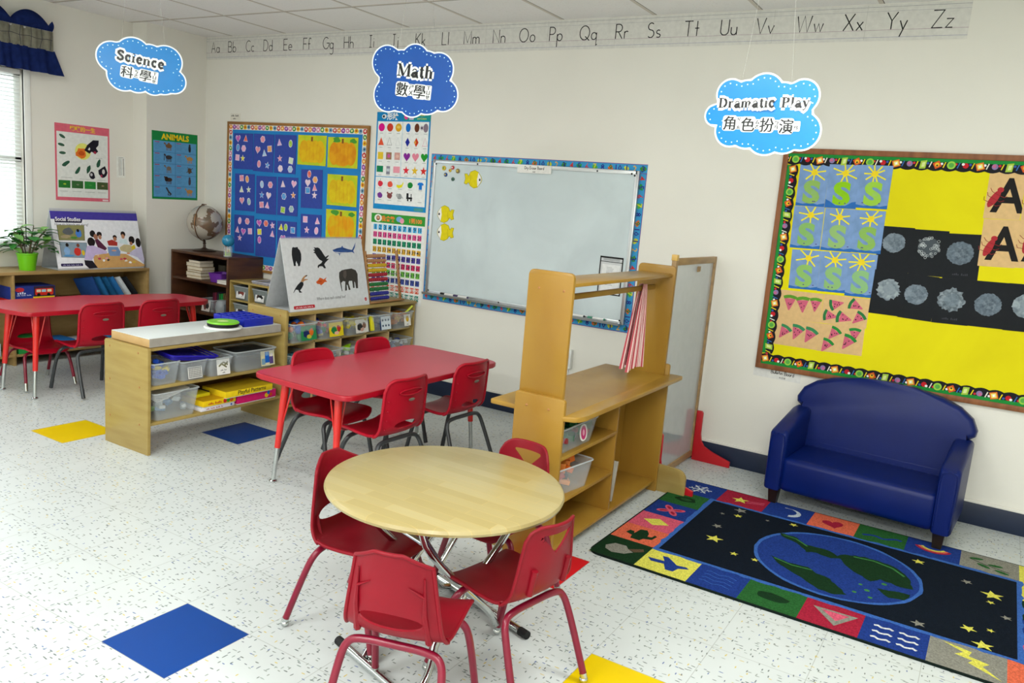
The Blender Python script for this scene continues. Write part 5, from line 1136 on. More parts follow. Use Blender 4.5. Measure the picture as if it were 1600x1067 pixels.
def marker(label, x, cap, body='#e8e8e6', L_=.11):
    o = thing('marker', label, 'marker', (x, YB - .030, qz0 + .0055), 0, 'markers on the whiteboard tray')
    g = MB(); g.tube([(-L_ / 2 + .03, 0, 0), (L_ / 2, 0, 0)], .008, PL(body), 12); g.build('barrel', o); g = MB(); g.tube([(-L_ / 2, 0, 0), (-L_ / 2 + .035, 0, 0)], .009, PL(cap), 12); g.build('cap', o)
    g = MB(); g.tube([(L_ / 2, 0, 0), (L_ / 2 + .008, 0, 0)], .0075, PL(cap), 12); g.build('end_plug', o)
marker('black-capped marker lying on the whiteboard tray at its window end', -1.10, '#1a1a1c'); marker('purple-banded marker on the whiteboard tray next to the black-capped one', -.985, '#3a2a5a')
marker('marker with a dark cap on the tray just past the play stand panel', -.09, '#2a2c30'); marker('marker with a green cap near the pocket end of the whiteboard tray', .05, '#3f8a70')
# ------------------------------------------------------------------ posters
A = Art(.489, .690, P('#1f8fd0')); CW = P('#eef1f0'); A.rect(.025, .055, .975, .905, CW); A.rect(.49, .34, .5, .905, P('#b8d4e4')); A.rect(.025, .335, .975, .342, P('#3f9fd8'))
A.rect(0, .915, .5, 1, P('#1a84c4')); A.rect(.5, .915, 1, 1, P('#1c9a9a'))
A.ell(.14, .955, .022, .016, P('#e8ecf0'), 14).ell(.13, .955, .010, .009, P('#20303a'), 10)
A.text('形狀', .30, .957, .052, P('#f2f4f4'), off=.03); A.ell(.555, .955, .02, .02, P('#e04a9a'), 12).rect(.61, .925, .69, .985, P('#c8c0e0')).text('與顏色', .65, .957, .028, P('#3a2a6a')); A.text('Shapes', .84, .972, .020, P('#f0d840'), off=.01).text('and Colors', .84, .938, .018, P('#d8e860'), off=.01)
rows = [(.845, [('c', '#e0148c'), ('c', '#d0402a'), ('c', '#e0a820'), ('o', '#1272d0'), ('o', '#6a3a24'), ('o', '#8a7a8a')]), (.70, [('t', '#e85a3a'), ('T', '#333333'), ('T', '#c8ccd0'), ('d', '#2430a0'), ('d', '#d0401c'), ('T', '#d86a9a')]),
        (.555, [('q', '#ecc838'), ('q', '#a07a5a'), ('q', '#d8a49a'), ('h', '#8a2a9a'), ('h', '#e88aa0'), ('h', '#259a30')]), (.415, [('r', '#148a5a'), ('R', '#8a8a9a'), ('r', '#f0a0b0'), ('s', '#e02c3c'), ('s', '#e8c030'), ('s', '#d8302c')])]
for v, it in rows:
    for k, (sh, c) in enumerate(it):
        u = .10 + k * .16 + (.02 if k > 2 else 0)
        if sh == 'T': A.stroke([(u - .045, v - .035), (u + .045, v - .035), (u, v + .045), (u - .045, v - .035)], .0022, P(c))
        elif sh == 'r': A.rect(u - .062, v - .03, u + .062, v + .035, P(c))
        elif sh == 'R': A.rect(u - .035, v - .05, u + .035, v + .035, P(c)).rect(u - .03, v - .02, u + .03, v + .01, P('#c8d0d8'))
        else: A.local(u, v, SHP[sh], .032, P(c))
        A.rect(u - .03, v - .062, u + .03, v - .057, P('#a8b0b4'))
A.local(.85, .845, CIR, .018, P('#c8c0c8')).local(.85, .845, CIR, .009, P('#4a3a5a')); A.local(.74, .70, DIA, .016, P('#e8a040')); A.ell(.1 + .16, .555, .014, .014, P('#d85aa0'), 10).ell(.42, .555, .016, .012, P('#e8c0b0'), 10).ell(.42, .85, .016, .01, P('#f0d060'), 10)
for v, it in ((.265, ['#e0344a', '#ec5a44', '#e8e01c', '#1f8a3a', '#1a7ad8']), (.145, ['#7a3a9a', '#8a4a4a', '#9aa0a0', '#202224', '#e2e6e8'])):
    for k, c in enumerate(it):
        u = .12 + k * .19
        if (v, k) == (.265, 2): A.local(u, v, [(-1, -.5), (-.3, -.8), (.6, -.5), (1, .4), (.9, .7), (.5, .1), (-.3, -.1), (-1, 0)], .032, P(c))
        elif (v, k) == (.265, 4): A.local(u, v, [(-.5, -.9), (.5, -.9), (.5, .3), (.8, .1), (1, .5), (.5, .9), (-.5, .9), (-1, .5), (-.8, .1), (-.5, .3)], .028, P(c))
        elif (v, k) == (.145, 3): A.rect(u - .06, v - .02, u + .05, v + .0, P(c)).rect(u - .06, v, u - .02, v + .04, P(c)).ell(u - .03, v - .03, .008, .008, P(c), 8).ell(u + .03, v - .03, .008, .008, P(c), 8).rect(u + .02, v, u + .035, v + .035, P(c))
        elif (v, k) == (.145, 4): pass
        else: A.ell(u, v, .024, .021, P(c), 12, jit=.10); 
        if (v, k) == (.145, 1): A.ell(u - .04, v + .03, .008, .008, P(c), 8).ell(u + .04, v + .03, .008, .008, P(c), 8).ell(u - .015, v + .005, .002, .002, P('#1a1a1a'), 6).ell(u + .015, v + .005, .002, .002, P('#1a1a1a'), 6)
        if (v, k) == (.265, 0): A.stroke([(u, v + .035), (u + .008, v + .055)], .003, P('#3a7a30'))
        if (v, k) == (.145, 2): A.stroke([(u + .05, v + .0), (u + .07, v - .02)], .005, P(c)); A.ell(u - .04, v + .01, .012, .014, P('#b4b8b8'), 8)
        A.rect(u - .035, v - .048, u + .035, v - .043, P('#a8b0b4'))
A.rect(.78, .008, .95, .040, P('#4a9a9a'))
tag(A.build('shapes_poster', on_wall(-1.615, 1.631), wrot(.008)), 'tall blue-framed shapes and colors poster above the number chart', 'poster')
A = Art(.500, .640, P('#eef0ee')); A.rect(.0, .895, 1, 1, P('#3a9a3a')); A.ell(.13, .947, .036, .028, P('#eef2ea'), 16).ell(.13, .947, .018, .018, P('#8a5a3a'), 12).ell(.13, .95, .012, .010, P('#e0a888'), 10)
A.text('我會數', .32, .945, .042, P('#f08a3a'), off=.03).ell(.53, .95, .03, .02, P('#7ab0e0'), 14).ell(.58, .935, .02, .02, P('#f0a0b8'), 12).text('1到100', .83, .945, .040, P('#f09048'), off=.03)
rc = ['#5ab8ec', '#ea5a98', '#2a9a6a', '#e8b838', '#5a4aac', '#e03a6a', '#78c448', '#4a58ac', '#e0583a', '#258a7a']
for r_ in range(10):
    for c in range(10):
        u = .085 + c * .092; v = .845 - r_ * .085; A.rect(u - .036, v - .031, u + .036, v + .031, P(rc[r_])); A.text(str(r_ * 10 + c + 1), u, v, .040 if r_ or c == 9 else .050, P('#20304a') if r_ < 8 else P('#e8ece8'), res=1, off=.012)
tag(A.build('number_chart', on_wall(-1.613, .935), wrot(.012)), 'number chart from one to one hundred in coloured rows, behind the abacus', 'poster')
A = Art(.425, .565, P('#e0697c')); A.rect(.03, .045, .97, .895, P('#e6e9e4')); A.text('蝴蝶的一生', .5, .948, .040, P('#f0c832'), off=.03)
A.ell(.50, .66, .062, .062, P('#e8e878'), 20); A.ell(.47, .635, .044, .036, P('#e8782c'), 12, jit=.25).ell(.47, .635, .022, .018, P('#c8541c'), 10, jit=.2)
BK = P('#23202a'); A.local(.66, .73, [(-1, -.5), (-.6, .2), (.2, .9), (1, .95), (.95, .3), (.6, -.1), (.9, -.5), (.5, -.9), (0, -.6), (-.3, -.9)], .058, BK).local(.62, .70, [(-.6, -.2), (0, .6), (.3, .1), (0, -.5)], .022, P('#e4e2e0')).ell(.72, .66, .012, .010, P('#a83048'), 8)
for (u, v, a) in ((.13, .835, -.5), (.11, .725, -.2), (.13, .62, 0)): A.ell(u, v, .026, .011, P('#3a5f4a'), 10, rot=a)
for (u, v, a) in ((.18, .48, .6), (.40, .40, 1.0), (.60, .43, 1.2), (.79, .52, 1.3)): A.ell(u, v, .034, .014, P('#2f5a44'), 10, rot=a, jit=.15)
A.ell(.66, .36, .026, .030, BK, 10, jit=.3).ell(.65, .36, .010, .012, P('#c8c4c8'), 8).ell(.87, .40, .034, .046, BK, 11, jit=.25).ell(.88, .41, .012, .020, P('#d8d4d4'), 8).ell(.84, .35, .008, .012, P('#b03a58'), 8)
for k in range(4): A.rect(.05 + k * .235, .165, .26 + k * .235, .265, P(['#2f7a34', '#3a6a38', '#2f8a3c', '#4a5a34'][k])).ell(.16 + k * .235, .215, .012, .006, P(['#a8c838', '#7a8a6a', '#4a9a48', '#a08a6a'][k]), 8)
for (u, v, w_) in ((.14, .12, .14), (.38, .12, .16), (.62, .12, .18), (.85, .12, .16), (.2, .30, .2), (.55, .29, .24), (.84, .29, .16), (.8, .585, .12)): A.rect(u - w_ / 2, v, u + w_ / 2, v + .004, P('#9aa09a'))
A.rect(.86, .008, .97, .03, P('#f0d8dc'))
tag(A.build('butterfly_poster', (XL + .0005, 2.288, 1.433), lrot(.005)), 'pink-edged butterfly life poster on the window wall', 'poster')
A = Art(.426, .540, P('#1f8a48')); A.rect(.03, .03, .97, .86, P('#5f9fd0')); A.text('ANIMALS', .5, .925, .062, P('#f2d21c'), off=.035, wmax=.33)
cols = [['#7a5a3a', '#2a2a30'], ['#3a3638', '#b88a4a'], ['#7a6a5a', '#5a4634'], ['#4a3426', '#4a4450'], ['#3f3a3c', '#b8864a']]
for r_ in range(5):
    A.rect(.03, .86 - (r_ + 1) * .166, .97, .864 - (r_ + 1) * .166, P('#2a5a8a'))
    for c in range(2):
        u, v = .36 + c * .46, .78 - r_ * .166; m_ = P(cols[r_][c]); A.rect(.06 + c * .47, v + .055, .16 + c * .47, v + .066, P('#b03a4a'))
        for q in range(4): A.rect(.06 + c * .47, v + .03 - q * .022, .18 + c * .47 - .02 * (q % 2), v + .033 - q * .022, P('#3f6f9a'))
        if (r_, c) in ((0, 1), (3, 1)): A.ell(u, v, .012, .032, m_, 12, jit=.08); A.ell(u, v + .05, .009, .010, m_, 8)
        elif (r_, c) == (2, 1): A.ell(u, v, .020, .024, m_, 12, jit=.2); A.stroke([(u - .07, v - .03), (u + .07, v + .04)], .006, m_); A.stroke([(u + .06, v - .03), (u - .05, v + .05)], .005, m_)
        elif (r_, c) == (4, 0): A.stroke([(u - .06, v + .06), (u - .01, v), (u + .05, v - .045)], .014, m_); A.stroke([(u - .01, v), (u - .02, v - .05), (u + .04, v - .055)], .006, m_)
        else:
            A.ell(u, v + .012, .030 if r_ != 2 else .022, .017, m_, 14, jit=.06)
            for q in (-.045, -.02, .02, .045): A.stroke([(u + q, v), (u + q, v - .055)], .005, m_)
            A.stroke([(u - .06, v + .02), (u - .085, v + .045)], .008, m_); A.ell(u - .09, v + .048, .009, .007, m_, 8)
            if (r_, c) == (0, 0): A.ell(u + .0, v + .045, .010, .010, m_, 8)
            if (r_, c) == (3, 0): A.ell(u - .055, v + .02, .018, .020, P('#2a1c16'), 12, jit=.1)
            if (r_, c) == (1, 0): A.stroke([(u - .095, v + .04), (u - .105, v - .04)], .005, m_)
A.rect(.497, .03, .503, .86, P('#2a5a8a'))
tag(A.build('animals_poster', (XJ + .0005, 2.96, 1.474), lrot(.012)), 'green ANIMALS poster with blue picture boxes above the walnut bookcase', 'poster')
A = Art(.075, .165, P('#eceee8')); 
for k in range(13): A.rect(.22, .12 + k * .062, .50, .134 + k * .062, INK).ell(.78, .124 + k * .062, .004, .004, INK, 8)
A.rect(.53, .1, .58, .9, P('#b8c4c8')); A.rect(.25, .93, .8, .95, P('#8a8f90'))
tag(A.build('thermometer_card', (XL + .0005, 2.597, 1.431), lrot(.03)), 'small white thermometer card beside the butterfly poster', 'card')
for (x, z, t1, t2, w_, h_, lb, t_) in ((-3.385, 1.913, 'Autumn Board', '佈告欄', .12, .055, 'tiny wall label above the blue shape bulletin board', 0),):
    A = Art(w_, h_, P('#e2dfd3')); A.scrib(.45, .7, w_ * .75, .016, INK); A.scrib(.45, .27, w_ * .4, .013, INK); tag(A.build('wall_label', on_wall(x, z), wrot(t_)), lb, 'label')
A = Art(.26, .052, P('#e0e0dc')); hand(A, 'Bulletin Board', .03, .003, .019, .0028, INK, .15); A.text('布告欄', .62, .22, .012, INK); tag(A.build('wall_label', on_wall(1.175, .585), wrot(-.015)), 'white strip lettered Bulletin Board below the yellow board corner', 'label')
ob = thing('outlet_box', 'white surface-mounted outlet box with conduit below the whiteboard', 'outlet', (-.137, YW, .45))
g = MB(); g.b2(-.034, .034, -.034, 0, -.062, .062, WHITEPL, .004); g.build('box', ob); g = MB(); g.b2(-.024, .024, -.0355, -.034, -.045, .045, P('#e0e0da'), .0005); g.b2(-.004, .004, -.0365, -.0355, .01, .025, BLACK, 0); g.b2(-.004, .004, -.0365, -.0355, -.03, -.015, BLACK, 0); g.build('socket_plate', ob)
g = MB(); g.b2(-.012, .012, -.016, 0, -.318, -.062, WHITEPL, .002); g.build('conduit', ob)

# ------------------------------------------------------------------ blue shape board
random.seed(11)
BROWNF = mat('oak_trim', '#a9793f', .5, .35, col2='#8a5e2c', vs=6, stretch=(1, 1, 5)); RBROWN = mat('red_oak_trim', '#96603a', .5, .3, col2='#7a4a2c', vs=6, stretch=(5, 1, 1))
def board(name, label, cx, cz, w, h, fm, backing, tilt, bt=.022, dep=.018):
    o = thing(name, label, 'bulletin board', (cx, YW - .0005, cz), rot=wrot(tilt))
    g = MB(); g.b2(-w / 2 + .01, w / 2 - .01, -h / 2 + .01, h / 2 - .01, 0, dep - .006, backing, 0); g.build('paper_backing', o, smooth=False)
    for (a, b, c, d_) in ((-w / 2, w / 2, h / 2 - bt, h / 2), (-w / 2, w / 2, -h / 2, -h / 2 + bt), (-w / 2, -w / 2 + bt, -h / 2 + bt, h / 2 - bt), (w / 2 - bt, w / 2, -h / 2 + bt, h / 2 - bt)):
        g = MB(); g.b2(a, b, c, d_, 0, dep, fm, .002); g.build('frame_rail', o)
    return o
BLUEP = blotch_mat('blue_backing_paper', '#2a86cc', '#2272bc', 3, .4, .7, .6)
b1 = board('shape_board', 'blue bulletin board of shape and pumpkin artwork with cork-coloured frame', -2.69, 1.275, 1.548, 1.198, BROWNF, BLUEP, .0)
def border_strip(Lm, wd, kind):
    if kind == 'shells':
        A = Art(Lm, wd, P('#efe9e2'), .0008, outline=None); n = int(Lm / (wd * 1.02))
        for k in range(n):
            c = ['#c8343c', '#8ab0c8', '#e8c030', '#2f8a4a', '#d87aa0', '#8a3a9a', '#e08a3a'][k % 7]; A.ell((k + .5) / n, .5, wd * .49, wd * .44, P(c), 9, jit=.12); A.ell((k + .5) / n, .48, wd * .25, wd * .22, P(['#f0e0d0', '#3a5a7a', '#c05a28', '#e0e8a0', '#f4e0e8', '#d8b0e0', '#f4e0a0'][k % 7]), 7, jit=.2)
        return A
    # school-supplies scalloped border
    n = max(3, round(Lm / .062)); top = []
    for k in range(n):
        for q in range(5): top.append((-Lm / 2 + Lm * (k + q / 5) / n, wd / 2 - .008 + .008 * sin(pi * q / 5)))
    top.append((Lm / 2, wd / 2 - .008)); A = Art(Lm, wd, P('#1c1c22'), .0008, outline=[(-Lm / 2, -wd / 2), (Lm / 2, -wd / 2)] + top[::-1])
    A.poly([(0, 0), (1, 0), (1, .30), (0, .30)], P('#1f8a3a'))
    seq = 0
    for k in range(n):
        u = (k + .35) / n; c = seq % 6; seq += 1; h_ = wd * .82
        if c == 0: A.local(u, .52, SQR, h_ * .42, P('#e0762c'), .3); A.local(u, .52, SQR, h_ * .28, P('#f0e070'), .3); A.local(u, .52, SQR, h_ * .13, P('#f4f4f4'), .3)
        elif c == 1: A.local(u, .5, CIR, h_ * .28, P('#c4222c')); A.local(u + .18 / n, .40, CIR, h_ * .14, P('#f0f0f0'))
        elif c == 2: A.local(u, .5, CIR, h_ * .42, P('#98cc4a')); A.local(u, .5, CIR, h_ * .25, P('#5aa84a'))
        elif c == 3: A.local(u, .5, SQR, h_ * .38, P('#d85a28'), .5); A.local(u, .5, CIR, h_ * .22, P('#f0c030')); A.local(u, .56, CIR, h_ * .1, P('#3a2a28'))
        elif c == 4: A.local(u, .52, [(-.7, -1), (.6, -.8), (.8, 1), (-.5, .9)], h_ * .42, P('#a8c848')); A.local(u, .52, [(-.4, -.6), (.3, -.5), (.4, .6), (-.3, .5)], h_ * .4, P('#d8e498'))
        else: A.local(u, .5, CIR, h_ * .3, P('#8a7aa8')); A.local(u + .05 / n, .45, CIR, h_ * .18, P('#c06a90'))
        A.stroke([(u + .42 / n, .28), (u + .56 / n, .72)], .005, P(['#e8d020', '#e8e4d8', '#e8d020', '#3a6ab0'][k % 4])); A.local(u + .68 / n, .42, CIR, h_ * .13, P(['#3a5aa8', '#c83040', '#f0f0f0'][k % 3]))
    return A
def add_border(o, w, h, ins, wd, kind, dep):
    W2, H2 = w / 2 - ins - wd / 2, h / 2 - ins - wd / 2
    for (x, z, L_, r_) in ((0, H2, w - 2 * ins, pi), (0, -H2, w - 2 * ins, 0), (-W2, 0, h - 2 * ins - 2 * wd, -pi / 2), (W2, 0, h - 2 * ins - 2 * wd, pi / 2)):
        q = border_strip(L_, wd, kind).build('border_strip', (x, z, dep), (0, 0, r_), o)
add_border(b1, 1.548, 1.198, .021, .042, 'shells', .0125)
def pinned(A, name, x, z, t, label, cat, group, k):
    o = A.build(name, (x, YW - .0005 - .0135 - .0012 * k, z), wrot(t)); return tag(o, label, cat, group)
NV = P('#3a4ea6'); pal = {'p': '#f0b4d4', 'k': '#d060c0', 'r': '#e86a58', 'b': '#4aa0e0', 'l': '#a8cdea', 'y': '#e6e238', 'g': '#a4d444', 'w': '#f0d8e4', 'o': '#eca868', 'm': '#e894a8', 't': '#9cc8c4', 'v': '#e0b0e0', 'c': '#d6e8c8'}
navy = [
 ((-3.265, 1.640, .231, .286, .011), 'h.22.86k t.62.86r c.22.60b x.52.58p q.20.32p s.48.30y', 'with a purple heart and orange triangle'),
 ((-3.026, 1.636, .234, .296, -.012), 'x.45.86m h.22.58m q.80.62o t.55.50l c.30.20m s.72.18b', 'with a pink hexagon on top and a blue star'),
 ((-2.778, 1.636, .239, .297, 0), 't.22.80v c.74.78g s.26.38m q.78.34c x.30.12w x.76.12l', 'with a tall triangle and pale green circle'),
 ((-3.236, 1.310, .237, .300, .021), 'q.34.88m c.62.86o t.34.58c s.70.58c h.36.28m c.72.26t', 'with six outlined pastel shapes'),
 ((-2.980, 1.304, .234, .301, .02), 'c.28.78l x.70.78m s.28.50b h.62.50w q.28.24m t.56.24p', 'with a blue circle and pink hexagon pair'),
 ((-2.735, 1.310, .227, .299, .018), 't.26.82w h.80.84p x.32.50b s.78.54o q.28.14g x.70.18t', 'with a green square and grey hexagon'),
 ((-2.477, 1.385, .229, .295, .026), 'c.38.88r h.32.66w x.66.74o t.64.54m q.32.46b s.64.34w', 'hanging alone to the side, shapes crowded at its top'),
 ((-3.231, .972, .240, .306, .03), 'c.28.84p x.66.84m t.16.60p h.46.56k q.80.58p s.28.38p', 'with two pink ovals over a row of three'),
 ((-2.974, .958, .235, .300, .023), 'h.18.90k x.52.90r s.84.86p q.20.66y t.84.64p c.20.44k', 'with a yellow square and magenta circle'),
 ((-2.729, .964, .219, .302, .03), 't.20.84y c.44.84g q.80.78b h.3.55k s.7.5m', 'partly hidden by the flip chart, with a lime circle'),
 ((-2.466, 1.044, .224, .293, .03), 'q.22.86p t.80.84p s.30.58p c.76.58p t.4.3m', 'with four pale pink shapes, above the flip chart')]
for k, (q, sp_, lb) in enumerate(navy):
    A = Art(q[2], q[3], NV)
    for it in sp_.split():
        sh, u, v, c = it[0], float('.' + it[1:-1].split('.')[1]), float('.' + it[1:-1].split('.')[2]), it[-1]; kx = .0275 if sh != 'c' else .028
        A.local(u, v, [(a * 1.12, b * 1.12) for a, b in SHP[sh if sh != 'c' else 'o']], kx, P('#e6dff0'), random.uniform(-.2, .2)); A.local(u, v, SHP[sh if sh != 'c' else 'o'], kx * .93, blotch_mat('crayon_' + pal[c].strip('#'), pal[c], '#f4e4ee', 60, .5, .8, .5), random.uniform(-.2, .2))
    pinned(A, 'shape_artwork', q[0], q[1], q[4], 'dark blue sheet of cut-out shapes ' + lb, 'artwork', 'dark blue shape sheets on the blue board', (k % 3) * .6)
for k, (q, lb) in enumerate((((-2.490, 1.677, .302, .225, 0), 'plain yellow pumpkin painting at the top centre of the blue board'), ((-2.170, 1.672, .304, .225, .012), 'pumpkin painting with green leaves and orange stripes in the top corner of the blue board'), ((-2.161, 1.394, .303, .231, .007), 'pale yellow pumpkin painting in the middle of the stack of three'), ((-2.156, 1.130, .309, .236, .016), 'deep orange pumpkin painting just above the flip chart'))):
    A = Art(q[2], q[3], blotch_mat('lime_paint', '#b8cc2c', '#d8d42a', 14))
    if k in (1, 3): A.ell(.3, .9, .04, .02, P('#4f9a3a'), 10, jit=.3).ell(.85, .88, .03, .018, P('#4f9a3a'), 9, jit=.3)
    pm = [blotch_mat('pumpkin_a', '#e8c01c', '#e0a81c', 18), blotch_mat('pumpkin_b', '#e8a81c', '#dc8a18', 14), blotch_mat('pumpkin_c', '#e6cc20', '#dcb41c', 16), blotch_mat('pumpkin_d', '#eaa018', '#e0c020', 10)][k]
    for u in (.22, .78, .38, .62, .5): A.ell(u, .46, .052, .085 if k != 2 else .088, pm, 20)
    A.rect(.12, .12, .88, .72, pm) if k in (0, 2) else A.ell(.5, .45, .12, .09, pm, 22, jit=.02)
    for u in (.30, .43, .57, .70): A.stroke([(u, .16), (u - (.5 - u) * -.1, .45), (u, .78)], .0016, P('#d07a18'))
    A.rect(.465, .80, .53, .95, P('#8a5a2a'))
    pinned(A, 'pumpkin_painting', q[0], q[1], q[4], lb, 'painting', 'pumpkin paintings on the blue board', .6 * (k % 2))
# ------------------------------------------------------------------ yellow bulletin board
YP = blotch_mat('yellow_backing_paper', '#e6dc0c', '#d6c80a', 2.2, .35, .7, .7)
bbw, bbh = 2.10, 1.215; b2 = board('bulletin_board', 'large yellow bulletin board with brown frame and scalloped school border', 1.052 + bbw / 2, 1.222, bbw, bbh, RBROWN, YP, .004, .028, .020)
add_border(b2, bbw, bbh, .027, .062, 'school', .0145)
SKY = blotch_mat('sky_paint', '#7f9fd0', '#6f90b8', 16, .35, .7, .9); SEA = P('#2f6cb8')
suns = [((1.222, 1.636, .149, .223, .01), 7), ((1.375, 1.638, .156, .226, .019), 8), ((1.527, 1.645, .153, .219, .007), 9), ((1.226, 1.411, .157, .224, .022), 7), ((1.385, 1.412, .154, .222, .016), 7), ((1.532, 1.415, .145, .219, .021), 7), ((1.245, 1.185, .151, .212, .036), 6), ((1.395, 1.189, .148, .214, .034), 7), ((1.531, 1.188, .138, .226, .024), 9)]
gr = ['#8fb860', '#8ec81c', '#9ccc44', '#88b868', '#94bc74', '#8cb85a', '#90c068', '#8fbc78', '#8cbc80']
rw = ['top', 'middle', 'bottom']; cl_ = ['on the frame side', 'centre column', 'away from the frame']
for k, (q, nr) in enumerate(suns):
    A = Art(q[2], q[3], SKY); su, sv = .5 + random.uniform(-.08, .12), .80
    sm_ = [(0, .08), (.25, .05), (.5, .09), (.75, .05), (1, .09)]
    if k == 1: sm_ = [(0, .20), (.15, .15), (.35, .06), (.65, .06), (.85, .15), (1, .17)]
    A.poly([(0, 0), (1, 0)] + sm_[::-1], SEA)
    for i in range(nr):
        a = 2 * pi * i / nr + random.uniform(-.15, .15) + .3; L_ = random.uniform(.045, .068); A.stroke([(A.T(su, sv)[0] + .008 * cos(a), A.T(su, sv)[1] + .008 * sin(a)), (max(-q[2] / 2, min(q[2] / 2, A.T(su, sv)[0] + L_ * cos(a))), min(q[3] / 2, A.T(su, sv)[1] + L_ * sin(a)))], .0075, P('#ece23a'), metric=True)
    A.ell(su, sv, .0165, .0165, P('#f0d428'), 14, jit=.06); A.text('S', .5, .34, .155, blotch_mat('green_s%d' % k, gr[k], '#8fb890' if k != 1 else '#84bc18', 20, .5, .75, .5), off=.05, sx=1.15, res=4)
    for i in range(2): A.ell(random.uniform(.1, .9), .12, .005, .003, P('#5a4a8a'), 6)
    pinned(A, 'letter_painting', q[0], q[1], q[4], 'blue painting with green letter S and sun, %s row %s' % (rw[k // 3], cl_[k % 3]), 'painting', 'letter S paintings on the yellow board', (0, .6, 1.2)[k % 3] + (.3 if k // 3 == 0 else 0))
BKP = P('#1d2024')
moons = [((1.669, 1.339, .157, .228, .006), .46, .66, .036, 'soft grey ring with a dark centre'), ((1.827, 1.336, .153, .228, .016), .48, .64, .037, 'made of white swirled loops'), ((1.979, 1.332, .149, .225, .037), .42, .60, .041, 'wide and misty grey'), ((1.672, 1.114, .150, .228, 0), .5, .60, .038, 'pale and speckled at the row start'), ((1.815, 1.109, .152, .227, -.02), .42, .58, .037, 'round and even grey'), ((1.969, 1.108, .156, .225, .03), .45, .56, .042, 'spiky bursting white'), ((2.123, 1.114, .150, .225, .024), .5, .52, .040, 'faint smooth grey'), ((2.275, 1.118, .150, .228, .035), .55, .56, .041, 'cut off by the picture edge')]
for k, (q, u, v, r, lb) in enumerate(moons):
    r *= 1.45; q = (q[0], q[1], q[2] * 1.03, q[3], q[4]); v = max(.5, v - .02)
    A = Art(q[2], q[3], BKP); bmat = blotch_mat('moon_paint%d' % (k % 4), ['#5f6c78', '#4e5962', '#56626e', '#6a7680'][k % 4], ['#8a97a2', '#98a4ac', '#74828e', '#a4b0b6'][k % 4], 40 + 10 * (k % 3), .35, .65, .9)
    if k == 1:
        A.ell(u, v, r * .92, r * .92, P('#4a5258'), 24)
        for i in range(46):
            a = random.uniform(0, 2 * pi); d_ = r * sqrt(random.random()); x_, y_ = A.T(u, v); x_ += d_ * cos(a); y_ += d_ * sin(a); rr_ = random.uniform(.004, .007)
            A.stroke([(x_ + rr_ * cos(t_), y_ + rr_ * sin(t_)) for t_ in [2 * pi * j / 9 for j in range(10)]], .0013, P('#c8d0d2'), metric=True)
    else:
        A.ell(u, v, r, r * .95, bmat, 56 if k != 5 else 44, jit=.05 if k not in (3, 5) else .13); A.ell(u + .03, v, r * .55, r * .5, blotch_mat('moon_core%d' % (k % 4), ['#5a6672', '#67747e', '#4e5a66', '#8a969e'][k % 4], '#7f8c96', 60), 26, jit=.12)
    if k in (2, 5): A.scrib(.5, .12, .07, .012, P('#44464f'))
    pinned(A, 'moon_painting', q[0], q[1], q[4], 'black sheet with a chalky moon, ' + lb, 'painting', 'moon paintings on the yellow board', (k % 2) * .6 + (0 if k < 3 else 1.3))
TAN = P('#dcb882'); DRED = P('#b03038')
def bug(A, u, v, L_, a):
    A.ell(u, v, L_, L_ * .36, DRED, 16, rot=a, jit=.05); x_, y_ = A.T(u, v); A.ell(u + cos(a) * L_ * 1.05 / A.w, v + sin(a) * L_ * 1.05 / A.h, L_ * .3, L_ * .28, DRED, 12)
    for i in (-.5, 0, .5):
        for s in (-1, 1):
            px, py = x_ + i * L_ * cos(a), y_ + i * L_ * sin(a); A.stroke([(px, py), (px + s * L_ * .65 * cos(a + pi / 2) + .2 * L_ * i, py + s * L_ * .65 * sin(a + pi / 2)), (px + s * L_ * .95 * cos(a + pi / 2 - s * .3), py + s * L_ * .95 * sin(a + pi / 2 - s * .3))], .0024, P('#8a2a2a'), metric=True)
for k, (q, bu, bv, ba, lb) in enumerate((((2.109, 1.641, .152, .226, .02), .22, .42, 1.1, 'upper letter A sheet with a red paper bug, next to the yellow paper'), ((2.122, 1.413, .155, .227, .035), .24, .40, 1.2, 'lower letter A sheet with a red paper bug, next to the yellow paper'), ((2.273, 1.421, .148, .226, .04), .25, .5, 1.4, 'lower letter A sheet with a red bug, cut off by the picture edge'), ((2.262, 1.644, .148, .224, .025), .25, .4, 1.2, 'upper letter A sheet at the very edge of the picture'))):
    A = Art(q[2], q[3], TAN); A.text('A', .62, .50, .225, P('#1e1c1c'), off=.022, sx=.86, res=3); bug(A, bu, bv, .046, ba)
    pinned(A, 'letter_artwork', q[0], q[1], q[4], lb, 'artwork', 'letter A sheets on the yellow board', (k % 2) * .6)
PK, GNP, SEED = P('#d8627c'), P('#2f7a44'), P('#241c20')
def melon(A, u, v, k, rot, gm, seeds, dull=False):
    A.local(u, v, [(-.85, .62), (.85, .62), (.08, -1.15), (-.08, -1.15)], k, P('#d0647e') if not dull else P('#c46a84'), rot); c, d_ = cos(rot), sin(rot)
    A.local(u, v, [(-1, .95), (-.5, 1.12), (0, 1.18), (.5, 1.12), (1, .95), (.85, .55), (0, .72), (-.85, .55)], k, gm, rot)
    for i in range(seeds):
        a, b = random.uniform(-.45, .45), random.uniform(-.5, .45); a *= (b + 1.3) / 1.6; X_, Y_ = A.T(u, v); X_ += k * (a * c - b * d_); Y_ += k * (a * d_ + b * c)
        A.ell(X_ / A.w + .5, Y_ / A.h + .5, .0028, .0034, SEED, 7)
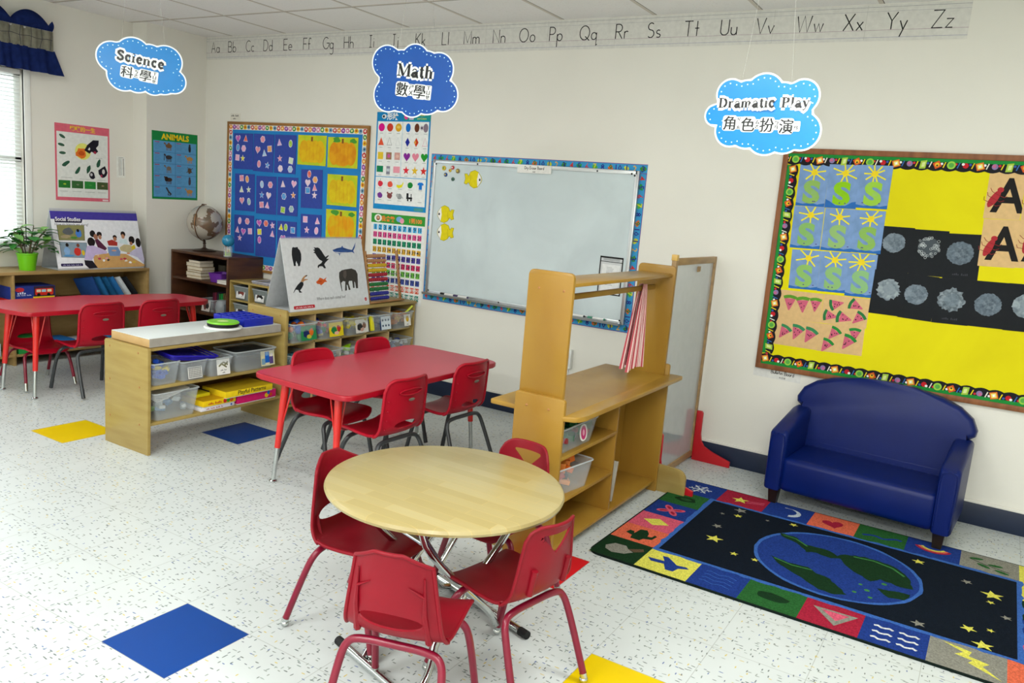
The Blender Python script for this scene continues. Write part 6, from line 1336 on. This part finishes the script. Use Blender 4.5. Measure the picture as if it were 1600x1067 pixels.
ml = [((1.250, .986, .226, .158, .02), [(.24, .58, .030, 0), (.55, .56, .031, .1), (.84, .6, .027, 0)], P('#5f9a30'), 'small neat watermelon slices, upper sheet on the frame side'), ((1.250, .833, .228, .148, .007), [(.20, .50, .028, -.5), (.50, .55, .030, -.3), (.80, .5, .031, -.4)], P('#3a8a5a'), 'leaning watermelon slices with big seeds, lower sheet on the frame side'),
      ((1.480, .991, .231, .157, .011), [(.30, .70, .026, 1.9), (.72, .72, .026, 1.2), (.20, .28, .026, 1.5), (.50, .26, .028, 1.4), (.80, .3, .026, -.7)], GNP, 'crowded scattered watermelon slices, upper sheet beside the yellow paper'), ((1.478, .837, .230, .150, .035), [(.34, .68, .026, -.6), (.20, .22, .027, -.5), (.80, .72, .026, 0), (.66, .42, .030, -.5)], P('#2a8a3c'), 'tumbling watermelon slices, lower sheet beside the yellow paper')]
for k, (q, sl, gm, lb) in enumerate(ml):
    A = Art(q[2], q[3], TAN)
    for (u, v, kk, r_) in sl: melon(A, u, v, kk * 1.22, r_, gm, 5 if k else 4)
    pinned(A, 'watermelon_artwork', q[0], q[1], q[4], 'tan sheet of ' + lb, 'artwork', 'watermelon sheets on the yellow board', (0, .6, .9, .3)[k])
# ------------------------------------------------------------------ hanging cloud signs
SER = {  # serif strokes: (width, [(points, thick?)])
 'M': (.9, [([(.12, 0), (.12, .7)], 0), ([(.12, .7), (.42, .02)], 1), ([(.42, .02), (.74, .7)], 0), ([(.77, 0), (.77, .7)], 1), ([(0, .01), (.25, .01)], 0), ([(0, .69), (.2, .69)], 0), ([(.64, .01), (.9, .01)], 0), ([(.7, .69), (.9, .69)], 0)]),
 'a': (.46, [([(.06, .34)] + arcpts(.2, .32, .14, .14, 130, 20, 6), 0), ([(.34, .34), (.34, .06), (.42, .02), (.46, .05)], 1), ([(.33, .26), (.12, .2), (.06, .1), (.14, .02), (.26, .04), (.33, .12)], 1)]),
 't': (.32, [([(.14, .62), (.14, .1), (.2, .02), (.3, .05)], 1), ([(0, .45), (.3, .45)], 0)]), 'h': (.54, [([(.1, .7), (.1, 0)], 1), ([(.12, .34), (.2, .44), (.32, .46), (.38, .38)], 0), ([(.39, .4), (.39, 0)], 1), ([(0, .01), (.2, .01)], 0), ([(.29, .01), (.5, .01)], 0), ([(0, .69), (.12, .69)], 0)]),
 'S': (.52, [([(.44, .5), (.44, .7)], 0), ([(.42, .56), (.34, .68), (.2, .69), (.08, .6), (.08, .5), (.2, .4), (.36, .31), (.43, .2), (.40, .08), (.26, 0), (.12, .05), (.05, .16)], 1), ([(.04, 0), (.04, .2)], 0)]),
 'c': (.42, [([(.36, .36), (.27, .45), (.15, .44), (.07, .34), (.06, .2), (.12, .06), (.24, .01), (.38, .1)], 1)]), 'i': (.26, [([(.12, .45), (.12, 0)], 1), ([(.12, .62), (.12, .68)], 1), ([(.02, .44), (.13, .44)], 0), ([(0, .01), (.25, .01)], 0)]),
 'e': (.44, [([(.08, .25), (.37, .25)], 0), ([(.36, .27), (.33, .4), (.22, .46), (.11, .4), (.06, .25), (.10, .1), (.22, .01), (.38, .09)], 1)]), 'n': (.54, [([(.1, .45), (.1, 0)], 1), ([(.12, .34), (.2, .43), (.32, .46), (.38, .38)], 0), ([(.39, .4), (.39, 0)], 1), ([(0, .01), (.2, .01)], 0), ([(.29, .01), (.5, .01)], 0), ([(.0, .44), (.12, .44)], 0)]),
 'D': (.72, [([(.14, .7), (.14, 0)], 1), ([(.0, .69), (.3, .69), (.5, .6)], 0), ([(.44, .65), (.57, .5), (.6, .35), (.57, .2), (.44, .05)], 1), ([(0, .01), (.3, .01), (.5, .1)], 0)]), 'r': (.40, [([(.1, .45), (.1, 0)], 1), ([(.12, .32), (.2, .43), (.28, .44)], 0), ([(.28, .44), (.33, .40)], 1), ([(0, .01), (.22, .01)], 0), ([(0, .44), (.12, .44)], 0)]),
 'm': (.80, [([(.1, .45), (.1, 0)], 1), ([(.12, .34), (.2, .43), (.3, .46), (.36, .38)], 0), ([(.37, .4), (.37, 0)], 1), ([(.39, .34), (.48, .43), (.58, .46), (.63, .38)], 0), ([(.64, .4), (.64, 0)], 1), ([(0, .01), (.2, .01)], 0), ([(.28, .01), (.47, .01)], 0), ([(.55, .01), (.75, .01)], 0)]),
 'P': (.60, [([(.14, .7), (.14, 0)], 1), ([(0, .69), (.32, .69), (.42, .64)], 0), ([(.40, .66), (.48, .58), (.48, .46), (.40, .37)], 1), ([(.16, .34), (.34, .34), (.42, .39)], 0), ([(0, .01), (.28, .01)], 0)]), 'l': (.26, [([(.12, .7), (.12, 0)], 1), ([(0, .01), (.24, .01)], 0), ([(.02, .69), (.13, .69)], 0)]),
 'y': (.5, [([(.08, .45), (.26, .04)], 1), ([(.42, .45), (.22, -.1), (.12, -.2), (.04, -.16)], 0), ([(0, .44), (.18, .44)], 0), ([(.34, .44), (.5, .44)], 0)]), ' ': (.35, [])}
def serif(A, s, x, y, k, m, extra=0, gap=.07):
    tw = sum(SER[c][0] + gap for c in s) - gap; cx = x - tw * k / 2
    for c in s:
        for st, th in SER[c][1]: A.stroke([(cx + p[0] * k, y + p[1] * k) for p in st], k * ((.165 if th else .06)) + extra, m, metric=True)
        cx += (SER[c][0] + gap) * k
def cloud(name, label, loc, rz, tilt, lobes, scale, col, title, zh, tk, offs, derot=0, ty=.012, zy=-.05):
    o = thing(name, label, 'hanging sign', loc, rot=(pi / 2, -rad(tilt), rad(rz)))
    xs = [c[0] - c[2] for c in lobes] + [c[0] + c[2] for c in lobes]; ys_ = [c[1] - c[2] for c in lobes] + [c[1] + c[2] for c in lobes]; mx_, my_ = (min(xs) + max(xs)) / 2, (min(ys_) + max(ys_)) / 2
    L2 = [((a - mx_) * scale, -(b - my_) * scale, r * scale) for a, b, r in lobes]
    cr_, sr_ = cos(rad(derot)), sin(rad(derot)); L2 = [(a * cr_ - b * sr_, a * sr_ + b * cr_, r) for a, b, r in L2]
    def outl(d_, n=140):
        pts = []
        for i in range(n):
            t_ = 2 * pi * i / n; dx, dy = cos(t_), sin(t_); best = 0
            for (a, b, r) in L2:
                r = r + d_; bq = a * dx + b * dy; cq = a * a + b * b - r * r; disc = bq * bq - cq
                if disc > 0: best = max(best, bq + sqrt(disc))
            pts.append((best * dx, best * dy))
        return pts
    wt = G('#eef4f8'); A = Art(1, 1, wt, .0016, outline=outl(.004)); A.mpoly(outl(-.002), G(col))
    o2 = outl(-.014, 400); acc = 0; last = o2[0]
    for p in o2 + [o2[0]]:
        acc += hypot(p[0] - last[0], p[1] - last[1]); last = p
        if acc > .021: acc = 0; A.ell(p[0] + .5, p[1] + .5, .0026, .0026, G('#c8f0ff'), 8)
    WH = G('#f4f6f6'); BKg = G('#1b1b1d'); ox, oy = offs
    serif(A, title, ox, oy + ty, tk, WH, .018); 
    z0 = oy + zy
    def zhw(off, m, grow):
        x = -sum(w for _, w, _, _ in zh) / 2 + (ox if not grow else offs[0])
        for ch, w_, hk, dy in zh:
            if grow:
                hh = hk * (.5 + .5 * ch.count('\n')) + .001; A.rr(x + .5 - .003, z0 + dy + .5 - hh, x + w_ + .503, z0 + dy + .5 + hh, min(w_, hk) * .22, m)
            else: A.text(ch, .5 + x + w_ / 2, .5 + z0 + dy, hk, m, off=off)
            x += w_
    zhw(0, WH, True); serif(A, title, ox, oy + ty, tk, BKg, 0); zhw(.004, BKg, False); ox += .0007; zhw(.004, BKg, False); ox -= .0014; zhw(.004, BKg, False)
    A.build('cloud_panel', (0, 0, 0), (0, 0, 0), o)
    ST = mat('nylon_string', '#cfcfc8', .5, .2, alpha=.35); inv = Matrix.LocRotScale(Vector(loc), o.rotation_euler.to_quaternion(), Vector((1, 1, 1))).inverted()
    top = sorted(outl(-.004), key=lambda p: -p[1])
    for s in (-1, 1):
        cand = [p for p in outl(-.004) if p[0] * s > .04 and p[1] > 0]; p0 = min(cand, key=lambda p: abs(abs(p[0]) - .09)); tp = inv @ Vector((loc[0] + .03 * s * cos(rad(rz)), loc[1] + .03 * s * sin(rad(rz)), ZC - .002)); g = MB(); g.tube([(p0[0], p0[1], .0008), tuple(tp)], .0005, ST, 5); g.build('string', o)
    return o
def cpos(px, py, d_):
    v = fwd + r2 * (px - 800) / FPX - u2 * (py - 533.5) / FPX; return tuple(Vector(CAMPOS) + v.normalized() * d_)
mL = [(350, 300, 232), (800, 290, 222), (1170, 430, 232), (1255, 780, 222), (770, 860, 215), (385, 755, 240), (780, 560, 330), (560, 540, 330), (1010, 600, 340), (600, 720, 280), (1000, 760, 280), (580, 380, 240), (980, 400, 230)]
cloud('cloud_sign', 'deep blue cloud-shaped Math sign hanging above the shapes poster', (-.165, 1.55, 1.903), 12, -3.5, mL, .42 / 1376, '#0850a8', 'Math', [('數', .060, .062, 0), ('ㄕ\nㄨ', .026, .024, 0), ('學', .060, .062, -.004), ('ㄒ\nㄩ\nㄝ', .024, .020, -.004)], .072, (.0, .0), ty=.016, zy=-.040, derot=6.5)
dL = [(395, 285, 165), (795, 300, 228), (1235, 345, 190), (1275, 730, 208), (870, 765, 228), (445, 705, 192), (228, 530, 122), (760, 530, 330), (560, 500, 300), (1040, 550, 330), (640, 700, 220), (1080, 760, 215), (590, 330, 190), (1010, 380, 200), (330, 500, 130)]
cloud('cloud_sign', 'light blue cloud-shaped Dramatic Play sign beside the yellow bulletin board', (1.345, 1.62, 1.793), -3, .5, dL, .415 / 1376, '#0a84d2', 'Dramatic Play', [('角', .046, .052, .004), ('ㄐ\nㄧ\nㄠ', .022, .014, .004), ('色', .046, .052, 0), ('ㄙ\nㄜ', .022, .016, 0), ('扮', .046, .052, -.002), ('ㄅ\nㄢ', .022, .016, -.002), ('演', .046, .052, -.006), ('ㄧ\nㄢ', .022, .016, -.006)], .047, (.0, .0), ty=.024, zy=-.034, derot=1)
sL = [(800, 405, 108), (945, 392, 122), (1165, 445, 115), (1200, 590, 88), (1060, 598, 88), (860, 535, 115), (990, 480, 135), (880, 460, 125), (1080, 500, 130), (950, 560, 105), (870, 400, 100), (1060, 420, 100), (1130, 600, 84)]
cloud('cloud_sign', 'light blue cloud-shaped Science sign hanging in front of the window wall', (-1.28, .99, 1.878), 50, -6, sL, .355 / 596, '#0a80cc', 'Science', [('科', .050, .052, 0), ('ㄎ\nㄜ', .026, .018, 0), ('學', .050, .052, 0), ('ㄒ\nㄩ\nㄝ', .024, .017, 0)], .056, (-.005, .0), ty=.010, zy=-.036, derot=14)
# ------------------------------------------------------------------ flip charts
def homog(q):
    """projective map from a page's four corners (TL TR BR BL) to the unit square"""
    import numpy as np
    dst = [(0, 1), (1, 1), (1, 0), (0, 0)]; M = []; B = []
    for (x, y), (u, v) in zip(q, dst): M += [[x, y, 1, 0, 0, 0, -u * x, -u * y], [0, 0, 0, x, y, 1, -v * x, -v * y]]; B += [u, v]
    h = np.linalg.solve(np.array(M, float), np.array(B, float))
    return lambda x, y: ((h[0] * x + h[1] * y + h[2]) / (h[6] * x + h[7] * y + 1), (h[3] * x + h[4] * y + h[5]) / (h[6] * x + h[7] * y + 1))
def easel(name, label, loc, rz, w, h, spread, A, coil, front='page'):
    """A-frame flip chart; local +X faces the reader, width along Y, ridge on top"""
    o = thing(name, label, 'flip chart', loc, rad(rz)); th = atan2(spread, h); Ls = hypot(spread, h)
    CV = P('#b9bcbe')
    for s in (1, -1):
        g = MB(); g.box((0, 0, -Ls / 2), (.003, w, Ls), CV, .0008, M=Matrix.Translation((0, 0, h)) @ Matrix.Rotation(-s * th, 4, 'Y')); g.build('cover_board', o)
    g = MB(); g.b2(-spread, spread, -w / 2, w / 2, .0008, .0028, CV, .0005); g.build('base_flap', o)
    n = Vector((cos(th), 0, sin(th))); mid = Vector((spread / 2, 0, h / 2)) + n * .003
    A.build(front, tuple(mid), (pi / 2 - th, 0, pi / 2), o)
    g = MB(); pts = []
    nn = int(w / .009)
    for k in range(nn):
        y = -w / 2 + .006 + (w - .012) * k / (nn - 1); g.tube([(.007 * cos(t_) , y, h + .001 + .007 * sin(t_)) for t_ in [2 * pi * j / 8 for j in range(8)]], .0009, coil, 4, closed=True)
    g.build('coil_binding', o)
    return o
Hq = homog([(295, 115), (960, 120), (1030, 655), (385, 705)]); w_, h_ = .715, .445
A = Art(w_, h_, P('#dfe2e6'))
def an(pts, c): A.poly([Hq(x, y) for x, y in pts], c)
K1 = P('#24262a')
an([(392, 195), (402, 188), (412, 192), (425, 190), (437, 188), (440, 200), (455, 215), (466, 245), (468, 290), (460, 318), (458, 340), (442, 343), (440, 325), (434, 318), (428, 300), (422, 318), (425, 340), (408, 341), (405, 322), (396, 285), (390, 250), (390, 220)], K1)
an([(568, 190), (585, 195), (600, 193), (615, 200), (635, 225), (650, 250), (665, 270), (690, 255), (692, 262), (672, 285), (695, 285), (680, 300), (665, 315), (655, 330), (670, 360), (655, 362), (640, 345), (615, 345), (608, 360), (600, 350), (605, 335), (630, 320), (640, 305), (615, 290), (595, 265), (580, 240), (565, 235), (578, 225), (562, 212), (578, 208)], K1)
an([(722, 215), (760, 200), (795, 193), (803, 178), (812, 195), (850, 208), (885, 215), (900, 185), (915, 152), (908, 195), (895, 222), (905, 245), (885, 232), (850, 235), (800, 242), (785, 245), (782, 265), (775, 245), (750, 238), (730, 225)], P('#3a5a9a')); an([(735, 228), (790, 234), (850, 233), (800, 242), (760, 240)], P('#c8d0dc')); an([(722, 215), (760, 203), (820, 203), (880, 217), (850, 214), (790, 208), (750, 216)], P('#26407a'))
an([(405, 555), (420, 520), (440, 490), (465, 465), (485, 470), (488, 490), (475, 515), (460, 535), (478, 550), (455, 552), (445, 530), (425, 528), (412, 550)], K1); an([(465, 465), (475, 440), (495, 418), (515, 412), (518, 418), (500, 430), (490, 445), (520, 445), (522, 450), (495, 458), (485, 468)], P('#b8865a')); an([(500, 420), (515, 412), (518, 418), (505, 428)], K1)
an([(588, 470), (610, 450), (618, 435), (635, 440), (650, 450), (675, 432), (665, 452), (680, 470), (660, 470), (645, 485), (630, 497), (620, 487), (600, 485)], P('#d8602a')); an([(600, 468), (620, 456), (640, 462), (625, 475)], P('#c04a20'))
an([(778, 395), (800, 378), (830, 372), (880, 365), (915, 380), (930, 410), (932, 460), (934, 525), (917, 525), (910, 480), (903, 470), (905, 522), (893, 522), (885, 465), (860, 465), (855, 480), (872, 535), (857, 538), (848, 500), (840, 495), (843, 540), (827, 543), (828, 470), (810, 465), (795, 480), (805, 545), (800, 548), (785, 480), (777, 430)], P('#44403c')); an([(812, 385), (835, 380), (840, 420), (828, 450), (812, 430)], P('#5e5650'))
u, v = Hq(715, 595); A.text('Where does each animal live?', u, v, .027, P('#3a3c40'), wmax=.26); a_, b_ = (.045, .032), (.29, .078); A.rr(a_[0], a_[1], b_[0], b_[1], .006, P('#c02838')); A.scrib((a_[0] + b_[0]) / 2, (a_[1] + b_[1]) / 2, .145, .009, P('#f0d8d8'))
u, v = Hq(997, 612); A.ell(u, v, .011, .012, P('#c02838'), 14); A.scrib(u, v, .008, .008, P('#f4e4e4'))
easel('flip_chart', 'white flip chart with six animal pictures standing on the bin shelf', (-1.515, 2.398, .6605), 1, w_, .432, .105, A, P('#8a86b4'))
Hq = homog([(437, 175), (1253, 195), (1325, 705), (547, 740)]); w_, h_ = .68, .42
A = Art(w_, h_, P('#eceff4')); sq = lambda pts, c: A.poly([Hq(x, y) for x, y in pts], c)
A.rect(0, .86, 1, 1, P('#4a40a0')); A.poly([(.04, .80), (.33, .80), (.345, .86), (.04, .86)], P('#26243a')); A.text('Social Studies', .185, .862, .040, P('#f4f4f8'), off=.02, wmax=.185); A.text('How do friends get along?', .22, .765, .024, P('#5a5868'), wmax=.25)
for (q, c) in (([(515, 318), (765, 318), (778, 465), (545, 465)], '#8a8a5a'), ([(548, 485), (795, 490), (808, 632), (575, 630)], '#8aa0b0')): ps_ = [Hq(*p) for p in q]; A.poly([(a + (a - sum(p[0] for p in ps_) / 4) * .03, b + (b - sum(p[1] for p in ps_) / 4) * .03) for a, b in ps_], P('#35353a')); A.poly(ps_, P(c))
def he(x, y, rx, ry, c, j=0): u, v = Hq(x, y); A.ell(u, v, rx, ry, P(c), 14, jit=j)
he(620, 380, .038, .028, '#5f6468', .15); he(720, 400, .022, .030, '#4a80d0', .1); he(712, 370, .010, .012, '#26221f'); he(600, 430, .04, .012, '#a89a78', .2); he(680, 440, .025, .010, '#4f8a3a', .2)
he(620, 570, .024, .032, '#8ab4e0', .1); he(618, 512, .012, .014, '#2a2422'); he(718, 575, .026, .03, '#d03a30', .1); he(718, 515, .012, .014, '#7a4a38'); he(770, 585, .012, .02, '#e0c030'); he(640, 615, .04, .008, '#5a9ad0')
sq([(860, 610), (1000, 585), (1160, 590), (1330, 690), (1325, 705), (910, 730), (875, 690)], P('#d0a468'))
for (x, y, c) in ((920, 640, '#c04060'), (960, 655, '#f0f0f0'), (1000, 650, '#3a3438'), (1120, 640, '#d05a70'), (1160, 655, '#e8e4d8'), (1200, 670, '#f4f4f4'), (1235, 665, '#d8b848'), (1150, 635, '#b83a4a'), (985, 635, '#e0a0a8')): he(x, y, .012, .008, c, .3)
sq([(990, 525), (1085, 525), (1110, 570), (1105, 610), (1015, 612), (1000, 580)], P('#7a98c4'))
he(850, 400, .022, .026, '#221e1e', .05); he(880, 430, .017, .022, '#a8745a'); he(912, 405, .020, .020, '#241e1c', .05); he(918, 432, .013, .018, '#b88468'); sq([(870, 460), (900, 450), (985, 540), (970, 560), (900, 530)], P('#5a2a44'))
he(840, 480, .030, .034, '#241e1e', .05); sq([(800, 520), (860, 515), (985, 570), (985, 590), (880, 600), (850, 655), (780, 650)], P('#c8b8e0')); sq([(780, 655), (855, 660), (905, 725), (830, 735), (790, 700)], P('#26242c')); he(905, 610, .008, .008, '#e8b898')
he(1055, 430, .017, .016, '#26201e'); he(1057, 448, .014, .016, '#b07a5c'); sq([(985, 470), (1030, 455), (1080, 480), (1080, 515), (1000, 512)], P('#b03a34')); he(1130, 400, .020, .022, '#26201e'); he(1130, 422, .014, .018, '#c08a6a'); sq([(1095, 450), (1165, 450), (1180, 500), (1100, 490)], P('#d8ecf0'))
sq([(1100, 530), (1140, 500), (1200, 505), (1240, 540), (1190, 580), (1110, 560)], P('#c8bc90')); he(1210, 455, .026, .030, '#221e1e', .05); he(1205, 490, .012, .014, '#b07a5c'); sq([(1205, 520), (1235, 500), (1250, 545), (1215, 550)], P('#e0c838'))
he(1270, 480, .022, .038, '#241e1e', .06); sq([(1180, 590), (1240, 540), (1300, 520), (1325, 640), (1322, 680), (1260, 620)], P('#c8c4e0')); he(1180, 585, .014, .008, '#d8a080'); he(1050, 560, .02, .006, '#e0a888')
a_, b_ = (.035, .035), (.275, .085); A.rr(a_[0], a_[1], b_[0], b_[1], .006, P('#2a2450')); A.scrib((a_[0] + b_[0]) / 2, (a_[1] + b_[1]) / 2, .135, .009, P('#b8b4d8'))
easel('flip_chart', 'Social Studies flip chart with photos of children standing on the window cabinet', (-3.735, 2.25, .6605), 0, w_, .43, .11, A, P('#9a9ab4'))
# ------------------------------------------------------------------ abacus and the holed stick
ab = thing('abacus', 'leaning wooden abacus with coloured bead rows on the bin shelf beside the flip chart', 'abacus', (-1.44, 2.95, .6605), rot=(0, rad(-10), rad(3)))
WD = mat('abacus_wood', '#b98a5a', .45, .4, col2='#9a6c40', vs=9)
for y in (-.175, .175):
    g = MB(); g.b2(-.010, .010, y - .006, y + .006, 0, .355, WD, .003)
    rail = g.build('side_rail', ab); g = MB()
    for k in range(10): g.lathe([(0, .0003), (.0045, .0003), (.0045, .0009), (0, .0009)], BLACK, seg=10, M=Matrix.Translation((.010, y, .032 + k * .032)) @ Matrix.Rotation(pi / 2, 4, 'Y'))
    g.build('wire_end', rail)
g = MB(); g.b2(-.045, .03, -.185, .185, 0, .012, WD, .003); g.build('base', ab)
for k in range(10):
    z = .032 + k * .032; c = ['#2a2f9a', '#2a2f9a', '#1f7a3a', '#1f7a3a', '#b01c30', '#b01c30', '#e0b81c', '#e0b81c', '#c08a5e', '#c08a5e'][k]
    g = MB(); g.tube([(0, -.17, z), (0, .17, z)], .0016, STEEL, 6); w1 = g.build('wire', ab); g = MB()
    for b_ in range(10): y = -.156 + b_ * .0205; g.lathe([(.003, -.0098), (.011, -.0085), (.0140, 0), (.011, .0085), (.003, .0098)], PL(c), seg=12, M=Matrix.Translation((0, y, z)) @ Matrix.Rotation(pi / 2, 4, 'X'))
    g.build('bead_row', w1)
